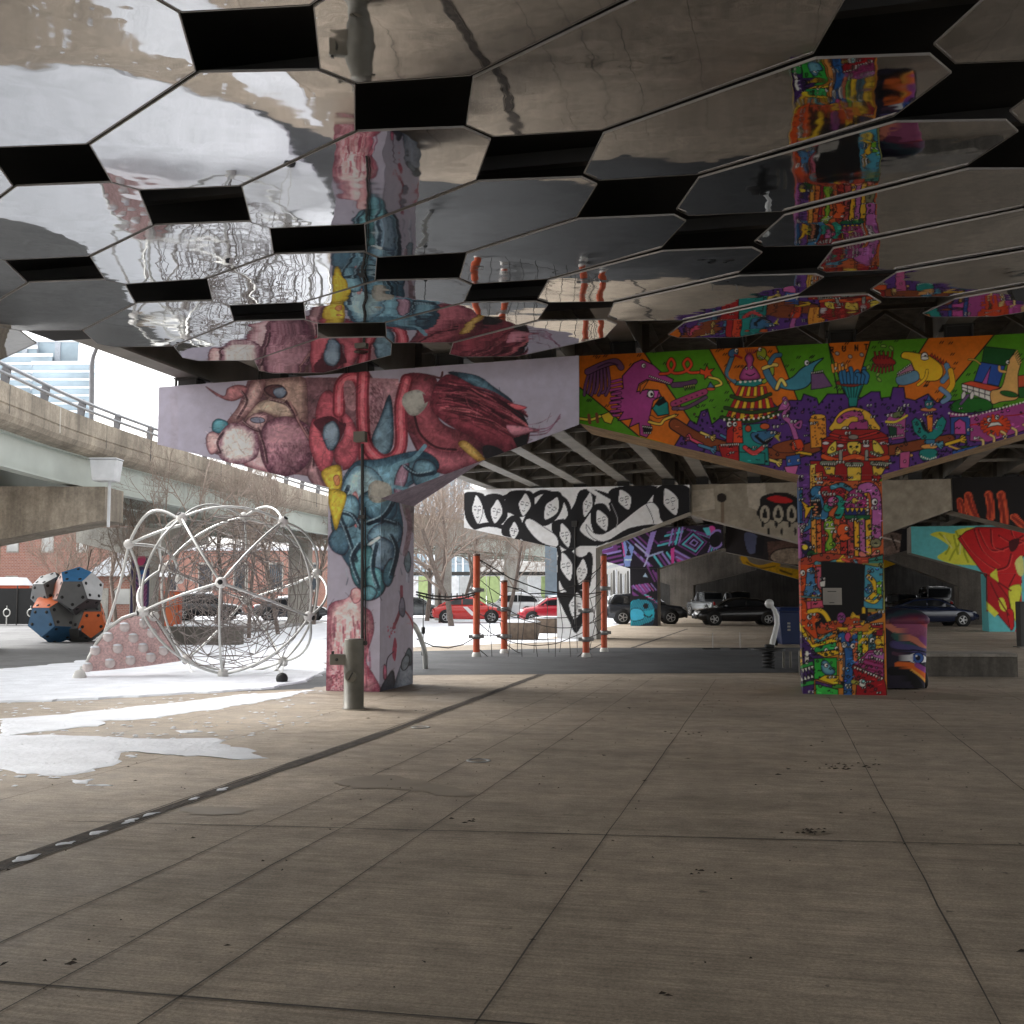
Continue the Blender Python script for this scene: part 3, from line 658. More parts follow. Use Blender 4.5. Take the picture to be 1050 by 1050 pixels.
# brown flowing river of hands
c.stroke([(250, 235), (300, 265), (360, 285), (430, 300), (520, 300), (575, 285)], BR, 24, ol=OL); c.stroke([(690, 300), (760, 292), (820, 280), (880, 270)], BR, 22, ol=OL)
def hand(x, y, a, s, col):
    for k in (-1, -.35, .35, 1):
        c.stroke([(x, y), (x+s*math.cos(a+k*.55), y+s*math.sin(a+k*.55))], col, s*.24, sm=False, ol=OL, ow=1.6)
    c.stroke([(x-s*1.8*math.cos(a), y-s*1.8*math.sin(a)), (x, y)], col, s*.42, sm=False, ol=OL, ow=1.6); c.stroke([(x-s*.5*math.cos(a), y-s*.5*math.sin(a)), (x+s*.6*math.cos(a), y+s*.6*math.sin(a))], col, s*.3, sm=False)
for x, y, a, s, col in ((290, 270, 3.6, 14, (196, 70, 96)), (330, 262, .4, 12, (206, 180, 90)), (375, 270, .5, 12, (70, 120, 150)), (330, 290, .3, 14, (70, 120, 150)), (480, 320, .3, 14, (206, 180, 90)), (440, 305, 3.4, 12, (180, 60, 70)), (540, 300, 3.3, 12, YE), (900, 272, -.3, 16, YE), (850, 280, .2, 14, (70, 130, 150)), (770, 300, 3.4, 13, (200, 150, 80)), (720, 318, 3.1, 12, (90, 130, 120)), (395, 305, 2.8, 12, (196, 90, 60))): hand(x, y, a, s, col)
# big magenta dragon
c.t(590, 340, .2286)
c.poly([(210, 200), (265, 140), (300, 125), (350, 150), (400, 195), (440, 215), (430, 240), (370, 225), (320, 215), (285, 235), (275, 270), (320, 260), (370, 262), (385, 290), (350, 310), (340, 350), (330, 400), (345, 440), (320, 475), (290, 465), (285, 410), (240, 430), (255, 390), (190, 400), (215, 360), (165, 370), (200, 330), (160, 310), (215, 300), (155, 275), (215, 255)], PK, OL, 4)
c.poly([(290, 240), (330, 215), (290, 280)], OR, OL, 3); c.poly([(320, 290), (340, 262), (375, 265), (365, 300)], (180, 70, 150), OL, 3); c.eye(338, 280, 15); c.eye(306, 153, 9)
c.teeth((330, 195), (425, 230), 11, 12); c.poly([(345, 345), (385, 290), (415, 320), (420, 370), (370, 378)], TE, OL, 4); c.poly([(355, 325), (395, 290), (410, 315), (375, 335)], OL); c.poly([(300, 420), (345, 425), (335, 460), (305, 455)], OL); c.teeth((300, 422), (345, 428), 5, 12); c.teeth((305, 458), (340, 458), 4, -11)
c.stroke([(340, 385), (370, 400), (420, 385)], OR, 16, ol=OL); c.stroke([(330, 405), (380, 415), (400, 395), (450, 375)], (206, 170, 60), 10, ol=OL)
for k in range(7): c.stroke([(60+14*k, 190-6*k), (45+18*k, 240+8*(k % 3)), (40+16*k, 285-10*(k % 2))], (98, 58, 92), 11, ol=OL, ow=2)
c.stroke([(55, 180), (120, 150), (180, 135), (205, 160)], (104, 66, 96), 26, ol=OL); c.stroke([(100, 160), (150, 140), (190, 150)], (60, 36, 60), 6)
for k in range(9): c.stroke([(205-k, 215+20*k), (165-4*(k % 3), 225+19*k)], PK, 10, sm=False, ol=OL, ow=2)
# red squiggle with firework hand
c.stroke([(380, 190), (420, 185), (445, 150), (430, 122), (415, 150), (440, 185), (490, 180), (520, 150), (505, 122), (485, 145), (510, 182), (560, 182)], (196, 66, 28), 11, ol=OL)
c.poly([(560, 165), (580, 175), (590, 150), (598, 170), (625, 165), (605, 185), (620, 205), (595, 200), (580, 215), (578, 195), (558, 190)], (200, 70, 24), OL, 3)
c.stroke([(600, 205), (640, 215), (655, 235), (630, 245)], (214, 180, 70), 9, ol=OL); c.poly([(590, 255), (605, 225), (625, 250)], (70, 100, 130), OL, 3); c.ell(605, 258, 22, 7, (190, 80, 40), 0, OL, 2)
# clawed jaws
c.stroke([(440, 240), (500, 235), (535, 225)], (86, 52, 84), 22, ol=OL); c.teeth((485, 245), (535, 235), 6, 22, (190, 190, 90)); c.stroke([(440, 325), (500, 300), (580, 270)], (150, 56, 96), 26, ol=OL); c.stroke([(440, 345), (500, 340), (585, 295)], (90, 60, 84), 14, ol=OL)
for k in range(6): c.ell(450+24*k, 322-9*k, 5, 4, (80, 24, 60))
c.stroke([(20, 390), (70, 395), (110, 380), (140, 375)], (206, 180, 60), 10, ol=OL); c.poly([(115, 375), (150, 360), (172, 385), (160, 415), (130, 405)], (206, 170, 40), OL, 3); c.stroke([(60, 375), (65, 410)], (110, 60, 40), 14, sm=False); c.stroke([(95, 370), (100, 405)], (110, 60, 40), 14, sm=False)
# striped pagoda
def tier(y0, y1, xa, xb, xc, xd, n):
    for k in range(n):
        f = lambda x0, x1, t: x0+(x1-x0)*t
        c.poly([(f(xa, xb, k/n), y0), (f(xa, xb, (k+1)/n), y0), (f(xc, xd, (k+1)/n), y1), (f(xc, xd, k/n), y1)], (RD, YE)[k % 2], OL, 2)
c.poly([(735, 420), (855, 410), (870, 600), (735, 595)], TE, OL, 3)
tier(350, 392, 690, 890, 670, 910, 11); tier(298, 345, 715, 880, 690, 895, 11); tier(246, 290, 735, 855, 715, 865, 9)
for a, b in (((700, 290), (875, 280)), ((672, 342), (905, 345)), ((655, 385), (935, 350))): c.stroke([a, ((a[0]+b[0])/2, max(a[1], b[1])+18), b], (36, 62, 20), 13, ol=OL)
for k in range(12): c.ell(668+22*k, 395+8*math.sin(k*PI/11)-k*2, 5, 6, (210, 205, 190))
c.poly([(715, 240), (725, 222), (840, 212), (845, 232), (800, 248)], TE, OL, 3)
for k in range(5): c.ell(740+22*k, 226-2*k, 7, 6, (206, 206, 196))
c.blob([(740, 215), (750, 170), (770, 150), (760, 120), (780, 95), (800, 120), (795, 150), (815, 175), (825, 212)], (120, 40, 90), (178, 80, 140), ol=OL, ow=4, mott=.1); c.eye(768, 165, 6); c.eye(790, 162, 6); c.stroke([(765, 190), (785, 198), (805, 188)], OL, 4)
for k in range(6): c.stroke([(770+6*k, 105-abs(k-2)*3), (762+10*k, 80)], (120, 40, 60), 4, sm=False)
c.stroke([(715, 225), (680, 190), (690, 150), (705, 110)], (70, 110, 130), 16, ol=OL); c.ell(708, 95, 24, 18, (60, 100, 140), -.5, OL, 3); c.eye(722, 85, 9); c.stroke([(715, 105), (745, 118)], RD, 10, sm=False)
c.stroke([(845, 225), (880, 190), (875, 140), (850, 110)], (130, 150, 40), 16, ol=OL); c.ell(835, 100, 22, 28, (140, 150, 40), .2, OL, 3); c.eye(828, 80, 8); c.teeth((822, 105), (848, 120), 4, 10); c.ell(708, 190, 22, 24, OR); c.ell(850, 180, 20, 24, OR)
# under the pagoda
for x, y, col in ((700, 440, RD), (730, 440, (190, 60, 30))): c.poly([(x-18, 400), (x+16, 400), (x+22, 500), (x-24, 500)], col, OL, 3)
c.poly([(640, 510), (730, 505), (735, 580), (660, 570)], RD, OL, 3); c.teeth((650, 505), (735, 500), 10, 16)
c.eye(690, 415, 12); c.eye(715, 415, 10); c.ell(775, 435, 14, 15, (180, 70, 40), 0, OL, 3); c.ell(850, 425, 22, 14, (180, 80, 36), 0, OL, 3); c.poly([(790, 455), (860, 445), (905, 450), (880, 480), (840, 505), (800, 490)], (50, 96, 130), OL, 3, True); c.stroke([(810, 470), (850, 500), (880, 480)], OL, 12)
c.teeth((850, 495), (885, 475), 5, -8)
for k in range(6): c.stroke([(895, 470), (915+4*math.cos(k), 455+7*k)], (170, 160, 50), 5, sm=False)
c.poly([(735, 540), (850, 545), (850, 595), (735, 592)], TE, OL, 3); c.stroke([(760, 520), (800, 545), (840, 520)], (180, 60, 60), 18, ol=OL)
# pink seahorse serpent
c.t(680, 340, .1333)
c.stroke([(935, 520), (960, 580), (930, 650), (980, 700), (1010, 780), (1040, 880)], (160, 84, 140), 34, ol=OL, ow=4); c.poly([(905, 560), (940, 510), (975, 560), (950, 600), (880, 610)], (160, 84, 140), OL, 4); c.eye(940, 548, 12)
c.stroke([(1010, 720), (1060, 690), (1050, 740), (1020, 730)], (150, 74, 130), 16, ol=OL, ow=4)
c.poly([(840, 880), (1000, 830), (1080, 860), (1050, 920), (900, 930)], BR, OL, 4, True); c.poly([(990, 850), (1060, 830), (1080, 910), (1000, 915)], (190, 60, 24), OL, 4, True); c.teeth((1000, 845), (1020, 910), 5, -14)
c.poly([(945, 960), (1050, 945), (1060, 1020), (950, 1040)], BL, OL, 4); c.eye(970, 995, 10); c.eye(1040, 990, 10)
c.poly([(930, 1040), (1040, 1030), (1020, 1100), (960, 1110)], (180, 90, 140), OL, 4)
# blue fish with yellow hooks
c.t(810, 340, .2286)
c.poly([(-60, 240), (10, 205), (60, 160), (150, 118), (110, 160), (95, 225), (60, 255), (0, 262)], (56, 120, 136), OL, 4, True); c.eye(75, 140, 11); c.poly([(95, 190), (150, 185), (190, 245), (140, 255), (95, 260)], (96, 66, 100), OL, 3); c.teeth((95, 190), (150, 180), 6, -10)
c.stroke([(-60, 250), (-90, 210), (-105, 180)], (60, 104, 128), 30, ol=OL); c.stroke([(-60, 255), (-40, 215), (-20, 240)], (214, 180, 90), 13, ol=OL); c.stroke([(-120, 165), (-80, 150), (-60, 150)], (214, 180, 90), 14, ol=OL); c.stroke([(-90, 140), (-70, 110), (-45, 105)], (60, 104, 128), 18, ol=OL)
# title ray lettering RUNT
def glyph(ch, x, y, s):
    st = {'R': [[(0, 2), (0, 0), (1, .1), (1, .9), (0, 1)], [(.3, 1), (1.1, 2)]], 'U': [[(0, 0), (0, 1.6), (.5, 2), (1, 1.6), (1, 0)]], 'N': [[(0, 2), (0, 0), (1, 2), (1, 0)]], 'T': [[(0, 0), (1.2, 0)], [(.6, 0), (.6, 2)]]}[ch]
    for q in st: c.stroke([(x+a*s, y+b*s) for a, b in q], OL, 5, sm=False)
for ch, x, y in (('R', 182, 55), ('U', 236, 50), ('N', 292, 46), ('T', 334, 42)): glyph(ch, x, y+15, 12)
for x, y in ((212, 98), (270, 112), (322, 104)): c.ell(x, y, 10, 8, (150, 140, 130), .5, OL, 2)
for x, y in ((420, 65), (455, 75), (380, 150), (395, 190), (400, 215), (350, 160)): c.ell(x, y, 13, 7, (120, 150, 60), rng.uniform(-1, 1), OL, 2)
# blue flame fountain on a green cup
c.poly([(225, 235), (335, 225), (305, 300), (300, 335), (265, 337), (262, 300)], TE, OL, 4)
for k in range(6): c.stroke([(240+16*k, 245), (258+9*k, 295)], (10, 60, 56), 5, sm=False)
c.stroke([(215, 230), (280, 240), (345, 222)], (120, 40, 24), 14, ol=OL)
for k in range(8): c.stroke([(235+15*k, 228), (228+17*k, 190+8*(k % 2)), (235+15*k+8*(-1)**k, 165+14*(k % 3))], (40, 100, 140), 15, ol=OL, ow=3)
for k in range(5): c.stroke([(195+14*k, 180-4*k), (190+16*k, 150-6*(k % 2))], (200, 130, 40), 11, sm=False, ol=OL, ow=2)
c.eye(205, 165, 6); c.eye(235, 150, 6)
# crayfish
c.poly([(370, 120), (420, 105), (470, 130), (465, 150), (400, 160)], (130, 26, 22), OL, 3, True)
for k in range(7): c.stroke([(375+14*k, 150), (365+16*k, 185-4*abs(3-k))], (130, 26, 22), 6, sm=False, ol=OL, ow=2)
for k in range(5): c.stroke([(385+18*k, 118), (380+20*k, 92)], (130, 26, 22), 6, sm=False, ol=OL, ow=2)
# yellow beast with blue teeth rows
c.t(920, 340, .1333)
c.poly([(30, 180), (60, 155), (150, 165), (250, 190), (340, 260), (350, 330), (310, 375), (240, 380), (180, 370), (130, 290), (100, 225), (40, 205)], (206, 158, 24), OL, 5, True); c.eye(210, 190, 26); c.ell(212, 205, 30, 14, (206, 200, 190), 0, OL, 3)
for k in range(6): c.poly([(250+22*k, 185+14*k), (268+22*k, 165+12*k), (280+20*k, 205+14*k)], (150, 40, 24), OL, 3)
c.poly([(0, 330), (110, 250), (130, 300), (0, 345)], (150, 96, 120), OL, 4); c.teeth((0, 330), (110, 250), 8, -16); c.poly([(0, 345), (140, 300), (165, 370), (60, 412), (0, 400)], (84, 120, 140), OL, 4, True); c.teeth((0, 348), (110, 310), 7, -14)
c.stroke([(230, 300), (215, 360), (160, 410)], (206, 158, 24), 20, ol=OL); c.stroke([(380, 260), (395, 320), (350, 380)], (84, 120, 150), 40, ol=OL); c.stroke([(410, 300), (425, 400), (390, 460)], (206, 158, 24), 40, ol=OL); c.stroke([(335, 440), (400, 500), (350, 540)], (100, 130, 160), 34, ol=OL)
# book / storefront and tan dog on the green hill
c.poly([(670, 115), (910, 140), (880, 190), (830, 265), (650, 235)], (16, 70, 24), OL, 5); c.poly([(640, 235), (830, 265), (780, 420), (590, 380)], (36, 70, 140), OL, 5); c.poly([(650, 400), (720, 265), (690, 410)], (150, 70, 140), OL, 4)
c.poly([(495, 400), (570, 380), (800, 430), (720, 460)], (190, 70, 40), OL, 4); c.poly([(495, 402), (720, 460), (720, 540), (500, 450)], (200, 196, 188), OL, 4)
for k in range(5): c.stroke([(540+45*k, 412+12*k), (540+45*k, 470+12*k)], OL, 5, sm=False)
c.stroke([(500, 428), (720, 495)], OL, 5, sm=False)
c.poly([(720, 460), (800, 430), (840, 300), (860, 220), (910, 170), (950, 230), (930, 330), (930, 450), (920, 520), (800, 540), (730, 555)], (196, 150, 84), OL, 5, True); c.eye(850, 235, 14); c.stroke([(830, 310), (790, 300), (785, 270)], (196, 150, 84), 18, ol=OL)
for k in range(6): c.stroke([(935-6*k, 250-16*k), (955-6*k, 235-18*k)], (196, 150, 84), 8, sm=False, ol=OL, ow=2)
c.poly([(410, 600), (440, 540), (540, 510), (680, 520), (735, 575), (680, 610), (500, 625)], (26, 92, 24), OL, 5, True)
for x in (510, 575): c.ell(x, 490, 16, 32, (200, 196, 190), .2, OL, 3)
c.stroke([(490, 555), (545, 490)], (96, 70, 110), 20, sm=False, ol=OL); c.ell(860, 480, 70, 22, (30, 84, 30), .2, OL, 4); c.stroke([(550, 215), (600, 220), (640, 250)], (180, 150, 60), 10, ol=OL)
c.poly([(930, 340), (1300, 300), (1300, 380), (930, 430)], (170, 70, 40), OL, 4); c.poly([(930, 430), (1300, 400), (1300, 480), (940, 510)], (30, 84, 30), OL, 4)
# pink wagon with red monster, legs
c.poly([(400, 620), (570, 640), (760, 610), (920, 560), (1400, 470), (1400, 640), (980, 760), (700, 850), (560, 840), (560, 700), (410, 690)], (150, 60, 120), OL, 5); c.poly([(410, 660), (560, 650), (560, 800), (410, 790)], (40, 70, 130), OL, 5); c.poly([(440, 790), (440, 700), (480, 670), (525, 700), (530, 790)], (170, 66, 130), OL, 5)
for k in range(24): c.ell(400+26*k, 628+12*math.sin(k*.5) if k < 6 else 655-(k-6)*7, 9, 8, (205, 200, 190))
for k in range(18):
    a = k*2*PI/18; c.stroke([(755, 720), (755+110*math.cos(a), 720+75*math.sin(a))], (190, 60, 24), 22, sm=False, ol=OL, ow=2)
c.ell(755, 720, 85, 55, (196, 66, 26)); c.eye(708, 680, 16); c.eye(768, 660, 16); c.poly([(690, 740), (720, 700), (780, 695), (815, 725), (770, 720), (720, 730)], (205, 200, 190), OL, 4)
c.stroke([(560, 720), (670, 700)], RD, 10, sm=False); c.stroke([(830, 650), (930, 640), (1100, 600)], RD, 8, sm=False)
c.poly([(460, 880), (650, 880), (900, 810), (1300, 690), (1300, 740), (900, 850), (560, 915)], (40, 84, 24), OL, 5)
for k in range(7): c.stroke([(630+85*k, 820-26*k), (660+85*k, 840-26*k), (660+85*k, 875-26*k)], (206, 176, 110), 17, ol=OL)
c.stroke([(400, 880), (520, 912), (700, 890), (1000, 800), (1400, 680)], (200, 160, 80), 14, ol=OL); c.stroke([(400, 960), (700, 900), (1400, 715)], (150, 100, 130), 26)
# green crown creature and lantern
c.poly([(110, 690), (140, 660), (180, 690), (200, 750), (240, 780), (290, 740), (310, 680), (350, 650), (380, 690), (350, 780), (290, 830), (190, 830), (130, 770)], TE, OL, 5); c.teeth((170, 670), (235, 775), 7, -22); c.teeth((250, 770), (315, 680), 6, -22); c.poly([(195, 680), (230, 750), (225, 770), (185, 720)], OL)
c.poly([(225, 640), (275, 640), (270, 770), (235, 770)], (196, 110, 30), OL, 4); c.ell(240, 600, 65, 16, (180, 110, 70), 0, OL, 4); c.ell(245, 555, 34, 40, (30, 100, 110), 0, OL, 4); c.poly([(225, 530), (245, 480), (262, 530)], BL, OL, 4); c.eye(235, 560, 10); c.eye(260, 555, 10)
c.poly([(220, 830), (290, 830), (290, 890), (215, 890)], (50, 100, 130), OL, 4); c.ell(245, 885, 65, 20, (196, 140, 70), 0, OL, 4); c.poly([(170, 930), (200, 905), (290, 905), (310, 940), (280, 985), (190, 985)], TE, OL, 5, True)
for k in range(8): c.ell(185+16*k, 985-6*abs(k-4), 6, 8, (205, 205, 190))
c.poly([(20, 930), (100, 920), (90, 1050), (20, 1050)], (170, 76, 120), OL, 5); c.poly([(420, 920), (640, 870), (560, 930), (430, 960)], BL, OL, 4)
for k in range(8): c.ell(320+18*(k % 5), 920+26*(k//5), 6, 7, (24, 12, 40))
# tower of jaws left of the dome (orange), spotted block right
c.t(820, 380, .1048)
c.poly([(95, 480), (130, 435), (200, 425), (255, 450), (265, 740), (110, 760)], (200, 130, 40), OL, 6); c.ell(180, 450, 72, 24, (214, 150, 50), 0, OL, 5)
for i in range(26): c.ell(rng.uniform(120, 250), rng.uniform(490, 730), 7, 8, (90, 40, 20))
c.poly([(845, 490), (880, 420), (980, 390), (1040, 420), (1030, 660), (900, 680)], (160, 76, 130), OL, 6); c.stroke([(845, 500), (940, 500), (1050, 440)], (200, 180, 60), 22, ol=OL); c.poly([(870, 540), (950, 560), (950, 650), (880, 640)], (20, 60, 40), OL, 5); c.teeth((850, 520), (1000, 530), 8, 26); c.teeth((870, 660), (1020, 640), 8, -26); c.ell(960, 430, 60, 30, (90, 100, 60), -.3, OL, 5)
# golden dome machine with red coat
c.poly([(315, 590), (330, 500), (390, 410), (480, 365), (580, 365), (680, 410), (740, 490), (762, 590)], (206, 158, 50), OL, 7, True)
c.stroke([(390, 490), (450, 440), (530, 420), (590, 440), (600, 500), (570, 560)], (160, 70, 120), 50, ol=OL, ow=6); c.poly([(480, 580), (500, 510), (560, 500), (640, 480), (670, 520), (650, 585)], (150, 60, 112), OL, 6, True); c.ell(450, 568, 38, 22, (190, 180, 176), 0, OL, 5)
c.poly([(300, 610), (340, 575), (760, 575), (850, 630), (870, 680), (870, 960), (210, 960), (215, 670), (300, 640)], (140, 28, 24), OL, 7); c.stroke([(300, 625), (520, 660), (770, 600)], (170, 40, 30), 20, ol=OL, ow=6); c.stroke([(230, 680), (520, 705), (860, 660)], (150, 30, 26), 18, ol=OL, ow=6)
for p in ([(270, 810), (290, 740), (355, 690), (350, 800)], [(715, 680), (780, 720), (825, 810), (730, 800)], [(470, 705), (590, 705), (590, 800), (540, 830), (480, 800)]): c.poly(p, (206, 176, 64), OL, 6, True)
for x in (255, 400, 650, 815): c.ell(x, 735 if x in (400, 650) else 710, 34, 16, (190, 180, 180), 0, OL, 4)
for x in (500, 560): c.ell(x, 745, 15, 12, OL)
c.ell(540, 810, 22, 28, (150, 90, 30), 0, OL, 5); c.ell(525, 650, 50, 24, (130, 120, 110), 0, OL, 5)
for a, b in (((230, 860), (370, 800)), ((700, 800), (850, 860))): c.stroke([a, b], (120, 140, 100), 22, sm=False, ol=OL, ow=5); c.teeth(a, b, 6, 24)
c.stroke([(230, 840), (380, 880), (540, 840), (700, 880), (860, 850)], (190, 74, 30), 44, ol=OL, ow=6)
for x in (400, 655): c.stroke([(x, 790), (x, 880)], (130, 130, 120), 30, sm=False, ol=OL, ow=5)
c.t(805, 470, .1239)
c.poly([(205, 20), (800, 20), (775, 260), (300, 240), (230, 180)], (136, 22, 22), OL, 7)
for p in ([(315, 60), (415, 70), (410, 140), (340, 130)], [(512, 60), (632, 60), (628, 185), (575, 205), (518, 185)], [(722, 60), (835, 70), (800, 135), (730, 140)]): c.poly(p, (206, 168, 56), OL, 6)
for a, b in (((305, 40), (415, 40)), ((512, 50), (632, 50)), ((720, 40), (840, 50))): c.stroke([a, b], (120, 130, 110), 30, sm=False, ol=OL, ow=5); c.teeth(a, b, 7, 28)
c.stroke([(300, 180), (520, 195), (775, 180)], (170, 40, 30), 12, ol=OL, ow=4)
# column, upper half
c.poly([(205, 190), (900, 190), (900, 1060), (205, 1060)], (176, 84, 40)); c.poly([(60, 130), (205, 120), (205, 1060), (60, 1060)], (92, 52, 118)); c.poly([(60, 240), (145, 240), (145, 535), (60, 540)], (34, 76, 120), OL, 5); c.poly([(60, 545), (150, 540), (140, 850), (60, 860)], (150, 76, 140), OL, 5)
c.poly([(205, 50), (250, 50), (250, 340), (205, 340)], (196, 150, 60), OL, 5); c.poly([(250, 120), (310, 110), (310, 210), (250, 210)], (190, 100, 50), OL, 5)
for i in range(16): c.ell(rng.uniform(212, 244), rng.uniform(60, 330), 5, 7, (70, 40, 20))
c.poly([(210, 270), (250, 230), (330, 240), (375, 310), (350, 380), (360, 470), (310, 530), (240, 560), (150, 610), (200, 500), (215, 380)], (48, 104, 140), OL, 7, True); c.poly([(220, 360), (290, 330), (310, 420), (290, 490), (220, 480)], OL); c.teeth((215, 345), (290, 335), 5, 34); c.teeth((220, 490), (300, 480), 5, -34); c.eye(290, 285, 16); c.poly([(130, 345), (220, 410), (160, 520), (165, 430)], (210, 158, 24), OL, 6)
for k in range(5): c.ell(248+12*(k % 2), 380+22*k, 16, 10, (196, 120, 80), 0, OL, 3)
c.poly([(300, 240), (450, 230), (500, 260), (480, 350), (360, 420), (310, 330)], (136, 24, 30), OL, 6, True); c.ell(435, 295, 55, 60, (150, 30, 40), 0, OL, 5); c.stroke([(350, 410), (390, 360), (440, 340), (470, 400), (440, 470)], (30, 130, 110), 60, ol=OL, ow=6); c.stroke([(390, 240), (470, 220), (540, 260)], (60, 120, 140), 34, ol=OL, ow=6); c.eblob(395, 355, 50, 38, (150, 60, 120), (184, 96, 150), -.6, ol=OL, ow=6, mott=.1)
c.poly([(495, 410), (500, 350), (540, 270), (600, 250), (660, 290), (690, 400), (620, 430)], (150, 48, 110), OL, 7, True); c.poly([(488, 280), (520, 310), (505, 345)], YE, OL, 5); c.poly([(640, 290), (680, 250), (680, 320)], YE, OL, 5); c.ell(575, 350, 24, 26, (180, 150, 60), 0, OL, 5); c.ell(590, 305, 10, 10, (190, 180, 190)); c.poly([(490, 420), (700, 415), (695, 480), (495, 480)], (30, 36, 90), OL, 6); c.teeth((500, 410), (690, 410), 5, 40, YE); c.poly([(480, 470), (710, 470), (690, 520), (500, 500)], (20, 84, 50), OL, 5)
c.stroke([(640, 250), (700, 240), (745, 290), (760, 420), (755, 600), (760, 660)], (164, 88, 148), 74, ol=OL, ow=7); c.eye(740, 360, 26); c.teeth((690, 330), (690, 470), 5, 26)
for x0, x1, col in ((215, 255, (200, 140, 50)), (258, 300, (190, 96, 40)), (300, 330, (130, 26, 40)), (455, 510, (160, 40, 30)), (515, 565, (150, 60, 60)), (570, 612, (210, 150, 30)), (615, 660, (160, 90, 140)), (665, 712, (210, 160, 40))): c.poly([(x0, 510), (x1, 500), (x1+5, 810), (x0+5, 810)], col, OL, 6)
for i in range(60): c.ell(rng.uniform(220, 710), rng.uniform(520, 800), 5, 7, (60, 26, 26))
c.blob([(330, 520), (370, 480), (400, 520), (410, 580), (390, 650), (420, 720), (350, 770), (330, 720), (360, 640), (320, 580)], (50, 110, 20), (140, 170, 40), ol=OL, ow=6, mott=.1); c.eye(350, 550, 12); c.eye(390, 548, 12); c.stroke([(335, 580), (410, 580)], (205, 205, 190), 10, sm=False, ol=OL)
c.poly([(430, 580), (470, 540), (530, 560), (520, 640), (560, 650), (480, 690), (440, 650)], (200, 80, 30), OL, 6, True); c.eye(508, 580, 15)
c.ell(180, 740, 46, 60, (26, 26, 60), 0, OL, 5); c.ell(165, 735, 26, 24, (210, 180, 50), .4, OL, 4); c.eye(140, 600, 14); c.ell(215, 790, 34, 30, (20, 70, 30), 0, OL, 5)
c.stroke([(630, 790), (700, 830), (760, 780)], (190, 110, 100), 40, ol=OL, ow=6); c.ell(750, 700, 46, 40, (110, 110, 80), 0, OL, 5)
# banner of hands at mid column
c.stroke([(110, 870), (300, 820), (480, 830), (640, 850), (800, 830)], (150, 56, 36), 60, ol=OL, ow=7); c.stroke([(260, 870), (340, 880), (400, 860), (480, 850)], (70, 130, 140), 34, ol=OL, ow=5)
hand(440, 850, -.3, 60, YE); hand(330, 880, 2.8, 50, (70, 130, 140)); hand(560, 870, .4, 50, (196, 80, 60)); hand(620, 900, .9, 40, (90, 130, 150))
c.poly([(690, 830), (810, 800), (810, 1060), (690, 1060)], (50, 110, 100), OL, 5)
for k in range(6): c.stroke([(700, 850+34*k), (800, 836+34*k)], (16, 60, 30), 9, sm=False)
# column, lower half
c.t(805, 590, .1239)
c.poly([(60, 200), (900, 200), (900, 1090), (60, 1090)], (178, 110, 36)); c.poly([(640, -100), (900, -100), (900, 300), (640, 300)], (120, 120, 60)); c.poly([(60, -90), (300, -90), (300, 200), (60, 200)], (176, 64, 20)); c.poly([(300, -80), (330, -110), (640, -90), (680, 0), (655, 200), (660, 300), (560, 360), (480, 380), (300, 400), (250, 420), (260, 330), (300, 190)], (12, 11, 12), OL, 5, True)
c.poly([(185, -40), (240, -60), (250, 60), (290, 140), (280, 170), (160, 170), (170, 90)], (60, 110, 150), OL, 6, True); c.poly([(255, -70), (300, -70), (300, 120), (270, 100)], (170, 80, 100), OL, 5); c.eye(145, -20, 22); c.eye(195, -40, 14); c.ell(232, 175, 20, 18, (210, 160, 40), 0, OL, 5); c.stroke([(120, 175), (290, 185)], (70, 110, 110), 14, sm=False, ol=OL); c.poly([(175, 215), (310, 205), (320, 270), (180, 290)], (190, 74, 100), OL, 6); c.stroke([(215, 225), (215, 280), (280, 280)], (110, 30, 50), 10, sm=False); c.poly([(285, 55), (335, 40), (330, 95), (290, 95)], (190, 186, 180), OL, 4)
c.poly([(60, 200), (170, 200), (185, 300), (260, 300), (290, 330), (250, 400), (280, 560), (120, 400), (60, 380)], (190, 70, 22), OL, 7); c.stroke([(200, 300), (280, 290), (330, 320), (370, 390)], (214, 168, 30), 34, ol=OL, ow=6); c.eye(200, 345, 20)
c.poly([(660, -90), (810, -60), (810, 280), (650, 270)], (60, 130, 150), OL, 5); c.stroke([(690, 10), (735, 60), (745, 140), (690, 200)], (210, 160, 30), 34, ol=OL, ow=6); c.stroke([(670, 200), (740, 220), (790, 170)], (200, 170, 50), 24, ol=OL, ow=5); c.poly([(755, 60), (800, 40), (800, 160), (760, 150)], (96, 150, 30), OL, 5); c.ell(690, 120, 26, 30, (50, 100, 130), 0, OL, 4)
c.stroke([(300, 450), (450, 400), (600, 370), (680, 350)], (160, 62, 26), 76, ol=OL, ow=7); c.ell(465, 350, 36, 46, (130, 60, 120), 0, OL, 5); hand(590, 340, 3.4, 44, YE); hand(520, 440, .0, 46, YE); hand(300, 530, 2.6, 54, (60, 130, 140)); hand(330, 420, 3.3, 40, (200, 80, 50)); hand(560, 430, 3.0, 40, (200, 90, 70)); c.poly([(620, 280), (680, 270), (690, 380), (625, 390)], (20, 20, 22), OL, 4); c.stroke([(650, 275), (650, 340), (640, 400)], YE, 26, ol=OL, ow=5); c.ell(650, 345, 34, 30, OL)
c.poly([(60, 360), (125, 390), (230, 570), (420, 510), (440, 450), (430, 560), (230, 610), (120, 470), (60, 460)], (214, 168, 26), OL, 7); c.poly([(60, 450), (120, 460), (230, 610), (340, 660), (320, 690), (200, 690), (120, 600), (60, 620)], (58, 30, 84), OL, 7)
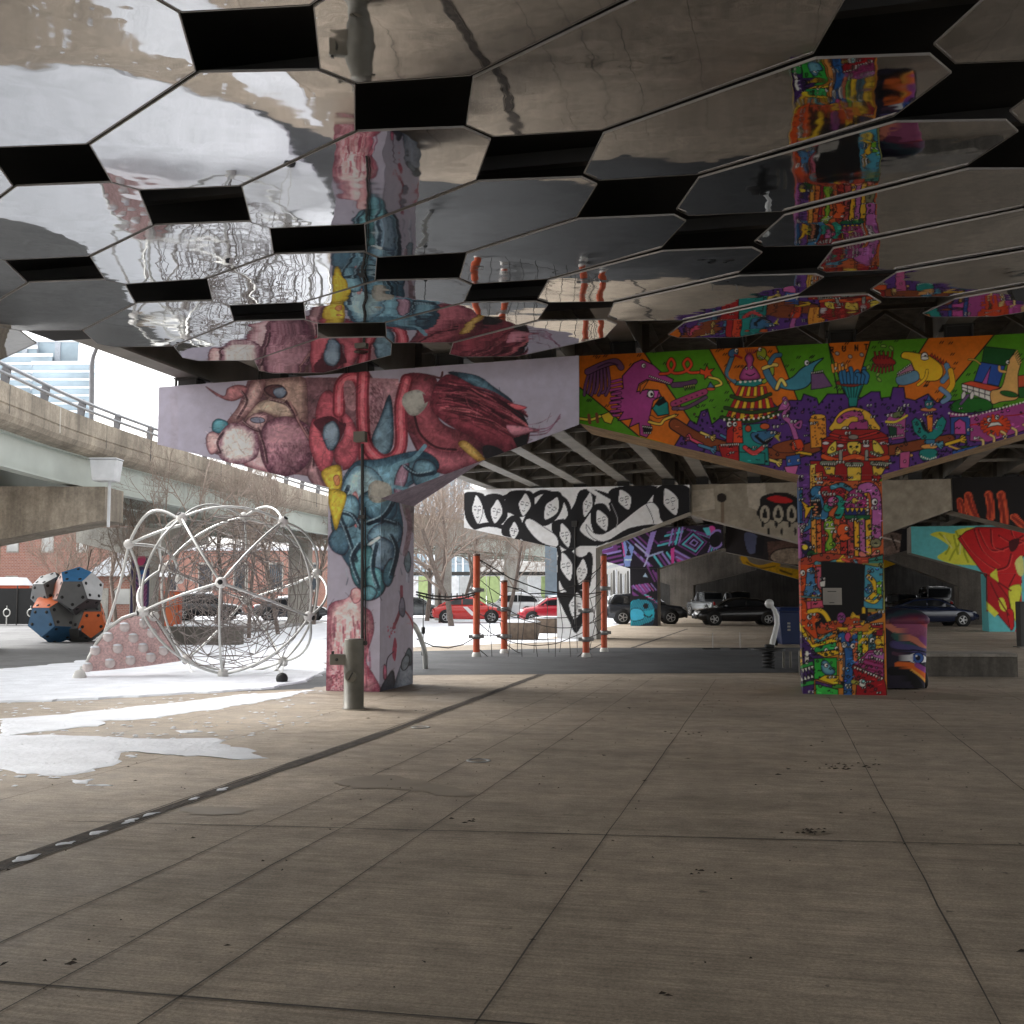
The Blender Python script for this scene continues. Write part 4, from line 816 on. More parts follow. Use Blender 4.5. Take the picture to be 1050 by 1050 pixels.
c.poly([(230, 600), (420, 550), (430, 610), (250, 640)], (40, 140, 70), OL, 6); c.eye(340, 620, 16); c.eye(425, 605, 16); c.poly([(250, 640), (470, 610), (490, 640), (330, 680)], (214, 168, 30), OL, 6)
c.poly([(230, 690), (430, 680), (430, 850), (240, 860)], (40, 146, 50), OL, 7); c.blob([(300, 720), (340, 705), (380, 750), (415, 800), (370, 825), (310, 800)], (40, 80, 110), (100, 150, 160), ol=OL, ow=6, mott=.1); c.eye(340, 745, 16); c.poly([(270, 860), (330, 825), (470, 830), (490, 890), (400, 905)], (214, 168, 30), OL, 6); c.poly([(250, 870), (390, 910), (390, 940), (250, 895)], (58, 30, 84), OL, 5); c.poly([(390, 910), (480, 890), (480, 930), (390, 940)], (60, 120, 40), OL, 5); c.poly([(250, 900), (440, 945), (440, 1060), (260, 1060)], (50, 160, 60), OL, 7)
c.poly([(60, 610), (130, 610), (240, 700), (240, 1060), (60, 1060)], (58, 30, 84), OL, 6); c.poly([(125, 740), (230, 710), (235, 745), (125, 775)], (40, 140, 60), OL, 5); c.poly([(120, 900), (240, 860), (240, 900), (125, 925)], (40, 140, 60), OL, 5); c.teeth((130, 775), (235, 745), 4, 46); c.teeth((130, 880), (240, 845), 4, -46); c.stroke([(180, 640), (180, 720)], (205, 200, 190), 28, sm=False, ol=OL); c.stroke([(120, 620), (130, 730)], (210, 170, 60), 30, sm=False, ol=OL)
for x0, x1, col in ((445, 480, (200, 130, 60)), (480, 510, (120, 90, 80)), (560, 600, (196, 100, 60)), (600, 636, (90, 150, 60)), (640, 690, (210, 166, 30)), (690, 750, (60, 110, 120)), (750, 820, (210, 160, 30))): c.poly([(x0, 470), (x1, 460), (x1, 900), (x0, 900)], col, OL, 5)
for i in range(40): c.ell(rng.uniform(450, 690), rng.uniform(490, 860), 5, 7, (70, 40, 20))
c.stroke([(470, 500), (520, 600), (530, 750), (520, 900), (520, 1060)], (36, 84, 140), 60, ol=OL, ow=7); c.stroke([(580, 500), (545, 600)], (36, 84, 140), 40, sm=False, ol=OL); c.eye(490, 575, 22); c.eye(560, 585, 20); c.ell(520, 510, 26, 40, (170, 60, 110), 0, OL, 5)
c.poly([(690, 620), (810, 600), (820, 850), (560, 740)], (140, 50, 100), OL, 7); c.poly([(690, 640), (820, 640), (820, 700), (650, 690)], (160, 90, 150), OL, 5)
for k in range(3): c.stroke([(640-20*k, 690+36*k), (740, 720+34*k), (820, 740+36*k)], (110, 20, 60), 12)
c.poly([(560, 740), (690, 800), (820, 860), (820, 1080), (600, 1080), (590, 900)], (140, 16, 24), OL, 7, True); c.teeth((570, 750), (815, 850), 11, 26); c.teeth((690, 660), (815, 700), 6, 32)
c.ell(640, 890, 32, 34, (210, 206, 196), 0, OL, 5); c.stroke([(560, 880), (600, 890)], (150, 150, 60), 30, sm=False, ol=OL); c.stroke([(690, 900), (660, 950)], (90, 10, 16), 12); c.eye(720, 540, 22); c.ell(770, 550, 30, 30, (200, 150, 40), 0, OL, 5); c.poly([(700, 470), (810, 440), (810, 500), (740, 500)], (130, 24, 40), OL, 5); hand(690, 480, -.8, 60, YE); c.stroke([(700, 360), (780, 330)], (30, 36, 60), 50, sm=False, ol=OL); c.poly([(700, 400), (810, 390), (810, 440), (720, 430)], (150, 30, 40), OL, 5); c.teeth((720, 400), (810, 390), 5, 20)
# small filler doodles: eyes, ticks, curls and highlights
c.t(580, 330, .4476)
for i in range(1300):
    x, y = rng.uniform(250, 1100), rng.uniform(190, 360)
    if i > 420: x, y = rng.uniform(532, 722), rng.uniform(350, 850)
    X, Y = c.P([(x, y)])[0].astype(int)
    if not (0 <= X < c.w and 0 <= Y < c.h): continue
    b0 = c.a[Y, X].copy()
    if b0.sum() < 90: continue
    k = i % 6; s = rng.uniform(2, 4.6)
    if k == 0: c.eye(x, y, s*.75); c.eye(x+s*1.9, y-.5, s*.7)
    elif k == 1: c.stroke([(x, y), (x+s, y-s), (x+2*s, y), (x+3*s, y-s)], OL, 1.5)
    elif k == 2: c.stroke([(x, y), (x+s, y-s*1.2), (x+s*2, y), (x+s, y+s*.6), (x+s*.6, y-s*.2)], OL, 1.4)
    elif k == 3: c.ell(x, y, s*.9, s*.7, np.clip(b0*rng.uniform(.5, 1.5, 3)+20, 10, 215), rng.uniform(0, 3), OL, 1.3)
    elif k == 4: c.stroke([(x, y), (x+s*2.4, y+rng.uniform(-s, s))], np.clip(b0*1.4+14, 0, 222), 1.8, sm=False)
    else:
        for q in range(3): c.ell(x+q*s, y+rng.uniform(-2, 2), 1.1, 1.1, OL)
nz = vnoise(c.h, c.w, 50)*.6+vnoise(c.h, c.w, 6)*.4; c.a *= (1+.16*(nz[..., None]-.5))
C_RIGHT = c

# --- black and white women with long hair, second row of piers
c = Canvas(468, 488, 722, 670, 5, (196, 196, 200)); c.t(400, 480, .3048); K = (20, 19, 21); W = (196, 196, 200)
for p in ([(250, 85), (310, 85), (318, 110), (312, 150), (298, 185), (283, 205), (262, 185), (250, 150)], [(318, 95), (375, 90), (390, 130), (392, 170), (352, 200), (320, 160)], [(395, 85), (445, 75), (480, 85), (484, 140), (440, 165), (400, 150), (385, 150)],
    [(378, 225), (380, 190), (410, 160), (440, 170), (448, 230), (420, 235)], [(450, 170), (490, 120), (520, 85), (570, 80), (583, 120), (560, 170), (520, 195), (480, 185), (545, 262), (440, 240)], [(590, 170), (620, 120), (640, 75), (690, 78), (685, 130), (660, 170), (640, 210), (690, 245), (735, 245), (700, 262), (640, 262), (605, 280), (570, 240), (555, 200)],
    [(675, 180), (680, 130), (720, 120), (755, 170), (770, 195), (720, 240), (690, 225)], [(745, 70), (890, 60), (870, 110), (830, 150), (790, 180), (760, 190), (740, 140)], [(895, 70), (950, 50), (1010, 70), (1015, 130), (990, 170), (930, 190), (900, 170), (885, 120)], [(760, 175), (870, 190), (800, 225), (730, 235)],
    [(563, 300), (600, 275), (640, 300), (680, 290), (672, 400), (640, 410), (600, 420), (570, 380)], [(565, 430), (600, 415), (660, 420), (655, 500), (625, 555), (600, 510), (580, 470)], [(545, 185), (600, 175), (620, 240), (610, 280), (560, 250)]): c.poly(p, K, sm=True)
for q in ([(285, 200), (330, 190), (380, 200), (430, 240)], [(300, 90), (340, 110), (395, 95)], [(480, 95), (520, 80), (590, 110), (610, 180)], [(690, 80), (740, 100), (760, 160)], [(700, 250), (760, 235), (840, 200), (900, 190)], [(560, 250), (575, 320), (560, 400), (590, 470)], [(670, 290), (668, 360), (655, 440), (640, 520)]): c.stroke(q, K, 15)
def face(x, y, w, h, r=0):
    q, s = math.cos(r), math.sin(r); R = lambda a, b: (x+a*w*q-b*h*s, y+a*w*s+b*h*q)
    c.poly([R(-.2, -1), R(.55, -.6), R(1, 0), R(.7, .6), R(.15, 1.05), R(-.5, .6), R(-.9, 0), R(-.6, -.5)], W, K, 2, True)
    for k in (-.35, .4): c.stroke([R(k-.22, -.15), R(k, -.22), R(k+.22, -.13)], K, 1.8, alpha=.8); c.stroke([R(k-.2, .02), R(k, .07), R(k+.18, .02)], K, 1.8, alpha=.8)
    c.stroke([R(.1, -.05), R(.2, .3), R(.02, .32)], K, 1.2, alpha=.7); c.stroke([R(-.15, .55), R(.05, .6), R(.25, .53)], K, 1.8, alpha=.8)
for a in ((293, 138, 20, 48), (357, 145, 22, 40, .2), (452, 122, 22, 38, .2), (416, 210, 17, 30, .15), (543, 135, 25, 42, .6), (664, 122, 18, 42, .3), (712, 175, 22, 38, -.3), (788, 105, 24, 36, -.3), (943, 112, 27, 48, -.3), (588, 225, 20, 42, -.2), (592, 330, 22, 48, -.2), (644, 348, 20, 44, .2), (625, 462, 26, 45, .2)): face(*a)
c.poly([(660, 190), (690, 220), (740, 210), (860, 120), (900, 130), (910, 170), (930, 195), (880, 190), (800, 205), (730, 245), (690, 240), (665, 215)], W, K, 2, True); c.poly([(455, 190), (470, 170), (520, 200), (560, 230), (560, 265), (500, 245)], W, K, 2, True)
c.stroke([(745, 120), (765, 170), (760, 200)], (120, 120, 122), 3); c.stroke([(860, 120), (880, 160), (890, 200)], K, 2); c.stroke([(670, 70), (700, 90), (735, 110)], W, 14); c.poly([(840, 66), (900, 60), (890, 85), (850, 90)], K)
C_BW = c

# --- grey concrete with black dripping teeth figure
c = Canvas(700, 485, 985, 570, 4, (128, 120, 106)); nz = vnoise(c.h, c.w, 30)*.6+vnoise(c.h, c.w, 7)*.4; c.a *= (1+.25*(nz[..., None]-.5))
c.t(600, 480, .2095)
c.poly([(522, 110), (630, 100), (635, 200), (525, 215)], (148, 140, 126), tex=.1); c.poly([(790, 80), (880, 75), (900, 230), (800, 190)], (152, 144, 130), tex=.1); c.stroke([(672, 150), (672, 270)], (90, 74, 60), 14, alpha=.7); c.ell(668, 145, 24, 22, (34, 28, 24))
c.poly([(855, 180), (865, 140), (930, 120), (1000, 125), (1060, 170), (1060, 260), (855, 240)], (22, 20, 20), sm=True); c.poly([(890, 150), (930, 135), (990, 145), (1015, 165), (950, 172)], (150, 24, 24), sm=True)
for x in (880, 945, 1010): c.ell(x, 225, 27, 46, (142, 134, 118), 0, (20, 18, 18), 4); c.poly([(x-12, 240), (x, 195), (x+12, 240)], (22, 20, 20), sm=True); c.ell(x-10, 275, 7, 16, (22, 20, 20)); c.ell(x+18, 310, 6, 18, (22, 20, 20))
C_GREY = c

# --- black with orange brush strokes
c = Canvas(965, 480, 1300, 560, 4, (20, 17, 17)); c.t(890, 480, .2095)
for (x0, y0, x1, y1, wd) in ((450, 160, 470, 225, 32), (490, 135, 525, 240, 40), (595, 130, 600, 240, 40), (650, 130, 665, 270, 40), (715, 240, 770, 290, 36), (850, 150, 870, 260, 40), (960, 140, 975, 270, 40), (1080, 160, 1100, 280, 40)):
    for k in range(5): c.stroke([(x0+rng.normal(0, 4), y0), ((x0+x1)/2+rng.normal(0, 5), (y0+y1)/2), (x1+rng.normal(0, 3), y1)], [(176, 64, 38), (200, 88, 54), (140, 44, 28), (186, 72, 44), (120, 38, 26)][k], wd*(1-.16*k))
C_BLK = c

# --- purple and teal stripes with a fish head
c = Canvas(604, 528, 830, 655, 6, (26, 20, 32)); c.t(600, 520, .1524); P1, P2, P3, P4 = (96, 50, 104), (128, 110, 170), (76, 160, 170), (176, 60, 130)
def stripes(x0, y0, dx, dy, n, L, wd, cols, ang):
    for k in range(n):
        x, y = x0+dx*k, y0+dy*k; c.stroke([(x, y), (x+L*math.cos(ang), y+L*math.sin(ang))], cols[k % len(cols)], wd, sm=False)
stripes(75, 300, 6, 30, 5, 160, 15, [P1, P2, P1], -.22)
c.poly([(75, 268), (210, 235), (220, 290), (90, 320)], P1); c.poly([(110, 262), (180, 246), (185, 270), (115, 290)], (26, 20, 32), P2, 7)
c.poly([(250, 250), (270, 215), (330, 270), (310, 350), (300, 400), (265, 400)], (110, 130, 180)); c.poly([(275, 325), (290, 270), (310, 325)], (26, 20, 32)); c.poly([(270, 225), (300, 250), (285, 290)], (40, 40, 60)); c.stroke([(270, 355), (310, 355)], (170, 200, 210), 9, sm=False); c.stroke([(250, 240), (265, 330)], P4, 9, sm=False)
stripes(300, 215, 28, -10, 5, 120, 12, [P1, P2, P1, (30, 26, 40)], .75); stripes(330, 300, 22, 18, 6, 90, 14, [P2, P1], .8)
c.poly([(440, 170), (480, 160), (440, 290), (425, 340), (400, 330)], P2); c.stroke([(340, 250), (430, 330)], (150, 150, 180), 12, sm=False); c.stroke([(430, 330), (520, 300)], (130, 140, 170), 13, sm=False); c.stroke([(425, 330), (385, 430)], (150, 150, 180), 10, sm=False)
stripes(490, 260, 16, -22, 5, 120, 13, [P3, P1, (30, 26, 40)], -.25); stripes(465, 330, 28, -8, 5, 90, 14, [P3, P1, P2], .95); stripes(590, 150, 22, -4, 4, 110, 13, [P2, P1, P3], 1.8); stripes(600, 290, 8, 22, 6, 150, 14, [P2, P1, P2, P4], .5)
stripes(690, 150, 30, 8, 4, 150, 15, [P1, P3, P1], .35)
for k, col in enumerate((P1, (30, 24, 44), P3, P1, (26, 20, 32), P2, (26, 20, 32))):
    s = 118-16*k; c.poly([(735-s, 240+s*.12), (735-s*.1, 240-s*.75), (735+s*.75, 240-s*.05), (735+s*.1, 240+s*.75)], col)
c.ell(850, 155, 28, 30, P4); c.poly([(790, 140), (835, 135), (850, 190), (820, 190)], P3); stripes(830, 300, 18, -6, 4, 70, 11, [P2, P3], -1.2)
c.ell(885, 215, 44, 60, (26, 22, 30), .2, P2, 14); c.ell(870, 225, 36, 46, (18, 16, 20)); c.poly([(575, 280), (600, 270), (600, 380), (580, 380)], P4)
# dark band to the right, then column
c.poly([(905, 60), (1500, 60), (1500, 500), (930, 330)], (26, 22, 25)); c.poly([(1200, 140), (1290, 150), (1270, 260), (1190, 250)], (52, 48, 66), sm=True)
c.poly([(305, 400), (490, 400), (490, 830), (305, 830)], (22, 20, 26)); stripes(420, 400, 18, 14, 6, 110, 13, [P1, (26, 20, 32), P1], 1.1); c.poly([(385, 470), (405, 440), (425, 475)], (140, 160, 180), K, 3)
c.poly([(312, 530), (420, 510), (440, 560), (390, 600), (320, 595)], P1); stripes(322, 525, 20, -2, 7, 60, 6, [P2, (150, 70, 130)], .9); stripes(400, 590, 14, 10, 6, 30, 8, [P3, P4], .3); c.stroke([(330, 560), (400, 610), (460, 640)], (24, 22, 28), 22)
c.poly([(308, 640), (380, 622), (440, 640), (466, 700), (455, 760), (400, 785), (315, 815), (308, 760)], (38, 140, 160), sm=True)
for k in range(17): c.stroke([(300+k*11, 700-abs(8-k)*2), (330+k*11, 625)], (30, 60, 80), 5, sm=False)
for k in range(12): c.stroke([(310+k*12, 810), (335+k*12, 745)], (30, 60, 80), 5, sm=False)
c.poly([(308, 690), (370, 685), (400, 720), (385, 755), (308, 760)], (56, 150, 180), (20, 20, 26), 4, True); c.ell(408, 665, 20, 18, (22, 20, 26)); c.stroke([(395, 725), (430, 740), (450, 725)], (20, 20, 26), 8)
C_PUR = c

# --- dark band with pale animal, and yellow fruit band farther back
c = Canvas(715, 528, 960, 610, 4, (34, 30, 32)); c.t(600, 480, .2095)
c.poly([(780, 320), (840, 330), (850, 400), (800, 415)], (70, 74, 100), sm=True); c.poly([(840, 340), (880, 330), (870, 430), (830, 425)], (24, 22, 26)); c.poly([(890, 360), (1050, 350), (1050, 480), (900, 450)], (70, 50, 44), tex=.4)
for k in range(70): c.stroke([(rng.uniform(890, 1050), rng.uniform(360, 460)), (rng.uniform(890, 1050), rng.uniform(360, 460))], (96, 76, 66), 2, sm=False, alpha=.35)
c.poly([(905, 440), (930, 405), (1000, 390), (1060, 400), (1060, 470), (950, 465)], (120, 106, 92), (30, 22, 20), 5, True, tex=.3); c.t(790, 480, .2381)
c.poly([(470, 300), (520, 275), (575, 290), (590, 340), (540, 370), (470, 380)], (104, 88, 80), (36, 28, 28), 6, True, tex=.4); c.stroke([(490, 300), (560, 320), (570, 350)], (180, 170, 160), 6); c.stroke([(520, 290), (545, 350)], (40, 32, 30), 7); c.poly([(575, 260), (640, 255), (620, 380), (560, 380)], (30, 30, 34), sm=True)
C_DARKB = c
c = Canvas(655, 545, 1020, 660, 4, (112, 104, 92)); nz = vnoise(c.h, c.w, 30); c.a *= (1+.2*(nz[..., None]-.5)); c.t(600, 480, .2095)
c.stroke([(775, 440), (800, 475), (860, 490), (940, 470)], (176, 134, 24), 32); c.stroke([(790, 460), (850, 490), (930, 480)], (110, 84, 20), 7); c.poly([(860, 505), (940, 480), (1060, 500), (1060, 560), (960, 545)], (176, 136, 20), tex=.15); c.stroke([(955, 500), (1010, 520)], (90, 70, 20), 10)
c.t(790, 480, .2381); c.poly([(480, 400), (530, 380), (580, 390), (570, 450), (510, 450), (470, 440)], (180, 140, 20), sm=True, tex=.15); c.stroke([(540, 380), (580, 400)], (60, 46, 20), 10)
C_YEL = c

# --- turquoise with red draped cloth
c = Canvas(925, 528, 1230, 660, 4, (84, 160, 164)); c.t(890, 480, .2095); YG, RC = (186, 190, 60), (170, 26, 30)
c.poly([(305, 325), (350, 310), (420, 320), (440, 300), (520, 290), (600, 300), (620, 420), (640, 560), (600, 530), (540, 480), (420, 470), (340, 440), (370, 410), (400, 385), (345, 345)], YG, sm=True)
for q in ([(350, 320), (400, 370), (380, 420)], [(430, 310), (450, 360), (420, 410), (400, 450)], [(480, 330), (470, 400), (490, 460)], [(420, 330), (440, 420)]): c.stroke(q, (140, 146, 36), 9)
for q in ([(370, 330), (410, 390)], [(455, 330), (450, 420)]): c.stroke(q, (214, 214, 120), 7)
c.poly([(440, 345), (480, 310), (530, 290), (1200, 290), (1200, 470), (760, 430), (740, 480), (752, 560), (700, 600), (690, 640), (640, 640), (580, 540), (560, 510), (500, 430)], RC, (70, 10, 14), 4)
for q in ([(450, 330), (500, 400), (580, 470), (640, 500)], [(520, 300), (560, 400), (640, 470)], [(540, 300), (600, 400), (700, 380), (760, 360)], [(600, 300), (610, 380), (660, 400)], [(620, 500), (680, 480), (700, 420)], [(640, 330), (700, 360), (760, 330)], [(700, 300), (720, 340), (820, 380)], [(800, 330), (900, 400), (1000, 420)]): c.stroke(q, (90, 12, 18), 7); c.stroke([(x+7, y+7) for x, y in q], (196, 60, 56), 5)
c.poly([(690, 360), (740, 345), (730, 390), (700, 410)], (60, 12, 16), sm=True)
c.poly([(580, 520), (752, 480), (752, 830), (580, 830)], RC); c.poly([(575, 700), (760, 700), (760, 830), (575, 830)], (84, 160, 164))
c.poly([(580, 520), (620, 540), (690, 640), (700, 740), (690, 780), (640, 720), (600, 700), (580, 650)], (150, 22, 28), (70, 10, 14), 4)
c.poly([(596, 520), (630, 490), (640, 560), (600, 530)], YG); c.poly([(755, 430), (720, 460), (735, 520), (760, 520)], (196, 190, 110), sm=True); c.poly([(690, 590), (740, 570), (752, 600), (735, 680), (725, 750), (700, 680)], YG, (110, 110, 30), 3, True); c.poly([(640, 640), (665, 640), (680, 700), (650, 690)], YG, sm=True); c.poly([(578, 650), (640, 710), (620, 730), (580, 690)], YG)
c.poly([(735, 690), (760, 690), (760, 800), (720, 800), (735, 760)], RC, sm=True); c.poly([(680, 690), (710, 700), (715, 770), (700, 795), (690, 760)], RC, (70, 10, 14), 3, True)
for q in ([(600, 560), (640, 640), (690, 720)], [(640, 560), (700, 600)], [(720, 520), (690, 580)]): c.stroke(q, (84, 10, 16), 6)
C_TUR = c
# --- plain dark purple street art for the ramp column
c = Canvas(125, 535, 235, 640, 5, (150, 150, 146)); c.poly([(75, 535), (135, 535), (152, 560), (100, 562)], (150, 150, 146)); c.poly([(75, 550), (112, 545), (120, 548), (100, 555)], (36, 84, 130))
c.t(0, 540, .1524); c.poly([(870, 170), (1060, 170), (1060, 620), (870, 620)], (40, 34, 60)); c.poly([(900, 190), (980, 200), (960, 260), (905, 250)], (130, 40, 70), sm=True); c.ell(960, 340, 30, 50, (30, 70, 110)); c.poly([(920, 420), (990, 400), (960, 560), (900, 580)], (80, 30, 60), sm=True)
for k in range(8): c.stroke([(900, 300+30*k), (950, 330+34*k), (985, 300+30*k)], (100, 60, 90), 8)
C_RAMP = c
# ------------------------------------------------------------------ piers
M_lav = concrete('lavender_paint', (.36, .31, .40), streak=.2, stain=.15)
M_ochre = concrete('ochre_painted_concrete', (.42, .27, .13), streak=.3, stain=.3)
GAIN = 1.75
UL, UM, UR = 17.28, 18.5, 18.2
pL, qL = pier('bridge_pier', 'lavender T-shaped pier painted with rounded pink and blue creatures, grey post in front of it', UL,
    dict(TL=(163, 397), BL=(163, 456), JL=(337, 500), JR=(391, 511), BR=(593.5, 435.5), TR=(593.5, 364.5)), 1.7, C_LEFT, 1.7, M_lav, .0125, side='R', skew=1.5)
pM, qM = pier('bridge_pier', 'T-shaped pier covered in a dense orange, green and purple cartoon carnival mural', UM,
    dict(TL=(594, 365), BL=(594, 434), JL=(819, 487), JR=(904, 487)), 1.35, C_RIGHT, 1.45, M_conl, .0115, mirror=True, side='L', cap_m=M_ochre)
p2L, q2L = pier('bridge_pier', 'T-shaped pier painted white with black long-haired women', 39.6,
    dict(TL=(476, 502), BL=(476, 541), JL=(571, 562), JR=(611, 562), BR=(707, 525), TR=(707, 497)), 1.5, C_BW, GAIN, M_conl, .03)
p2M, q2M = pier('bridge_pier', 'bare grey concrete pier with a black dripping teeth figure, behind the carnival pier', 40,
    dict(TL=(709, 497), BL=(709, 528), JL=(822, 557), JR=(880, 557), BR=(975, 523), TR=(975, 491)), 1.5, C_GREY, GAIN, M_con, .04)
p2R, q2R = pier('bridge_pier', 'black painted pier with bright orange finger strokes at the right edge', 40.5,
    dict(TL=(976, 490), BL=(976, 524), JL=(1075, 548), JR=(1120, 548), BR=(1230, 516), TR=(1230, 484)), 1.5, C_BLK, GAIN, M_con, .04)
p3L, q3L = pier('bridge_pier', 'pier with purple and teal stripes and a turquoise fish head on its column', 57,
    dict(TL=(613, 545), BL=(613, 573), JL=(646, 583), JR=(674, 583), BR=(742, 562), TR=(742, 537)), 1.5, C_PUR, GAIN, M_con, .04)
p3M, q3M = pier('bridge_pier', 'pier with a dark mural band and pale crumpled shape, behind the carnival column', 58,
    dict(TL=(744, 536), BL=(744, 566), JL=(826, 582), JR=(864, 582), BR=(932, 564), TR=(932, 538)), 1.5, C_DARKB, GAIN, M_con, .05)
p3R, q3R = pier('bridge_pier', 'turquoise pier painted with a red and yellow draped cloth at the right', 51.5,
    dict(TL=(934, 540), BL=(934, 567), JL=(1012, 588), JR=(1052, 588), BR=(1130, 566), TR=(1130, 537)), 1.5, C_TUR, GAIN, M_con, .035, side='L')
M_dcon = concrete('shade_toned_concrete', (.20, .18, .155), streak=.16)  # plain concrete with the far bay's shade mixed into its colour
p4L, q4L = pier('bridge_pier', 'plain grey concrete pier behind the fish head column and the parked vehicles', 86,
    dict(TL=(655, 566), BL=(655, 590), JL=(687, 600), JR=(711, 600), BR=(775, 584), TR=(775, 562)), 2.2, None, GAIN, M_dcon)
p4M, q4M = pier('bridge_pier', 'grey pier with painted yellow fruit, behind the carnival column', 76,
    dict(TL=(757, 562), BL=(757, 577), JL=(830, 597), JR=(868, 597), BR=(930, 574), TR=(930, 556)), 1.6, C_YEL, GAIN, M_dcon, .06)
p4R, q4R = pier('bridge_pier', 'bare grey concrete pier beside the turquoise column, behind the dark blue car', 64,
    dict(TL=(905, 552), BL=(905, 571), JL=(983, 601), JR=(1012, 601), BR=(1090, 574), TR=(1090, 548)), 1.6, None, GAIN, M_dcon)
# conduit with junction boxes on the lavender pier
f = lambda px, py, u: uv(u, *onrow(px, py, u))
mb = MB().tube([f(371.5, 455, UL-.05), f(371.5, 662, UL-.05)], .026, 8); mb.tube([f(374.5, 520, UL-.04), f(374.5, 660, UL-.04)], .012, 6)
cd = mb.build('conduit_pipe', M_dark, pL)
MB().box(f(369.5, 448, UL-.07), (.2, .13, .17), -HA).build('junction_box', mat('box_grey', (.16, .15, .12)), pL)
MB().box(f(371.5, 530, UL-.05), (.11, .08, .06), -HA).build('pipe_clamp', M_dark, pL)
mb = MB().tube([f(589.5, 540, 39.54), f(589.5, 640, 39.54)], .03, 6); mb.build('conduit_pipe', M_dark, p2L)
MB().box(f(589, 537, 39.5), (.2, .12, .2), -HA).build('junction_box', M_dark, p2L)
a = f(840, 603, UM-.02); b = f(867, 620, UM-.02)
MB().box(f(853.5, 611.5, UM-.02), (.29, .025, .27), -HA).build('notice_board', mat('notice', (.30, .28, .25)), pM)
for (s, y) in ((.5, 606.5), (.28, 618)): MB().beam(f(853-9*s, y, UM-.034), f(853+9*s, y, UM-.034), .003, .012).build('notice_lettering', M_dark, pM)

# ------------------------------------------------------------------ highway decks
def deck(label, v0, v1, zl, cross, ng=5, depth=1.0, zs=(0, 0), piers=()):
    """zl: (u, z of the girder soffits); zs: crossfall added at the two edges"""
    root = thing('highway_bridge', label, 'bridge', uv(20, (v0+v1)/2, 5.7), group='parallel highway decks overhead')
    zz = lambda u, v: float(np.interp(u, [a for a, b in zl], [b for a, b in zl]))+zs[0]+(zs[1]-zs[0])*(v-v0)/(v1-v0)
    us = [a for a, b in zl]
    mb = MB()
    for a, b in zip(us, us[1:]):
        P = lambda u, v, dz: uv(u, v, zz(u, v)+dz)
        e = .003 if b != us[-1] else 0
        mb.hexa([P(a, v0, depth+.003), P(a, v1, depth+.003), P(b-e, v1, depth+.003), P(b-e, v0, depth+.003), P(a, v0, depth+.3), P(a, v1, depth+.3), P(b-e, v1, depth+.3), P(b-e, v0, depth+.3)])
    mb.build('deck_slab', M_deck, root)
    for k, v in enumerate((v0, v1)):
        mb = MB(); s = .25 if k == 0 else -.25
        for a, b in zip(us, us[1:]): mb.beam(uv(a, v+s/2, zz(a, v)+depth+.75), uv(b-.003, v+s/2, zz(b, v)+depth+.75), .25, .89)
        mb.build('parapet', M_ramp, root)
    vg = [v0+.55+(v1-v0-1.1)*i/(ng-1) for i in range(ng)]
    for v in vg:
        mb = MB()
        for a, b in zip(us, us[1:]):
            za, zb = zz(a, v), zz(b, v); e = .002
            mb.beam(uv(a, v, za+.02), uv(b-e, v, zb+.02), .42, .04)
            mb.beam(uv(a, v, za+depth/2+.01), uv(b-e, v, zb+depth/2+.01), .025, depth-.062)
            mb.beam(uv(a, v, za+depth-.018), uv(b-e, v, zb+depth-.018), .36, .036)
            L = b-a; nst = int(L/2.5)
            for i in range(1, nst):      # web stiffeners
                t = i/nst; u = a+L*t; z = za+(zb-za)*t
                for s in (-1, 1): mb.box(uv(u, v+s*.085, z+depth/2), (.14, .012, depth-.085), -HA)
        mb.build('girder', M_steel, root)
    for u in cross:
        mb = MB()
        for a, b in zip(vg, vg[1:]):
            A, B = zz(u, a), zz(u, b); m = (a+b)/2; mz = (A+B)/2
            mb.beam(uv(u, a+.02, A+.14), uv(u, b-.02, B+.14), .09, .09); mb.beam(uv(u, a+.02, A+depth-.16), uv(u, b-.02, B+depth-.16), .09, .09)
            mb.beam(uv(u+.06, a+.03, A+.2), uv(u+.06, m, mz+depth-.22), .07, .07); mb.beam(uv(u+.06, b-.03, B+.2), uv(u+.06, m, mz+depth-.22), .07, .07)
        mb.build('cross_brace', M_steel, root)
    for (rt, q, u) in piers: [bearings(rt, q, u, zz(u+.55, v), [v]) for v in vg if q['TL'][0] < v < q['TR'][0]]
    return zz, vg
CR = [6, 10, 14, 21, 24.5, 28, 31.5, 35, 38.2, 45, 50, 55, 64, 72, 80]
deck('highway deck over the lavender pier, its edge open to the sky on the left', -10.75, -3.15, [(-26, 5.75), (18, 5.75), (40, 5.80), (58, 5.25), (87, 4.85), (124, 4.85)], CR, 5, 1.05, (-.28, .02), ((pL, qL, UL), (p2L, q2L, 39.6)))
deck('highway deck over the carnival mural pier, in the middle of the three', -3.05, 5.35, [(-26, 6.0), (19, 6.0), (40, 5.85), (58, 5.25), (77, 4.85), (124, 4.85)], CR, 5, 1.05, (0, 0), ((pM, qM, UM), (p2M, q2M, 40)))
deck('highway deck farthest right, over the orange-stroke pier', 5.6, 14.2, [(-26, 6.0), (20, 6.0), (40.5, 5.8), (52, 4.95), (64, 4.85), (124, 4.85)], CR, 5, 1.05, (0, 0), ((p2R, q2R, 40.5),))
t = thing('abutment_wall', 'dark concrete wall closing the far end of the underpass', 'wall', uv(110, 10))
MB().hexa([uv(110, -11.2), uv(110, 30), uv(111.5, 30), uv(111.5, -11.2), uv(110, -11.2, 4.8), uv(110, 30, 4.8), uv(111.5, 30, 4.8), uv(111.5, -11.2, 4.8)]).build('wall', concrete('dark_concrete', (.07, .065, .06)), t)

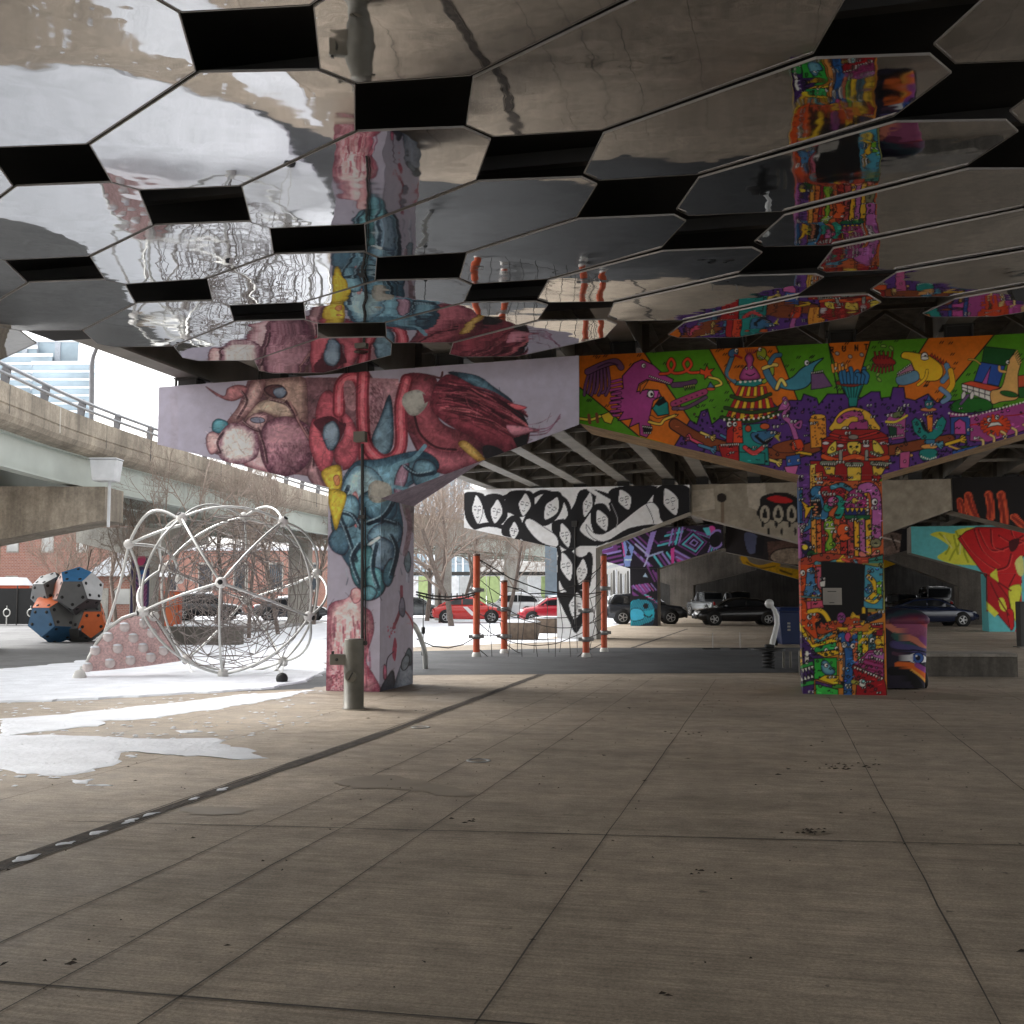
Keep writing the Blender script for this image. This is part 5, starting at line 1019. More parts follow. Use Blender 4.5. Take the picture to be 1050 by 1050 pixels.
t = thing('added_side_wall', 'added dark wall blocking light along the right side of the back parking rows', 'wall', uv(80, 15.7))  # wall added to keep side light out of the far bay
MB().hexa([uv(57, 15.3), uv(109.9, 15.3), uv(109.9, 16), uv(57, 16), uv(57, 15.3, 4.7), uv(109.9, 15.3, 4.7), uv(109.9, 16, 4.7), uv(57, 16, 4.7)]).build('wall', MATS['dark_concrete'], t)
# ------------------------------------------------------------------ mirrored ceiling panels (lattice surveyed from the photo)
M_mir = None
m, n, l, b = nt('polished_steel'); M_mir = m
b.inputs['Metallic'].default_value = 1; b.inputs['Roughness'].default_value = .045; b.inputs['Base Color'].default_value = (.545, .55, .56, 1)
geo = n.new('ShaderNodeNewGeometry')
def bnoise(scale, dist, st, prev=None, detail=1):
    z = n.new('ShaderNodeTexNoise'); z.inputs['Scale'].default_value = scale; z.inputs['Detail'].default_value = detail; l.new(geo.outputs['Position'], z.inputs['Vector'])
    bp = n.new('ShaderNodeBump'); bp.inputs['Distance'].default_value = dist; bp.inputs['Strength'].default_value = st
    l.new(z.outputs['Fac'], bp.inputs['Height'])
    if prev: l.new(prev.outputs['Normal'], bp.inputs['Normal'])
    return bp
b1 = bnoise(.75, .05, .40); b2 = bnoise(2.2, .012, .15, b1, 2); l.new(b2.outputs['Normal'], b.inputs['Normal'])
z = n.new('ShaderNodeTexNoise'); z.inputs['Scale'].default_value = 1.7; z.inputs['Detail'].default_value = 6; l.new(geo.outputs['Position'], z.inputs['Vector'])
rp = n.new('ShaderNodeValToRGB'); rp.color_ramp.elements[0].position = .35; rp.color_ramp.elements[1].position = .75
rp.color_ramp.elements[0].color = (.012,)*3+(1,); rp.color_ramp.elements[1].color = (.05,)*3+(1,)
l.new(z.outputs['Fac'], rp.inputs['Fac']); l.new(rp.outputs['Color'], b.inputs['Roughness'])
HP = 5.0; KS = (HP-EYE)/3.7
LO, LA, LB = np.array((-1.716, 7.089))*KS, np.array((.968, .993))*KS, np.array((2.248, -2.188))*KS; LP, LQ = np.array((.439, -.019))*KS, np.array((.050, -.401))*KS
OBS = {(0,0):[(186,14),(319,7),(326,72),(203,74)],(1,0):[(366,88),(483,80),(476,131),(366,135)],(2,0):[(505,144),(617,137),(597,181),(490,185)],(1,-1):[(144,195),(246,191),(256,228),(158,231)],(0,-1):[None,(90,148),(113,187),(15,191)],(2,-1):[(278,234),(372,230),(374,259),(282,261)],(3,0):[(614,189),(715,183),(692,219),(593,223)],(4,0):[(705,226),(803,221),(772,251),(679,255)],(3,-1):[(388,265),(477,260),(470,286),(386,288)],(4,-1):[(485,293),(561,288),(550,309),(477,310)],(2,-2):[(129,291),(211,286),(217,309),(140,311)],(1,-2):[(5,267),(91,263),(107,287),(29,290)],(3,-2):[(236,313),(310,310),(312,328),(241,330)],(2,1):[None,None,(955,51),(836,55)],(3,1):[(978,72),None,(1033,118),(918,120)],(4,1):[(1046,131),None,None,(993,169)],(5,0):[(783,257),(853,255),(837,278),(758,280)],(5,-1):[(563,313),(628,312),(622,327),(553,328)],(6,0):[(846,282),(918,279),(891,299),(819,302)],(4,-2):[(327,332),(394,331),(395,346),(327,347)]}
def gapv(i, j, sx, sy):                  # corner of the open diamond (i,j), surveyed where the photo shows it
    o = OBS.get((i, j)); o = o and o[[(-1, 1), (1, 1), (1, -1), (-1, -1)].index((sx, sy))]
    if o: q = gnd(o[0], o[1], HP); return np.array((q.x, q.y))
    p = LO+i*LA+j*LB+sx*LP+sy*LQ
    return np.array((p[0], p[1]))
random.seed(11)
# black sheet and bars added above the mirrors to darken the gaps
t = thing('gap_blackout', 'added black sheet that darkens the diamond gaps between the mirrored ceiling panels', 'blackout sheet', uv(6, -1, 5.4))
M_blackout = mat('blackout_black', (.012, .011, .010), .85, var=.3)
MB().hexa([uv(-8, -10.4, 5.38), uv(-8, 14, 5.38), uv(14.2, 14, 5.38), uv(14.2, -10.4, 5.38), uv(-8, -10.4, 5.40), uv(-8, 14, 5.40), uv(14.2, 14, 5.40), uv(14.2, -10.4, 5.40)]).build('sheet', M_blackout, t)
for k in range(8): MB().beam(uv(-1+2*k, -10.3, 5.31), uv(-1+2*k, 13.9, 5.31), .1, .12).build('added_bar', M_dark, t)
cells = []
for j in range(-6, 5):
    for i in range(-9, 12):
        c0 = LO+(i+.5)*LA+(j-.5)*LB
        V8 = [gapv(i, j, -1, -1), gapv(i, j, 1, -1), gapv(i+1, j, -1, 1), gapv(i+1, j, -1, -1), gapv(i+1, j-1, 1, 1), gapv(i+1, j-1, -1, 1), gapv(i, j-1, 1, -1), gapv(i, j-1, 1, 1)]
        vv = c0[0]*V.x+c0[1]*V.y; uu = c0[0]*U.x+c0[1]*U.y
        far = max(p[0]*U.x+p[1]*U.y for p in V8)
        lim = 15.5
        if (i, j) == (2, -3): continue
        if (far > lim and (i, j) != (4, -2)) or uu < 1.5 or vv < -11.6 or vv > 11: continue
        cells.append((i, j, c0, V8))
from collections import defaultdict
rows = defaultdict(list)
for cell in cells: rows[cell[1]].append(cell)
ordn = ['first', 'second', 'third', 'fourth', 'fifth', 'sixth', 'seventh', 'eighth', 'ninth', 'tenth', 'eleventh', 'twelfth', 'thirteenth', 'fourteenth', 'fifteenth', 'sixteenth', 'seventeenth']
def panel(i, j, c0, V8, lab):
    tl = (random.gauss(0, .002), random.gauss(0, .002))
    sy = min(.028, max(-.004, .011*(c0[0]+.8)))          # each bay of panels hangs at its own slight slope
    z = lambda p: HP+tl[0]*(p[0]-c0[0])+(tl[1]+sy)*(p[1]-c0[1])
    def inset(d):
        out = []
        for k in range(8):
            a, b_, c_ = V8[k-1], V8[k], V8[(k+1) % 8]
            e1 = (b_-a)/np.hypot(*(b_-a)); e2 = (c_-b_)/np.hypot(*(c_-b_))
            n1 = np.array((e1[1], -e1[0])); n2 = np.array((e2[1], -e2[0]))
            if np.dot(n1, c0-b_) < 0: n1 = -n1
            if np.dot(n2, c0-b_) < 0: n2 = -n2
            bs = n1+n2; bs = bs/np.hypot(*bs); out.append(b_+bs*d/max(.35, np.dot(bs, n1)))
        return out
    A, B = inset(.012), inset(.020)
    mk = lambda L, dz: [(p[0], p[1], z(p)+dz) for p in L]
    mb = MB(); k8 = [(k, (k+1) % 8) for k in range(8)]
    mb.add(mk(A, 0)+mk(B, 0)+mk(A, .016)+mk(B, .012), [(a, b_, 8+b_, 8+a) for a, b_ in k8]+[(a, b_, 16+b_, 16+a) for a, b_ in k8]+[tuple(range(16, 24))], 0)
    fr = mb.build('ceiling_panel', M_flange)
    tag(fr, lab, 'ceiling panel', 'mirrored octagonal panels of the ceiling')
    MB().add(mk(B, .003), [tuple(range(8))]).build('mirror_face', M_mir, fr)
for rn, j in enumerate(sorted(rows)):
    for k, cell in enumerate(rows[j]):
        panel(*cell, f'octagonal mirrored steel panel hung below the deck, {ordn[k]} from the camera end in the {ordn[rn]} diagonal row from the left')

# ------------------------------------------------------------------ elevated ramp on the left
top = [(-12.0, 2), (-12.0, 14), (-12.15, 25.6), (-12.25, 31), (-11.8, 37), (-10.9, 45.5), (-9.3, 58), (-5.8, 69), (-1.5, 80), (5, 95), (14, 112)]
path = spl(top, False, 6)
ZT = 6.69
def off(i, d):
    a, b = path[max(i-1, 0)], path[min(i+1, len(path)-1)]; t_ = (b-a)/np.hypot(*(b-a)); nrm = np.array((-t_[1], t_[0]))
    return path[i]+nrm*d             # d>0: to the left
def sweep(prof, m, name, parent, closed=True, i0=0, i1=None):
    i1 = len(path) if i1 is None else i1
    vs = []; k = len(prof)
    for i in range(i0, i1):
        for d, z_ in prof: p = off(i, d); vs.append((p[0], p[1], z_))
    n_ = i1-i0
    fs = [(i*k+a, i*k+(a+1) % k, (i+1)*k+(a+1) % k, (i+1)*k+a) for i in range(n_-1) for a in range(k)]
    fs += [tuple(range(k)), tuple(range((n_-1)*k, n_*k))]
    return MB().add(vs, fs).build(name, m, parent)
ramp = thing('elevated_ramp', 'curving concrete road ramp on pale green girders beyond the snowy playground', 'road ramp', (-14, 30, 5.6))
sweep([(.0, ZT), (.3, ZT), (.3, 6.0), (7.7, 6.0), (7.7, ZT), (8, ZT), (8, 5.7), (.6, 5.7), (.42, 5.69), (.24, 5.73), (.1, 5.82), (.02, 5.95), (0, 6.1), (.0, 6.14), (.03, 6.16), (.03, 6.19), (0, 6.21)], M_ramp, 'deck', ramp)
for d in (.62, 2.9, 5.3, 7.4):
    sweep([(d-.16, 5.695), (d+.16, 5.695), (d+.16, 5.66), (d+.02, 5.66), (d+.02, 4.83), (d+.18, 4.83), (d+.18, 4.78), (d-.18, 4.78), (d-.18, 4.83), (d-.02, 4.83), (d-.02, 5.66), (d-.16, 5.66)], M_rampsteel, 'girder', ramp)
M_stainw = mat('mineral_stain', (.55, .52, .46), .9)
rail_i = []
for i in range(len(path)-1):
    rail_i.append(np.hypot(*(path[i+1]-path[i])))
cum = np.concatenate([[0], np.cumsum(rail_i)])
def along(s, d):
    x = np.interp(s, cum, [off(i, d)[0] for i in range(len(path))]); y = np.interp(s, cum, [off(i, d)[1] for i in range(len(path))]); return Vector((x, y, 0))
for k in range(9, 36):
    s = k*2.45; p = along(s, .15); q = along(s+.5, .15); d = (q-p).normalized()
    mb = MB(); o = Vector((-d.y, d.x, 0))
    pts = [p+o*.1+Vector((0, 0, ZT+.0)), p+o*.11+Vector((0, 0, ZT+.28)), p+o*.06+Vector((0, 0, ZT+.47)), p-o*.06+Vector((0, 0, ZT+.52)), p-o*.11+Vector((0, 0, ZT+.36)), p-o*.06+Vector((0, 0, ZT+.0))]
    mb.prism([x-d*.05 for x in pts], d*.1); mb.build('railing_post', M_rail, ramp)
for zz_, r in ((ZT+.42, .05), (ZT+.22, .045)):
    MB().tube([along(k*1.0, .02)+Vector((0, 0, zz_)) for k in range(20, 90)], r, 6).build('rail', mat('rail_metal', (.30, .31, .33), .35, .7), ramp)
for k in range(14):       # construction joints and lime runs down the parapet
    s = 18+k*3.2
    mb = MB(); p, q = along(s, -.004), along(s+.03+.05*(k % 2), -.004)
    mb.add([p+Vector((0, 0, 6.66)), q+Vector((0, 0, 6.66)), q+Vector((0, 0, 5.98)), p+Vector((0, 0, 5.98))], [(0, 1, 2, 3)])
    mb.build('joint_stain', M_dark if k % 3 else M_stainw, ramp)
p = at(109, 483, 31.2)
mb = MB(); mb.hexa([p+Vector((x*(.3 if z_ < 0 else .38), y*.28, z_*.3)) for z_ in (-1, 1) for x, y in ((-1, -1), (1, -1), (1, 1), (-1, 1))]); mb.box(p+Vector((0, 0, .33)), (.8, .6, .04)); mb.tube([p+Vector((.1, 0, -.302)), p+Vector((.1, 0, -1.6))], .05, 6)
mb.build('drain_box', mat('white_box', (.62, .64, .66), .4), ramp, .04)
# ramp piers
def ramp_pier(label, P, T, m, canvas=None, cell=.04):
    root = thing('ramp_pier', label, 'ramp pier', (P['JL'].x, P['JL'].y, 0), group='piers of the ramp')
    D = Vector((0, T, 0)); od = [P[k] for k in ('TL', 'BL', 'JL', 'JR', 'BR', 'TR')]
    MB().prism(od, D).build('cap', m, root)
    a, b = P['JL'], P['JR']; z0 = Vector((a.x, a.y, 0)); z1 = Vector((b.x, b.y, 0)); e = Vector((0, 0, -.003))
    MB().hexa([z0, z1, z1+D, z0+D, a+e, b+e, b+e+D, a+e+D]).build('column', m, root)
    return root
Y = 31.6
ramp_pier('weathered concrete ramp pier at the left edge, under the drain box', dict(TL=at(-200, 498, Y), BL=at(-200, 530, Y), JL=at(-95, 562, Y), JR=at(-24, 558, Y), BR=at(107, 533, Y), TR=at(108, 499, Y)), 1.5, M_ramp)
Y = 48.0
M_purp = concrete('purple_street_paint', (.10, .06, .12), .4, .6)
r2 = ramp_pier('ramp pier whose column is painted dark purple and red, behind the rope globe', dict(TL=at(78, 541, Y), BL=at(78, 556, Y), JL=at(134, 570, Y), JR=at(153, 570, Y), BR=at(205, 556, Y), TR=at(205, 541, Y)), 1.4, M_conl)
xs = np.linspace(at(134, 600, Y).x, at(153, 600, Y).x, 40); zs = np.linspace(.01, at(134, 570.5, Y).z, 90)[:, None]
P = np.stack([np.repeat(xs[None], 90, 0), np.full((90, 40), Y-.004), np.repeat(zs, 40, 1)], -1)
grid_mesh('column_mural', P, C_RAMP.sample(*proj(P[..., 0], P[..., 1], P[..., 2]), 1.5), PAINT, r2)
ramp_pier('far concrete ramp pier among the bare trees behind the red cars', dict(TL=at(425, 536, 70), BL=at(425, 548, 70), JL=at(446, 560, 70), JR=at(462, 560, 70), BR=at(500, 548, 70), TR=at(500, 536, 70)), 1.4, M_conl)
Y = 62
ramp_pier('pale concrete ramp pier between the globe and the lavender column', dict(TL=at(262, 538, Y), BL=at(262, 548, Y), JL=at(296, 556, Y), JR=at(316, 556, Y), BR=at(352, 548, Y), TR=at(352, 538, Y)), 1.4, M_conl)
ramp_pier('far pale ramp pier just left of the women mural', dict(TL=at(500, 545, 84), BL=at(500, 556, 84), JL=at(517, 566, 84), JR=at(532, 566, 84), BR=at(556, 556, 84), TR=at(556, 545, 84)), 1.4, M_conl)

# lamp on the ramp
b0 = at(94, 440, 38); t = thing('street_lamp', 'thin grey street lamp with a curved arm on the ramp, before the white sky', 'street lamp', (b0.x, b0.y, 6.0))
pts = [Vector((b0.x, b0.y, 6.0))]+[at(px, py, 38) for px, py in ((94, 400), (94, 376), (95.5, 366), (99, 357), (105, 350), (116, 344), (134, 340))]
MB().tube(pts, .09, 8, r1=.06).build('pole', M_rail, t)
h = pts[-1]; MB().hexa([h+Vector((x*.5+.4, y*.16, z_*.06)) for z_ in (-1, 1) for x, y in ((-1, -1), (1, -.6), (1, .6), (-1, 1))]).build('lamp_head', M_rail, t)

# ------------------------------------------------------------------ buildings
def facade_building(name, label, c, size, rz, wall, floors, cols, glass, wz=(.3, .62), frame=None, roof=None, margin=.6, z0=.4, group=None):
    t = thing(name, label, 'building', c, rz, group)
    sx, sy, sz = size
    lpart('wall', MB().box((0, 0, sz/2), size), wall, t)
    fh = (sz-z0)/floors
    for f_ in range(floors):
        for k in range(cols):
            x = -sx/2+margin+(sx-2*margin)*(k+.5)/cols; wd = (sx-2*margin)/cols*wz[0]; hh = fh*wz[1]; zc = z0+fh*(f_+.55)
            wn = lpart('window', MB().box((x, -sy/2-.02, zc), (wd, .05, hh)), frame or M_dark, t)
            g = MB().box((x, -sy/2-.047, zc), (wd*.84, .012, hh*.86)).build('pane', glass); g.parent = wn
    lpart('roof', MB().box((0, 0, sz+.13), (sx+.5, sy+.5, .25)), roof or M_snow, t)
    return t
m, n, l, b = nt('brick'); M_brick = m
tc = n.new('ShaderNodeTexCoord'); mp = n.new('ShaderNodeMapping'); mp.inputs['Rotation'].default_value = (PI/2, 0, 0); mp.inputs['Scale'].default_value = (2.4, 2.4, 2.4)
br = n.new('ShaderNodeTexBrick'); br.inputs['Color1'].default_value = (.36, .17, .12, 1); br.inputs['Color2'].default_value = (.28, .12, .09, 1); br.inputs['Mortar'].default_value = (.38, .33, .30, 1); br.inputs['Scale'].default_value = 1.0
l.new(tc.outputs['Object'], mp.inputs['Vector']); l.new(mp.outputs['Vector'], br.inputs['Vector']); l.new(br.outputs['Color'], b.inputs['Base Color']); b.inputs['Roughness'].default_value = .9
M_glass = mat('window_glass', (.05, .06, .07), .08, var=.4, scale=.5); M_glass2 = mat('pale_window', (.46, .46, .44), .2, var=.3, scale=.8)
p = at(18, 632, 74); facade_building('brick_building', 'red brick building behind the black fence at the left edge', (p.x-4, 78, 0), (20, 8, 6.6), 0, M_brick, 2, 8, M_glass2, (.35, .5), M_conl)
p = at(210, 630, 90); facade_building('brick_building', 'long low red brick warehouse behind the rope globe', (p.x, 95, 0), (27, 10, 5.2), 0, M_brick, 1, 9, M_glass, (.42, .5), M_conl)
p = at(122, 600, 66)
t = thing('brick_shed', 'small brick house with a snow-covered pitched roof, left of the purple column', 'shed', (p.x, 68, 0))
lpart('wall', MB().box((0, 0, 1.35), (3.4, 4, 2.7)), M_brick, t)
lpart('roof', MB().prism([(-2.0, -2.3, 2.71), (2.0, -2.3, 2.71), (.2, -2.3, 4.4)], (0, 4.6, 0)), M_snow, t)
lpart('window', MB().box((.2, -2.02, 1.5), (1.0, .06, .9)), M_glass2, t); lpart('door', MB().box((-1.0, -2.03, 1.0), (.8, .06, 2.0)), M_conl, t)
# glass tower
M_tglass = mat('tower_glass', (.34, .42, .47), .1, .0, var=.3, scale=.12); M_slab = mat('tower_slab', (.66, .68, .70), .5); M_tgrey = mat('tower_grey', (.40, .43, .47), .5)
t = thing('glass_tower', 'pale glass apartment tower with white floor bands, far behind the ramp at left', 'building', at(40, 500, 250))
def tower_block(x0, x1, yt, yb, Y, dep, bands, vert=()):
    a, b = at(x0, yt, Y), at(x1, yb, Y)
    def slab(e, z0, z1, nm, m):          # plan splays to the rear
        xb = b.x+e+(b.x+e)*dep/Y*1.05
        MB().hexa([(a.x-e, Y-e, z0), (b.x+e, Y-e, z0), (xb, Y+dep, z0), (a.x-e-8, Y+dep, z0), (a.x-e, Y-e, z1), (b.x+e, Y-e, z1), (xb, Y+dep, z1), (a.x-e-8, Y+dep, z1)]).build(nm, m, t)
    slab(0, 0, a.z, 'glass_facade', M_tglass)
    for y in bands: z_ = at(x0, y, Y).z; slab(.4, z_-.25, z_+.25, 'floor_slab', M_slab)
    slab(.3, a.z+.003, a.z+.8, 'roof', M_slab)
    for x in vert:
        q = at(x, yt, Y); MB().box((q.x, Y-.2, a.z-3.2), (1.2, .6, 6.4)).build('mullion', M_tgrey, t)
tower_block(-60, 50, 366, 480, 252, 14, [373+8*i for i in range(9)]); tower_block(34, 94, 374, 480, 250, 20, [381+8.2*i for i in range(10)]); tower_block(8, 34, 358, 480, 254, 16, [372], (15, 26)); tower_block(36, 80, 351, 371, 256, 12, [371.5], (37, 60))
t = thing('glass_tower', 'distant pale blue tower with vertical stripes above the bare trees, right of the lavender column', 'building', at(455, 560, 300))
a, b = at(424, 486, 300), at(482, 600, 300)
MB().box(((a.x+b.x)/2, 308, a.z/2), (b.x-a.x, 16, a.z)).build('glass_facade', M_tglass, t)
for k in range(9): MB().box((a.x+(b.x-a.x)*k/8, 299.7, a.z/2), (.5, .6, a.z-.2)).build('mullion', M_slab, t)
for k in range(14): MB().box(((a.x+b.x)/2, 299.85, 4+k*3.0), (b.x-a.x+.3, .4, .35)).build('floor_slab', M_tgrey, t)
# white and green site hoarding far behind
t = thing('site_hoarding', 'long white and lime green hoarding behind the parked red cars', 'fence', at(500, 625, 105))
for k in range(13):
    a = at(415+k*14, 620, 104); b = at(428.4+k*14, 620, 104)
    MB().box(((a.x+b.x)/2, 104, 1.9), (b.x-a.x, .1, 2.9)).build('panel', [mat('hoarding_white', (.7, .72, .74)), mat('hoarding_green', (.36, .46, .20)), mat('hoarding_grey', (.45, .46, .46))][[0, 1, 0, 0, 2, 1, 1, 0, 2, 0, 1, 0, 0][k]], t)
MB().box((at(500, 600, 104).x, 104.2, 3.6), (19, .3, .35)).build('top_rail', M_dark, t)
# ------------------------------------------------------------------ rope globe
M_pipe = mat('galvanised_pipe', (.58, .58, .55), .35, .55, var=.12); M_node = mat('node_ball', (.66, .64, .60), .5); M_rope = mat('rope', (.20, .17, .155), .8)
C0 = at(240, 604, 22.4); R0 = 1.86
t = thing('rope_globe', 'white steel climbing globe of curved tubes filled with a rope net, standing in the snow', 'climbing globe', (C0.x, C0.y, 0))
ax = (at(226, 594, 20.5)-C0).normalized()
e1 = (at(192, 537, 21.5)-C0); e1 = (e1-ax*e1.dot(ax)).normalized(); e2 = ax.cross(e1)
N = [ax]+[(ax*.4472+(e1*math.cos(2*PI*k/5)+e2*math.sin(2*PI*k/5))*.8944) for k in range(5)]+[(-ax*.4472+(e1*math.cos(2*PI*(k+.5)/5)+e2*math.sin(2*PI*(k+.5)/5))*.8944) for k in range(5)]+[-ax]
lo = min((C0+p*R0).z for p in N); C0.z -= lo-.08
ED = [(i, j) for i in range(12) for j in range(i+1, 12) if (N[i]-N[j]).length < 1.2]
for i, j in ED:
    pts = []
    for k in range(13):
        p = N[i].lerp(N[j], k/12); pts.append(C0+p.normalized()*R0)
    MB().tube(pts, .025, 8).build('arc_tube', M_pipe, t)
for p in N:
    nd = MB().ball(C0+p*R0, .108, 14).build('node', M_node, t)
    MB().lathe([(.05, 0), (.05, .012), (.001, .014)], C0+p*(R0+.098), 12, 0, p).build('bolt_cap', M_black, nd)
mb = MB()
def rope(a, b, sag=0.0, r=.008):
    m_ = (a+b)/2-Vector((0, 0, sag)); mb.tube([a, a.lerp(m_, .5)-Vector((0, 0, sag*.25)), m_, b.lerp(m_, .5)-Vector((0, 0, sag*.25)), b], r, 4, cap=False)
# geodesic rope shells
sub = {}
def mid(i, j): return (N[i]+N[j]).normalized()
V2 = [p for p in N]+[mid(i, j) for i, j in ED]
E2 = [(i, j) for i in range(len(V2)) for j in range(i+1, len(V2)) if (V2[i]-V2[j]).length < .66]
for s in (.86, .7, .54, .38):
    J = [C0+p*R0*s+Vector((random.gauss(0, .05), random.gauss(0, .05), random.gauss(0, .05))) for p in V2]
    for i, j in E2: rope(J[i], J[j], random.uniform(.0, .04), .0075)
for i in range(12): rope(C0+N[i]*R0*.97, C0+N[i]*.12, .0, .01)
for i, j in ED: rope(C0+mid(i, j)*R0*.8, C0+mid(i, j)*R0*.36, .03, .0075)
for i, j in ED:
    if random.random() < .8:
        rope(C0+N[i]*R0*.97, C0+mid(i, j)*R0*.8, .0, .0075); rope(C0+N[j]*R0*.97, C0+mid(i, j)*R0*.8, .0, .0075)
mb.build('rope_net', M_rope, t)
ft = gnd(289, 701); MB().ball(ft+Vector((0, 0, .09)), .11, 14).build('foot_ball', M_black, t)
mb = MB()
for px in (280, 291): mb.tube([ft+Vector((0, 0, .15)), at(px, 678, 22)], .012, 5)
mb.build('foot_stay', M_pipe, t)
# ear loops to the left, carrying the studded wall
t2 = thing('climbing_loop', 'bent white tube loops with ball joints rising left of the rope globe', 'climbing frame', gnd(90, 690))
def arc(a, b, bul, r=.03):
    pts = [a.lerp(b, k/12)+bul*math.sin(PI*k/12) for k in range(13)]
    MB().tube(pts, r, 8).build('arc_tube', M_pipe, t2)
A = at(132, 558, 22.0); B = at(190, 537, 21.6); K_ = at(184, 594, 23.4); F_ = at(157, 629, 21.9); S1 = at(106, 652, 22.6); S2 = at(134, 645, 22.6)
X_ = Vector((1, 0, 0)); Z_ = Vector((0, 0, 1))
arc(A, B, Z_*.45-X_*.1); arc(A, B, Z_*.03); arc(A, K_, X_*.25+Z_*.22); arc(A, S1, X_*.05); arc(A, S2, X_*.22); arc(S1, S2+X_*.05, -Z_*.12)
for p in (A, K_): MB().ball(p, .1, 14).build('node', M_node, t2)
# studded wall
t = thing('climbing_wall', 'pink speckled quarter-round climbing wall with white dome holds and snow, beside the globe', 'climbing wall', gnd(120, 690))
Yw = 21.6
prof = [(86, 689), (92, 676), (100, 661), (112, 646), (126, 636), (138, 632), (150, 632), (159, 637), (166, 648), (175, 662), (184, 678), (150, 683), (118, 686.5)]
YY = lambda px: Yw-.25+.5*(px-86)/98
poly = [at(px, py, YY(px)) for px, py in prof]
MB().prism(poly, (0, .09, 0)).build('board', mat('pink_board', (.62, .42, .40), .75, var=.28, scale=26, bump=.5, bscale=60), t)
MB().tube([p+Vector((0, .045, .01)) for p in [gnd(81, 695), at(83, 685, YY(86))]+[at(px-1.5, py-1.5, YY(px)) for px, py in prof[:8]]], .035, 8).build('rim_tube', M_pipe, t)
MB().tube([p+Vector((0, .045, 0)) for p in [at(px+1.5, py-1, YY(px)) for px, py in prof[7:11]]], .03, 8).build('rim_tube', M_pipe, t)
MB().lathe([(.13, 0), (.13, .06), (.08, .17), (.001, .19)], gnd(81.5, 697), 14).build('foot', M_node, t)
MB().ball(at(158, 632, Yw+.1), .1, 14).build('node', M_node, t)
for (x, y) in ((90, 684), (98, 667), (113, 680), (111, 653), (121, 665), (134, 677), (128, 643), (137, 654), (147, 664), (155, 674), (148, 639), (156, 649), (168, 667)):
    p = at(x, y, YY(x)-.0)
    h = MB().lathe([(.10, 0), (.092, .04), (.06, .075), (.001, .09)], p, 14, 0, (0, -1, 0)).build('dome_hold', mat('dome_white', (.66, .58, .55), .6), t)
    MB().lathe([(.085, 0), (.07, .02), (.001, .035)], p+Vector((0, -.05, .06)), 10).build('snow_cap', M_snow, h)

# ------------------------------------------------------------------ boulder made of dodecahedra
PH = (1+5**.5)/2
DV = [Vector(v) for v in [(a, b, c) for a in (-1, 1) for b in (-1, 1) for c in (-1, 1)]+[(0, a/PH, b*PH) for a in (-1, 1) for b in (-1, 1)]+[(a/PH, b*PH, 0) for a in (-1, 1) for b in (-1, 1)]+[(a*PH, 0, b/PH) for a in (-1, 1) for b in (-1, 1)]]
FN = [Vector(v).normalized() for v in [(0, a*PH, b) for a in (-1, 1) for b in (-1, 1)]+[(a*PH, b, 0) for a in (-1, 1) for b in (-1, 1)]+[(a, 0, b*PH) for a in (-1, 1) for b in (-1, 1)]]
PC = {'g': mat('panel_grey', (.15, .155, .16), .5), 'd': mat('panel_charcoal', (.10, .10, .098), .5), 'w': mat('panel_pale', (.55, .56, .57), .5), 'b': mat('panel_navy', (.04, .12, .23), .45), 's': mat('panel_blue', (.06, .24, .52), .45), 'o': mat('panel_orange', (.62, .13, .03), .45), 'r': mat('panel_rust', (.24, .07, .035), .5), 'n': mat('panel_taupe', (.10, .085, .09), .5)}
t = thing('climbing_boulder', 'stack of dodecahedra with orange, blue and grey panels and small holes, under the ramp', 'climbing boulder', gnd(70, 657))
def dodeca(c, r, R, pick):
    V_ = [R@v*(r/3**.5) for v in DV]
    for fn in FN:
        n_ = R@fn
        ring = sorted(V_, key=lambda v: -v.dot(n_))[:5]; cc = sum(ring, Vector())/5
        a = (ring[0]-cc).normalized(); b = n_.cross(a)
        ring.sort(key=lambda v: math.atan2((v-cc).dot(b), (v-cc).dot(a)))
        ring = [cc+(v-cc)*.985 for v in ring]
        mb = MB().prism([c+v for v in ring], -n_*.05)
        pn = mb.build('panel', PC[pick(c, n_)], t)
        if n_.y < .35:
            for v in ring[:4]:
                q = c+cc+(v-cc)*.68; MB().lathe([(.055, 0), (.055, .012), (.001, .013)], q+n_*.002, 8, 0, n_).build('hand_hole', M_black, pn)
    MB().ball(c, r*.74, 10).build('core', M_black, t)
rotA = Matrix.Rotation(.12, 3, 'Z')@Matrix.Rotation(.1, 3, 'X')@Matrix.Rotation(-.5536, 3, 'X')
def ptop(c, n_): return 's' if n_.z > .75 else 'w' if n_.x > .6 and n_.z > .1 else 'r' if n_.x < -.5 and n_.z > -.3 else 'n' if n_.x > .2 and n_.z < -.2 else 'g'
def pleft(c, n_): return 'w' if n_.z > .5 and n_.x < .2 else 'b' if n_.x < -.6 else 'd' if n_.x > .6 else 'g'
def plow(c, n_): return 'o' if n_.z > .35 and n_.x < .1 else 'b' if n_.x < -.2 or n_.z < -.75 else 'd'
def plr(c, n_): return 'o' if n_.x > .2 and abs(n_.z) < .5 else 'd'
Yb = 37.5; S_ = FPX/Yb
dodeca(at(80, 607, Yb), 26/S_, rotA, ptop); dodeca(at(54, 608, Yb+.5), 22/S_, Matrix.Rotation(-.6, 3, 'Z')@rotA, pleft)
dodeca(at(56, 634, Yb+.05), 27/S_, Matrix.Rotation(-.35, 3, 'Z')@rotA, plow); dodeca(at(86, 637, Yb+.4), 25/S_, Matrix.Rotation(.65, 3, 'Z')@rotA, plr)
MB().tube([gnd(82, 658), at(82, 645, Yb-.6)], .05, 8).build('post', M_rail, t)

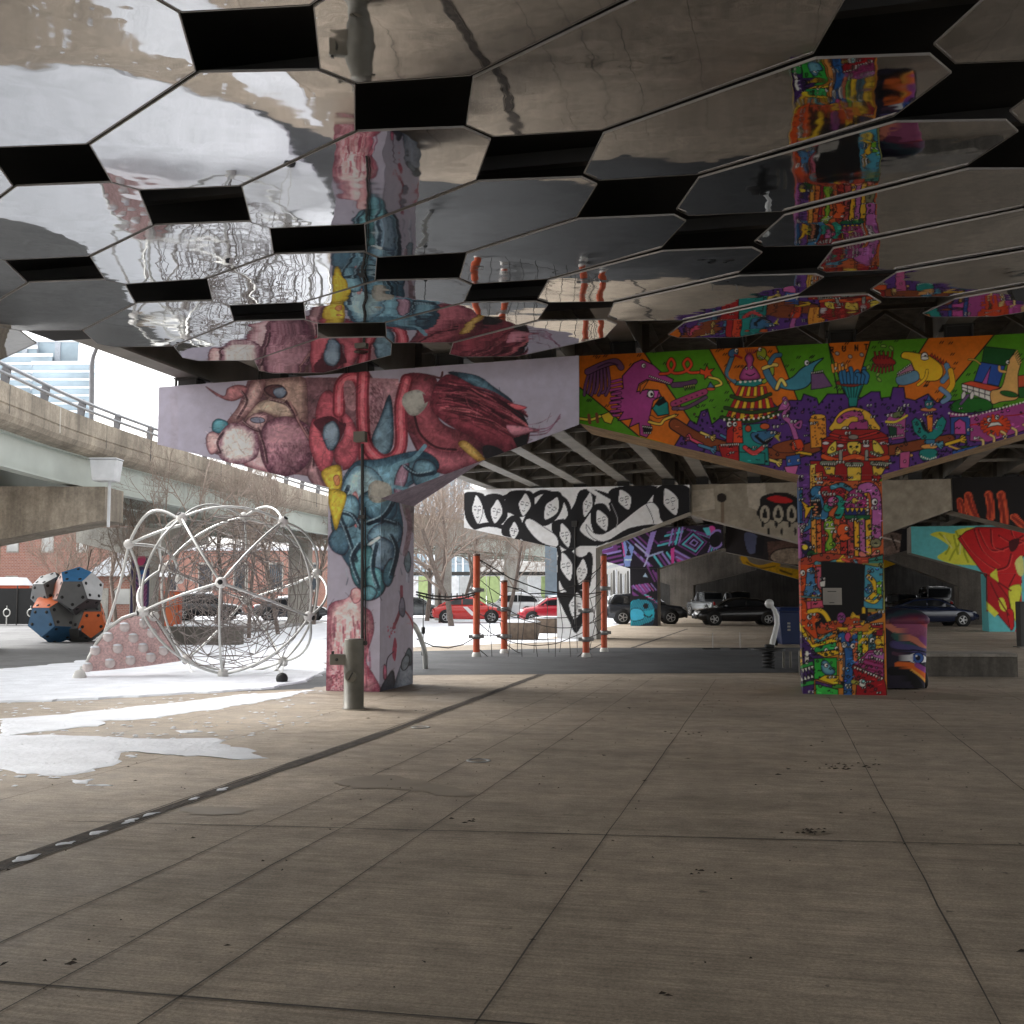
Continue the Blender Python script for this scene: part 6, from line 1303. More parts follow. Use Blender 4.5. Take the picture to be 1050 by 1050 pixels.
# ------------------------------------------------------------------ rope bridge between orange posts
M_or = mat('orange_post', (.52, .085, .025), .45, var=.1); M_collar = mat('grey_collar', (.34, .33, .32), .4, .5); M_rope2 = mat('dark_rope', (.045, .04, .038), .8)
t = thing('rope_bridge', 'rope net climbing bridge hung between four orange posts on the dark rubber', 'rope bridge', gnd(555, 672))
posts = {}
for k, (px, yt, yb) in enumerate(((488.5, 570, 673.5), (517, 597, 670), (601, 597, 674), (619.5, 570, 668.5))):
    g0 = gnd(px, yb); h = at(px, yt, g0.y).z; r = .088
    p_ = MB().lathe([(r, .05), (r, h-.02), (r*.9, h), (.001, h+.01)], g0, 16).build('post', M_or, t); posts[k] = (g0, h)
    MB().lathe([(r*1.05, h-.0), (r*1.05, h+.05), (.001, h+.06)], g0, 16).build('cap', mat('orange_cap', (.14, .07, .05)), p_)
    MB().lathe([(r*1.35, 0), (r*1.35, .06), (r*1.02, .12)], g0, 16).build('base_ring', M_node, p_)
    for zz_ in ((h*.66, h*.2) if k in (0, 3) else (h*.62, h*.24)):
        cl = MB().lathe([(r*1.0, -.06), (r*1.25, -.06), (r*1.25, .06), (r*1.0, .06)], g0+Vector((0, 0, zz_)), 16); [cl.box(g0+Vector((.15*s, 0, zz_)), (.1, .06, .09)) for s in (-1, 1)]
        cl.build('collar', M_collar, p_)
mb = MB()
P_ = lambda k, f_: posts[k][0]+Vector((0, 0, posts[k][1]*f_))
def net(a0, a1, b0, b1, n1, n2, sag):
    g = [[None]*(n2+1) for _ in range(n1+1)]
    for i in range(n1+1):
        for j in range(n2+1):
            a = a0.lerp(a1, j/n2); b = b0.lerp(b1, j/n2); s = i/n1
            g[i][j] = a.lerp(b, s)-Vector((0, 0, sag*4*s*(1-s)*(1-.5*j/n2)))+Vector((random.gauss(0, .05) if 0 < i < n1 else 0, 0, random.gauss(0, .05) if 0 < i < n1 else 0))
    for i in range(n1+1):
        for j in range(n2+1):
            if i < n1: rope(g[i][j], g[i+1][j], .01, .011)
            if j < n2 and 0 < i < n1: rope(g[i][j], g[i][j+1], .0, .009)
net(P_(0, .25), P_(0, .98), P_(1, .28), P_(1, .96), 2, 4, .05); net(P_(2, .25), P_(2, .96), P_(3, .25), P_(3, .96), 2, 4, .06)
net(P_(1, .05)+Z_*.2, P_(1, .95), P_(3, .1), P_(3, .62), 7, 2, .45); net(P_(0, .1), P_(0, .62), P_(2, .1), P_(2, .6), 7, 2, .75)
rope(P_(0, .98), P_(3, .62), .4, .016); rope(P_(1, .96), P_(3, .9), .5, .014)
lf = at(427, 607, 25.5); rope(P_(0, .64), lf, .12, .02); rope(P_(0, .62), lf-Z_*.06, .14, .02)
for k in range(10): p = P_(0, .64).lerp(lf, (k+.5)/10); mb.tube([p-Z_*.16+Vector((.0, 0, 0)), p-Z_*.03], .016, 5)
rope(P_(0, .2), at(427, 655, 25), .25, .014)
mb.build('rope_net', M_rope2, t)
t = thing('bent_post', 'curved grey steel post with a hanging rope beside the lavender column', 'post', gnd(435.5, 686))
MB().tube([gnd(436.5, 686), at(436, 672, 23.8), at(434, 662, 23.8), at(430, 651, 23.7), at(425.5, 642, 23.6), at(420, 637, 23.6)], .055, 8).build('tube', M_pipe, t)
hp = MB().tube([at(434, 611, 25.6), at(434, 672, 25.2)], .012, 5); [hp.lathe([(.001, -.1), (.045, -.06), (.045, .06), (.001, .1)], at(434, y, 25.4), 8) for y in (646.5, 669)]
hp.build('hanging_rope', M_black, t)

# ------------------------------------------------------------------ grey post with side arm in front of the lavender pier
M_post = mat('post_grey', (.155, .145, .12), .5, .2, var=.2, scale=5)
g0 = gnd(362.5, 727); s = g0.y/FPX
t = thing('utility_post', 'thick grey steel post with a side arm and dial, before the lavender pier', 'utility post', g0)
h = at(362.5, 655, g0.y).z; r = 10.2*s
lpart('shaft', MB().lathe([(r*1.12, 0), (r*1.12, .02), (r, .025), (r, h-.015), (r*.96, h), (.001, h)], (0, 0, 0), 28), M_post, t)
za = at(0, 676, g0.y).z
lpart('arm', MB().box((-r-.06, -.03, za), (.26, .12, .15)), M_post, t, .012)
lpart('arm_tip', MB().box((-r-.155, -.03, za+.09), (.03, .06, .05)), M_dark, t)
lpart('arm_button', MB().lathe([(.022, 0), (.02, .012), (.001, .014)], (-r-.09, -.091, za), 12, 0, (0, -1, 0)), M_dark, t)
d = lpart('dial', MB().lathe([(.085, 0), (.085, .03), (.07, .036), (.001, .036)], (-.02, -r+.012, at(0, 692.5, g0.y).z), 20, 0, (0, -1, 0)), M_post, t)
lpart('dial_handle', MB().box((-.02, -r-.03, at(0, 692.5, g0.y).z), (.02, .02, .12), M=Matrix.Rotation(.5, 3, 'Y')), M_dark, t)
lpart('side_bolt', MB().lathe([(.03, 0), (.03, .05), (.001, .06)], (r-.01, -.02, h-.06), 10, 0, (1, 0, 0)), M_dark, t)

# ------------------------------------------------------------------ painted wheelie bin
g0 = gnd(931, 708); s = (g0.y+.35)/FPX
t = thing('wheelie_bin', 'tall wheeled bin painted with a big blue eye and purple and orange streaks', 'bin', (g0.x, g0.y+.38, 0), -.12)
cb = Canvas(895, 615, 970, 720, 8, (34, 30, 44)); cb.t(890, 560, .1524)
cb.blob([(120, 520), (160, 470), (300, 430), (460, 440), (490, 480), (490, 620), (420, 700), (300, 640)], (70, 30, 62), (130, 66, 96), ol=None, mott=.5)
cb.stroke([(130, 530), (220, 590), (330, 640), (420, 710)], (180, 108, 88), 42, alpha=.85); cb.stroke([(150, 470), (300, 440), (450, 460)], (44, 66, 76), 40, alpha=.8); cb.stroke([(180, 600), (300, 680), (400, 720)], (40, 80, 74), 46, alpha=.7); cb.stroke([(300, 480), (400, 540), (470, 610)], (150, 60, 70), 26, alpha=.6); cb.stroke([(360, 620), (430, 670), (480, 600)], (110, 50, 110), 40, alpha=.6)
cb.stroke([(170, 660), (300, 690), (450, 730)], (70, 60, 110), 50, alpha=.6); cb.stroke([(170, 720), (250, 740)], (90, 50, 70), 24, alpha=.7); cb.poly([(245, 750), (290, 725), (340, 718), (380, 735), (415, 775), (370, 785), (310, 788)], (206, 206, 214), (20, 20, 40), 4, True); cb.ell(337, 752, 37, 36, (50, 84, 150), 0, (20, 24, 60), 5); cb.ell(337, 752, 17, 17, (14, 18, 36)); cb.ell(326, 738, 7, 7, (220, 230, 240))
cb.stroke([(230, 710), (310, 700), (400, 720), (440, 770)], (24, 22, 40), 10); cb.stroke([(200, 800), (300, 810), (380, 870), (450, 950)], (206, 96, 34), 46, alpha=.9); cb.stroke([(330, 800), (420, 860), (450, 920)], (130, 60, 130), 34, alpha=.8); cb.stroke([(290, 830), (370, 890), (440, 985)], (214, 150, 60), 16, alpha=.9); cb.stroke([(160, 840), (260, 850), (330, 930), (380, 1000)], (14, 12, 16), 60); cb.stroke([(440, 640), (440, 840)], (80, 90, 140), 30, alpha=.5)
cb.stroke([(110, 440), (250, 400), (480, 420)], (44, 40, 60), 60, alpha=.9); cb.stroke([(130, 480), (250, 440), (420, 445)], (54, 74, 84), 26, alpha=.7); cb.stroke([(150, 505), (260, 470), (380, 470)], (96, 44, 74), 22, alpha=.7); cb.stroke([(400, 480), (480, 520)], (80, 40, 80), 40, alpha=.7)
W_, D_ = 51*s, .75
def ringpts(z, wx, dy, k=40):
    out = []
    for i in range(k):
        a = 2*PI*(i+.5)/k; e = .35
        out.append((wx/2*np.sign(math.cos(a))*abs(math.cos(a))**e, dy/2*np.sign(math.sin(a))*abs(math.sin(a))**e, z))
    return out
top_z = at(931, 640, g0.y).z
Pz = np.array([ringpts(z, W_*(.86+.14*z/top_z), D_*(.8+.2*z/top_z), 200) for z in np.linspace(.03, top_z, 110)])
Pz = np.concatenate([Pz, Pz[:, :1]], 1)
def world(P): c_, s_ = math.cos(-.12), math.sin(-.12); return P[..., 0]*c_-P[..., 1]*s_+g0.x, P[..., 0]*s_+P[..., 1]*c_+g0.y+.38, P[..., 2]
o = grid_mesh('bin_body', Pz, cb.sample(*proj(*world(Pz)), 1.35), PAINT, None); o.parent = t
LZ = [(0, 1.0), (.03, 1.07), (.09, 1.08), (.14, 1.0), (.2, .85), (.24, .62), (.262, .3), (.268, .02)]
Pl = np.array([ringpts(top_z+a, W_*k, D_*k, 120) for a, k in LZ]); Pl = np.concatenate([Pl, Pl[:, :1]], 1)
o = grid_mesh('lid', Pl, cb.sample(*proj(*world(Pl)), .75), PAINT, None); o.parent = t
lpart('handle', MB().tube([(W_*.35, .4, top_z-.05), (W_*.35, .5, top_z), (-W_*.35, .5, top_z), (-W_*.35, .4, top_z-.05)], .02, 8), M_black, t)
for s_ in (-1, 1):
    wh = lpart('wheel', MB().lathe([(.05, -.03), (.13, -.035), (.15, -.02), (.15, .02), (.13, .035), (.05, .03)], (s_*W_*.5 if s_ > 0 else -W_*.53, .1, .15), 18, 0, (1, 0, 0)), M_black, t)

# low wall, blue bin, spring rider, small frames
M_wallc = concrete('low_wall_concrete', (.15, .135, .115), .3, .4)
a = gnd(820, 693); b = gnd(1044, 694.5)
t = thing('low_wall', 'low dark concrete seat wall behind the painted bin', 'wall', (a+b)/2)
hgt = at(1000, 670.5, b.y).z
MB().hexa([a, b, b+U*.9, a+U*.9, a+Z_*(hgt-.06), b+Z_*(hgt-.06), b+U*.9+Z_*(hgt-.06), a+U*.9+Z_*(hgt-.06)]).build('base', M_wallc, t)
MB().hexa([a-U*.04+Z_*(hgt-.058), b-U*.04+Z_*(hgt-.058), b+U*.94+Z_*(hgt-.058), a+U*.94+Z_*(hgt-.058), a-U*.04+Z_*hgt, b-U*.04+Z_*hgt, b+U*.94+Z_*hgt, a+U*.94+Z_*hgt]).build('coping', M_con, t)
t = thing('signal_post', 'dark square post at the right edge past the turquoise column', 'post', gnd(1052, 664)); lpart('post', MB().box((0, 0, .7), (.45, .3, 1.4)), M_dark, t, .03); lpart('plate', MB().box((0, 0, .02), (.6, .45, .04)), M_post, t)
g0 = gnd(811, 662.5)
t = thing('recycling_bin', 'dark blue wheeled recycling bin half hidden behind the carnival column', 'bin', g0)
M_bbin = mat('blue_plastic', (.012, .025, .085), .4)
lpart('bin_body', MB().hexa([Vector((x*.36, y*.36, .06)) for x, y in ((-1, -1), (1, -1), (1, 1), (-1, 1))]+[Vector((x*.46, y*.46, 1.08)) for x, y in ((-1, -1), (1, -1), (1, 1), (-1, 1))]), M_bbin, t, .04)
lpart('lid', MB().hexa([Vector((x*.5, y*.5, 1.084)) for x, y in ((-1, -1), (1, -1), (1, 1), (-1, 1))]+[Vector((x*.4, y*.42, 1.22)) for x, y in ((-1, -1), (1, -1), (1, 1), (-1, 1))]), M_bbin, t, .03)
lg = MB(); [lg.box((-.16+dx, -.435, .62+dz), (.09, .008, .06)) for dx, dz in ((0, 0), (0, .1), (.0, -.1))]; lpart('white_label', lg, M_conl, t)
for s_ in (-1, 1): lpart('wheel', MB().lathe([(.02, -.04), (.12, -.04), (.12, .04), (.02, .04)], (s_*.4, .3, .12), 14, 0, (1, 0, 0)), M_black, t)
g0 = gnd(788, 686)
t = thing('spring_rider', 'white curved spring rider on a black plate over a coil spring, on the rubber surface', 'spring rider', g0)
sc_ = g0.y/FPX
lpart('spring', MB().tube([Vector((.12*math.cos(k*.5), .12*math.sin(k*.5), .02+.36*k/62)) for k in range(63)], .02, 6), M_black, t)
lpart('foot_plate', MB().lathe([(.36, .40), (.37, .43), (.34, .45), (.001, .45)], (0, 0, 0), 24), M_black, t)
bd = [(4, 661), (7, 650), (9.5, 640), (9.5, 632), (7, 625), (3, 620)]
lpart('body', MB().tube([Vector(((x)*sc_, 0, at(788, y, g0.y).z)) for x, y in bd], .062, 12, r1=.045), mat('rider_white', (.6, .61, .6), .3), t)
lpart('head', MB().ball(Vector((2*sc_, 0, at(788, 619, g0.y).z)), .10, 14), mat('rider_white', (.6, .61, .6)), t)
lpart('seat', MB().box((.03, 0, .49), (.2, .16, .08)), M_black, t, .03)
t = thing('twin_posts', 'pair of short pale steel posts beside the spring rider', 'posts', gnd(806, 685)); [lpart('post', MB().tube([(x, 0, 0), (x, 0, .36)], .03, 8), M_post, t) for x in (-.05, .1)]
for (px, lb) in ((731, 'thin steel stake left of the pair at the edge of the rubber'), (759, 'thin steel stake right of the pair, nearer the spring rider')):
    g0 = gnd(px, 666); t = thing('marker_stake', lb, 'stake', g0, group='thin steel stakes'); lpart('rod', MB().tube([(0, 0, 0), (0, 0, .5)], .012, 6), M_collar, t); lpart('base', MB().box((-.05, 0, .02), (.5, .2, .04)), M_black, t)

# ------------------------------------------------------------------ planters and far-left small things
def planter(label, px, py, L):
    t = thing('planter', label, 'planter', gnd(px, py), -.15, 'slanted timber planters')
    lpart('box', MB().hexa([Vector((x*L*.42, y*.45, 0)) for x, y in ((-1, -1), (1, -1), (1, 1), (-1, 1))]+[Vector((x*L*.5, y*.6, .62)) for x, y in ((-1, -1), (1, -1), (1, 1), (-1, 1))]), mat('timber', (.15, .11, .08), .8, var=.3, scale=6), t)
    lpart('snow_fill', MB().hexa([Vector((x*L*.48, y*.56, .622)) for x, y in ((-1, -1), (1, -1), (1, 1), (-1, 1))]+[Vector((x*L*.4, y*.45, .70)) for x, y in ((-1, -1), (1, -1), (1, 1), (-1, 1))]), M_snow, t)
planter('slanted brown planter with snow on top, close to the two left orange posts', 534, 656, 1.35); planter('brown snow-topped planter touching the women mural column', 566, 649, 1.5)
t = thing('stone_bench', 'low brown stone block in the snow behind the rope globe', 'bench', gnd(212, 662)); lpart('block', MB().box((0, 0, .3), (2.2, .6, .6)), M_wallc, t, .03); lpart('snow_top', MB().box((0, 0, .635), (2.0, .5, .06)), M_snow, t, .02)
t = thing('utility_cabinet', 'bright orange utility cabinet behind the left of the rope globe', 'cabinet', gnd(177, 644)); lpart('box', MB().box((0, 0, .95), (.75, .5, 1.7)), M_or, t, .03); lpart('door', MB().box((0, -.262, .95), (.62, .02, 1.5)), mat('orange_door', (.58, .14, .05)), t); lpart('plinth', MB().box((0, 0, .05), (.8, .55, .1)), M_con, t)
t = thing('kiosk', 'small red hut with a thick snowy roof behind the black fence', 'kiosk', gnd(12, 636)); z0 = gnd(12, 636).y
lpart('wall', MB().box((0, 0, 1.1), (1.5, 1.4, 2.2)), M_or, t); lpart('roof', MB().hexa([Vector((x*.95, y*.9, 2.2)) for x, y in ((-1, -1), (1, -1), (1, 1), (-1, 1))]+[Vector((x*.6, y*.6, 2.7)) for x, y in ((-1, -1), (1, -1), (1, 1), (-1, 1))]), M_snow, t); lpart('window', MB().box((0, -.71, 1.3), (.7, .03, .6)), M_glass, t)
t = thing('mesh_fence', 'black screened fence behind the boulder at the left edge', 'fence', gnd(20, 641)); Yf = gnd(20, 641).y
a, b = at(-90, 641, Yf), at(44, 641, Yf)
MB().box(((a.x+b.x)/2, Yf, 1.0), (b.x-a.x, .05, 1.9)).build('screen', mat('black_mesh', (.02, .02, .02), .8), t)
for k in range(6): MB().tube([Vector((a.x+(b.x-a.x)*k/5, Yf-.06, 0)), Vector((a.x+(b.x-a.x)*k/5, Yf-.06, 2.1))], .03, 6).build('post', M_dark, t)
for px, lb in ((6.5, 'white ring bicycle stand at the far left before the black fence'), (31, 'white ring bicycle stand next to the dodecahedron boulder')):
    g0 = gnd(px, 642); t = thing('bike_ring', lb, 'bicycle stand', g0, group='ring bicycle stands'); lpart('ring', MB().tube([Vector((.17*math.sin(k*PI/10), 0, .68+.19*math.cos(k*PI/10))) for k in range(21)], .028, 6), M_pipe, t); lpart('stem', MB().tube([(0, 0, 0), (0, 0, .49)], .03, 6), M_pipe, t); lpart('finial', MB().tube([(0, 0, .88), (0, 0, 1.05)], .02, 6), M_pipe, t)
# blue-grey steel column right of trees
t = thing('steel_column', 'blue grey steel column left of the women mural', 'column', gnd(565, 636)); z0 = gnd(565, 636).y; lpart('shaft', MB().box((0, 0, 3.2), (.55, .4, 6.4)), mat('blue_grey', (.22, .28, .33), .5), t); lpart('flange', MB().box((0, -.22, 3.2), (.75, .04, 6.4)), mat('blue_grey', (1, 1, 1)), t)
t = thing('steel_column', 'dark steel post standing behind the women mural column', 'column', gnd(610.5, 652)); lpart('shaft', MB().box((0, 0, 2.6), (.24, .2, 5.2)), M_post, t); lpart('plate', MB().box((0, 0, .02), (.4, .35, .04)), M_dark, t)
t = thing('white_fence', 'white slatted fence in daylight beyond the left orange post and fish head column', 'fence', gnd(630, 636))
for k in range(16):
    p = gnd(613+2.4*k, 632); MB().box((p.x, p.y, 1.7+.2*math.sin(k)), (.1, .06, 3.2)).build('slat', [M_conl, M_dark, M_snow][k % 3], t)
a, b = gnd(611, 632), gnd(652, 632); MB().beam(a+Z_*3.4, b+Z_*4.2, .2, .25).build('top_rail', M_slab, t)

# ------------------------------------------------------------------ vehicles
M_tyre = mat('tyre', (.018, .018, .018), .8); M_rim = mat('rim', (.42, .42, .42), .3, .8); M_cglass = mat('car_glass', (.02, .022, .025), .06, var=.2); M_hl = mat('headlight', (.7, .7, .72), .1); M_tl = mat('tail_light', (.35, .02, .02), .2)
KIND = {  # lower body stations (x, z bottom, z top, half width); cabin outline (x, z, half width)
 'sedan': ([(-2.36, .42, .72, .72), (-2.28, .28, .98, .84), (-1.5, .22, 1.03, .91), (0, .2, .98, .92), (1.1, .22, .95, .92), (2.0, .26, .80, .86), (2.34, .38, .6, .7)], [(-1.95, 1.0, .74), (-.95, 1.38, .60), (-.1, 1.45, .60), (.45, 1.40, .60), (1.25, .94, .76)], 1.42, .33),
 'beetle': ([(-2.1, .42, .62, .7), (-2.0, .3, .85, .82), (-1.4, .22, 1.0, .88), (0, .2, 1.0, .9), (1.0, .22, 1.0, .88), (1.75, .28, .82, .82), (2.08, .4, .6, .66)], [(-1.85, .92, .66), (-1.2, 1.32, .60), (-.4, 1.5, .58), (.3, 1.46, .58), (1.05, 1.0, .72)], 1.3, .34),
 'hatch': ([(-1.9, .4, .8, .76), (-1.85, .28, 1.0, .84), (-1.2, .22, 1.03, .88), (0, .2, 1.0, .88), (.9, .22, .98, .88), (1.6, .26, .86, .84), (1.92, .38, .62, .72)], [(-1.86, 1.0, .74), (-1.5, 1.4, .64), (-.3, 1.46, .64), (.35, 1.42, .64), (.95, .98, .74)], 1.2, .32),
 'suv': ([(-2.2, .45, .9, .8), (-2.15, .32, 1.08, .88), (-1.3, .28, 1.1, .92), (0, .26, 1.08, .92), (1.1, .28, 1.06, .92), (1.9, .32, .95, .88), (2.22, .42, .7, .78)], [(-2.16, 1.06, .78), (-1.8, 1.6, .68), (-.4, 1.7, .68), (.35, 1.66, .68), (1.1, 1.06, .80)], 1.32, .37),
 'pickup': ([(-2.7, .5, 1.0, .88), (-2.65, .42, 1.12, .93), (-1.0, .38, 1.12, .95), (.4, .38, 1.12, .95), (1.6, .4, 1.12, .94), (2.5, .44, 1.05, .9), (2.72, .55, .8, .82)], [(-.75, 1.1, .82), (-.6, 1.78, .74), (.2, 1.86, .74), (.75, 1.82, .74), (1.4, 1.1, .84)], 1.7, .42),
 'van': ([(-2.5, .45, 1.0, .88), (-2.45, .36, 1.2, .95), (-1.0, .32, 1.2, .97), (.4, .32, 1.2, .97), (1.6, .34, 1.18, .96), (2.3, .4, 1.05, .9), (2.5, .5, .8, .82)], [(-2.45, 1.18, .9), (-2.3, 2.1, .82), (0, 2.2, .82), (1.0, 2.1, .82), (1.9, 1.14, .86)], 1.6, .38)}
def car(kind, label, cat, loc, rz, paint, group='parked cars', stripe=False, snow=False, rimcol=None):
    lo_, cab, wb, wr = KIND[kind]
    t = thing('parked_car' if kind not in ('pickup', 'van') else ('pickup_truck' if kind == 'pickup' else 'parked_van'), label, cat, loc, rz, group)
    def loft(rings):
        k = len(rings[0]); vs = [p for r_ in rings for p in r_]; nn = len(rings)
        return MB().add(vs, [(i*k+a, i*k+(a+1) % k, (i+1)*k+(a+1) % k, (i+1)*k+a) for i in range(nn-1) for a in range(k)]+[tuple(range(k)), tuple(range((nn-1)*k, nn*k))])
    xs = np.array([s_[0] for s_ in lo_]); X = np.unique(np.concatenate([xs, np.linspace(xs[0], xs[-1], 22)]))
    rings = []
    for x in X:
        zb, zt, w_ = (np.interp(x, xs, [s_[k] for s_ in lo_]) for k in (1, 2, 3)); hh = zt-zb
        half = [(w_*.82, zb), (w_*.97, zb+.12*hh), (w_, zb+.42*hh), (w_*.985, zb+.72*hh), (w_*.93, zb+.92*hh), (w_*.78, zt), (w_*.4, zt+.025)]
        rings.append([(x, y, z_) for y, z_ in half]+[(x, -y, z_) for y, z_ in half[::-1]])
    mb = loft(rings); mb.sm = [True]*len(mb.f)
    cx = np.array([c_[0] for c_ in cab]); cz = np.array([c_[1] for c_ in cab]); cw = np.array([c_[2] for c_ in cab])
    base = lambda x: float(np.interp(x, xs, [s_[2] for s_ in lo_])); bw = lambda x: float(np.interp(x, xs, [s_[3] for s_ in lo_]))*.86
    X2 = np.unique(np.concatenate([cx, np.linspace(cx[0], cx[-1], 14)])); rings = []
    for x in X2:
        zt = max(float(np.interp(x, cx, cz)), base(x)+.01); w_ = float(np.interp(x, cx, cw)); f_ = min(1, max(0, (zt-base(x))/.4)); zb = base(x)-.03
        wl = bw(x)*.9; wt = wl+(w_-wl)*f_
        half = [(wl, zb), (wl+(wt-wl)*.5, (zb+zt)/2), (wt, zt-.05*f_), (wt*.85, zt), (wt*.4, zt+.02*f_)]
        rings.append([(x, y, z_) for y, z_ in half]+[(x, -y, z_) for y, z_ in half[::-1]])
    m2 = loft(rings); mb.add(m2.v, m2.f); mb.sm = [True]*len(mb.f)
    body = lpart('body', mb, paint, t)
    # glass: side panes, windscreen, rear window
    for sd_ in (-1, 1):
        xa, xb = cx[0]+.28*(cx[1]-cx[0])+.1, cx[-1]-.3*(cx[-1]-cx[-2])-.05
        xs_ = np.linspace(xa, xb, 9); mid_ = .5*(xa+xb)
        for (p0, p1) in ((0, 4), (4, 8)):
            vs = []
            for i in range(p0, p1+1):
                x = xs_[i]+(.03 if i == p0 and p0 else 0)-(.03 if i == p1 and p1 < 8 else 0)
                zt = float(np.interp(x, cx, cz))-.11; b_ = base(x)+.03; w_ = float(np.interp(x, cx, cw)); wl = bw(x)*.9; full = max(.1, zt+.11-base(x))
                zt = max(zt, b_+.02); g_ = lambda z_: wl+(w_-wl)*min(1, (z_-base(x)+.03)/(full+.03))+.016
                vs += [(x, sd_*g_(b_), b_), (x, sd_*g_(zt), zt)]
            k = p1-p0
            lpart('window', MB().add(vs, [(2*i, 2*i+2, 2*i+3, 2*i+1) for i in range(k)]), M_cglass, t)
    for nm, i0, i1 in (('rear_window', 0, 1), ('windscreen', -1, -2)):
        x0, z0, w0, x1, z1, w1 = cx[i0], max(cz[i0], base(cx[i0])), cw[i0], cx[i1], cz[i1], cw[i1]
        o_ = Vector((x0-x1, 0, 0)).normalized()*.02+Z_*.03; q = lambda f_, y: Vector((x0+(x1-x0)*f_, y*(w0+(w1-w0)*f_)*.86, z0+(z1-z0)*f_))+o_
        lpart(nm, MB().add([q(.2, -1), q(.2, 1), q(.88, 1), q(.88, -1)], [(0, 1, 2, 3)]), M_cglass, t)
    W_ = max(s_[3] for s_ in lo_)
    for x in (-wb, wb-.02):
        for sd_ in (-1, 1):
            c_ = (x, sd_*(W_-.09), wr)
            ar = lpart('wheel_arch', MB().lathe([(.001, -.004), (wr+.07, -.004), (wr+.07, .004), (.001, .004)], (x, sd_*(W_*.985+.006), wr+.02), 20, 0, (0, sd_, 0)), M_black, t)
            w_ = lpart('wheel', MB().lathe([(wr*.6, -.1), (wr*.95, -.1), (wr, -.06), (wr, .09), (wr*.94, .115), (wr*.66, .115)], c_, 22, 0, (0, sd_, 0)), M_tyre, t)
            rm = MB().lathe([(wr*.66, .06), (wr*.66, .118), (wr*.58, .118), (wr*.55, .07), (.001, .07)], c_, 22, 0, (0, sd_, 0))
            for k in range(5):
                a = 2*PI*k/5; rm.beam(Vector(c_)+Vector((0, sd_*.11, 0)), Vector(c_)+Vector((wr*.6*math.cos(a), sd_*.115, wr*.6*math.sin(a))), .05, .05)
            r_ = rm.build('rim', M_rim if not rimcol else rimcol); r_.parent = w_
    fz, rz_ = lo_[-2][2]-.13, lo_[1][2]-.16
    for sd_ in (-1, 1):
        lpart('headlight', MB().ball((lo_[-2][0]+.12, sd_*lo_[-2][3]*.72, fz), .13, 10, 0, .7), M_hl, t)
        lpart('tail_light', MB().ball((lo_[1][0]-.01, sd_*lo_[1][3]*.78, rz_), .11, 10, 0, 1.2), M_tl, t)
        lpart('mirror', MB().box((cx[-1]-.45, sd_*(W_+.06), base(cx[-1]-.45)+.07), (.12, .16, .1)), paint, t, .02)
    lpart('bumper', MB().box((lo_[-1][0]-.02, 0, .42), (.1, 1.3, .16)), M_black, t, .03)
    if stripe:
        for sd_ in (-1, 1):
            lpart('white_stripe', MB().add([(-.35, sd_*(W_+.006), .92), (-.1, sd_*(W_+.006), .92), (.45, sd_*(W_+.006), .42), (.15, sd_*(W_+.006), .42)], [(0, 1, 2, 3)]), mat('stripe_white', (.8, .8, .8), .4), t)
    if snow:
        vs = []
        for x in np.linspace(cx[1]+.05, cx[-2]-.05, 6):
            zt = float(np.interp(x, cx, cz)); w_ = float(np.interp(x, cx, cw))*.82; vs += [(x, -w_, zt+.02), (x, 0, zt+.12), (x, w_, zt+.02)]
        lpart('roof_snow', MB().add(vs, [(3*i+a, 3*i+3+a, 3*i+4+a, 3*i+1+a) for i in range(5) for a in (0, 1)]), M_snow, t)
    return t
def cpaint(nm, c_): return mat(nm, c_, .25, var=.04, coat=.6)
RED = cpaint('red_paint', (.52, .025, .02)); RED2 = cpaint('crimson_paint', (.42, .02, .035)); GRY = cpaint('grey_paint', (.13, .14, .15)); WHT = cpaint('white_paint', (.7, .71, .72)); LGR = cpaint('light_grey_paint', (.27, .275, .28)); BLKP = cpaint('black_paint', (.012, .012, .014)); NAV = cpaint('navy_paint', (.018, .026, .06)); DKG = cpaint('charcoal_paint', (.035, .038, .045)); SLV = cpaint('silver_paint', (.2, .205, .21))
def carg(px, py): p = gnd(px, py); return (p.x, p.y, .004)
car('beetle', 'red rounded small car with a white diagonal stripe, in the snowy lot', 'car', carg(481, 638.5), 0.03, RED, stripe=True)
car('hatch', 'crimson hatchback with a snowy roof, partly hidden by the women mural column', 'car', carg(567, 640), PI+.05, RED2, snow=True)
car('sedan', 'grey sedan behind the red striped car, cut by the lavender column', 'car', carg(424, 634), 0.02, GRY)
car('suv', 'white sport utility car behind the red cars', 'car', carg(526, 633.5), PI-.3, WHT, snow=True)
car('sedan', 'dark sedan with snow on its roof left of the purple column', 'car', carg(124, 636), .3, DKG, snow=True)
car('suv', 'black sport utility car seen through the left half of the rope globe', 'car', carg(212, 636), .1, BLKP, snow=True)
car('sedan', 'charcoal sedan seen through the right half of the rope globe', 'car', carg(300, 636), .05, DKG, snow=True)
car('suv', 'dark compact sport utility car behind the fish head column', 'car', carg(662, 639.6), -.03, DKG)
car('sedan', 'long black sedan facing left on the concrete lot beside the blue bin', 'car', carg(757, 641), PI-.02, BLKP)
car('sedan', 'dark blue sedan behind the painted bin, facing right', 'car', carg(952, 642), 0.02, NAV)
car('sedan', 'black car with snow-bright lights behind the turquoise column', 'car', carg(1012, 638.5), .3, BLKP)
car('pickup', 'pickup truck toned grey for shade in the dark back row, left of the black ones', 'pickup', carg(728, 632), PI/2+.2, GRY)  # white truck; the back row's shade is put into its paint
car('pickup', 'black pickup truck in the dark back row behind the black sedan', 'pickup', carg(757, 632), PI/2+.1, BLKP)
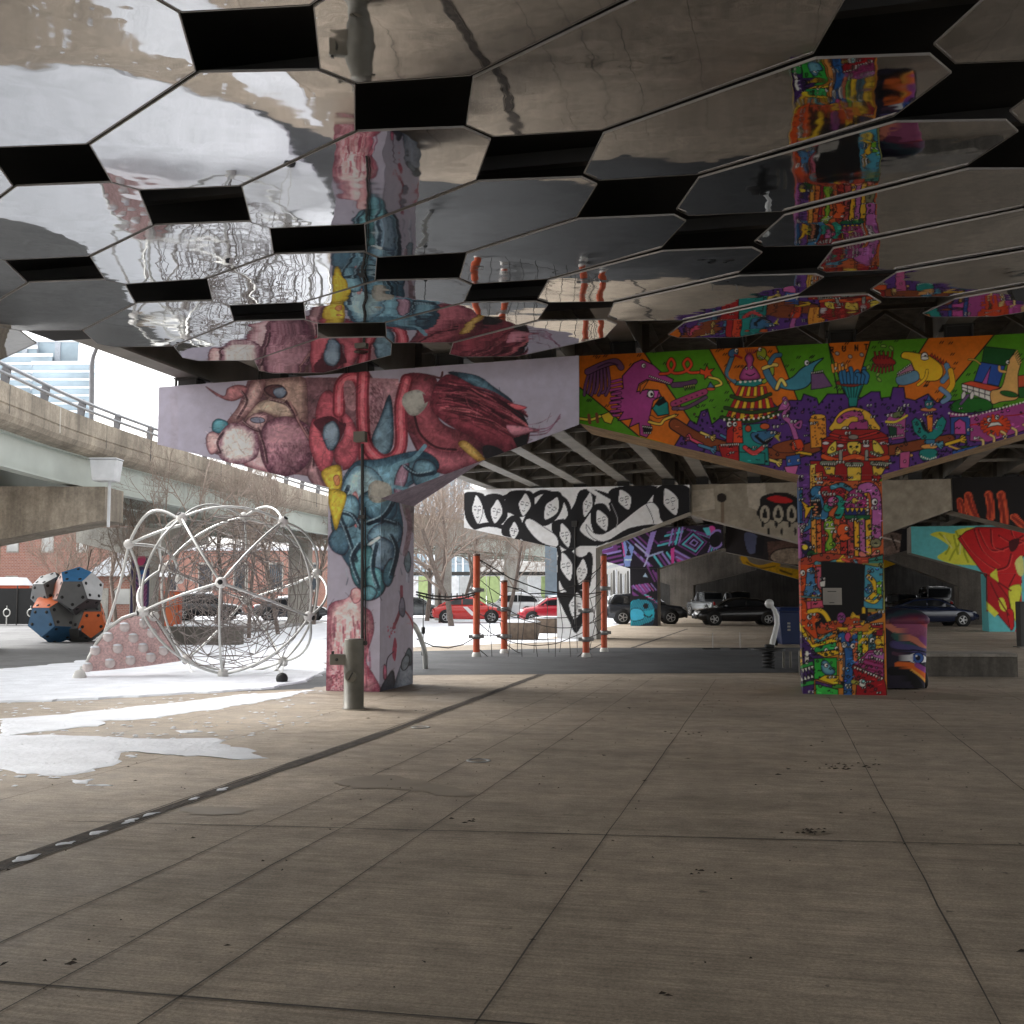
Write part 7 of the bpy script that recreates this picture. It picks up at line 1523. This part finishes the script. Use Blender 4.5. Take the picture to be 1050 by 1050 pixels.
car('van', 'silver van in the dark behind the dark blue sedan', 'van', carg(958, 633), PI/2-.2, SLV)
car('suv', 'dark sport utility car far back to the left of the silver van', 'car', carg(922, 632), PI/2, DKG)

# ------------------------------------------------------------------ bare trees
M_bark = mat('bark', (.17, .135, .115), .9, var=.25, scale=8); M_twig = mat('twig', (.30, .24, .20), .9)
def tree(label, px, Y, h, seed, spread=1.0, r0=.09, lean=0.0):
    rs = random.Random(seed); p0 = at(px, 600, Y); base = Vector((p0.x, Y, 0))
    t = thing('bare_tree', label, 'tree', base, group='leafless trees')
    tr, cr = MB(), MB()
    def grow(p, d, L, r, lv):
        n_ = 4; pts = [p]; q = p.copy(); dd = d.copy()
        for i in range(n_):
            dd = (dd+Vector((rs.gauss(0, .12), rs.gauss(0, .12), rs.gauss(.05, .08)))).normalized(); q = q+dd*L/n_; pts.append(q.copy())
        (tr if lv == 0 else cr).tube(pts, r, 7 if lv == 0 else 4 if lv < 3 else 3, 0, False, r*.55)
        if lv >= 4: return
        k = [9, 6, 5, 5][lv]
        for i in range(k):
            f_ = .3+.7*(i+rs.random())/k if lv else .35+.65*(i+.5*rs.random())/k
            f_ = min(f_, .999); a = pts[int(f_*n_)].lerp(pts[min(int(f_*n_)+1, n_)], f_*n_-int(f_*n_))
            ang = rs.uniform(0, 2*PI); tilt = rs.uniform(.5, 1.05)
            sidev = dd.cross(Vector((math.cos(ang), math.sin(ang), .3))).normalized()
            nd = (dd*math.cos(tilt)+sidev*math.sin(tilt)*spread+Vector((0, 0, .15))).normalized()
            grow(a, nd, L*rs.uniform(.42, .62), max(.0045*Y/30, r*.42), lv+1)
    grow(Vector((0, 0, 0)), Vector((lean, 0, 1)).normalized(), h*.75, r0, 0)
    lpart('trunk', tr, M_bark, t); lpart('crown', cr, M_twig, t)
tree('bare young tree behind the left of the rope globe, in front of the ramp', 166, 34, 6.2, 3, 1.0, .07)
tree('bare tree in front of the red striped car', 463, 57, 7.0, 5, 1.1, .16)
tree('thin bare sapling behind the boulder, left of its twin', 52, 52, 5.0, 8, .8, .06)
tree('thin bare sapling behind the boulder, right of its twin', 84, 50, 5.0, 9, .8, .06)
tree('bare tree behind the right half of the rope globe', 286, 44, 6.4, 12, 1.0, .09)
tree('wide bare tree against the ramp girder, behind the top of the globe', 222, 52, 7.0, 14, 1.2, .11)
tree('bare tree by the far ramp pier, close to the lavender column', 438, 68, 8.0, 21, 1.2, .15)
tree('bare tree behind the rope bridge, nearest the women mural', 520, 72, 8.0, 23, 1.2, .14)
tree('bare tree in the gap between the purple column and the globe', 120, 58, 7.0, 25, 1.2, .12)
tree('tall bare tree under the distant striped tower', 488, 88, 10.0, 27, 1.2, .18)
tree('bare tree close behind the lavender column', 322, 60, 7.5, 31, 1.2, .12)
tree('bare tree with fine pale twigs right beside the lavender column', 452, 64, 8.5, 41, 1.3, .13)
tree('bare tree with spreading twigs under the end of the women mural cap', 474, 76, 8.0, 43, 1.3, .13)
tree('bare tree standing before the ramp, directly behind the middle of the globe', 256, 40, 6.0, 45, 1.2, .08)
tree('bare tree behind the upper left loop of the climbing frame', 140, 40, 5.6, 47, 1.2, .07)
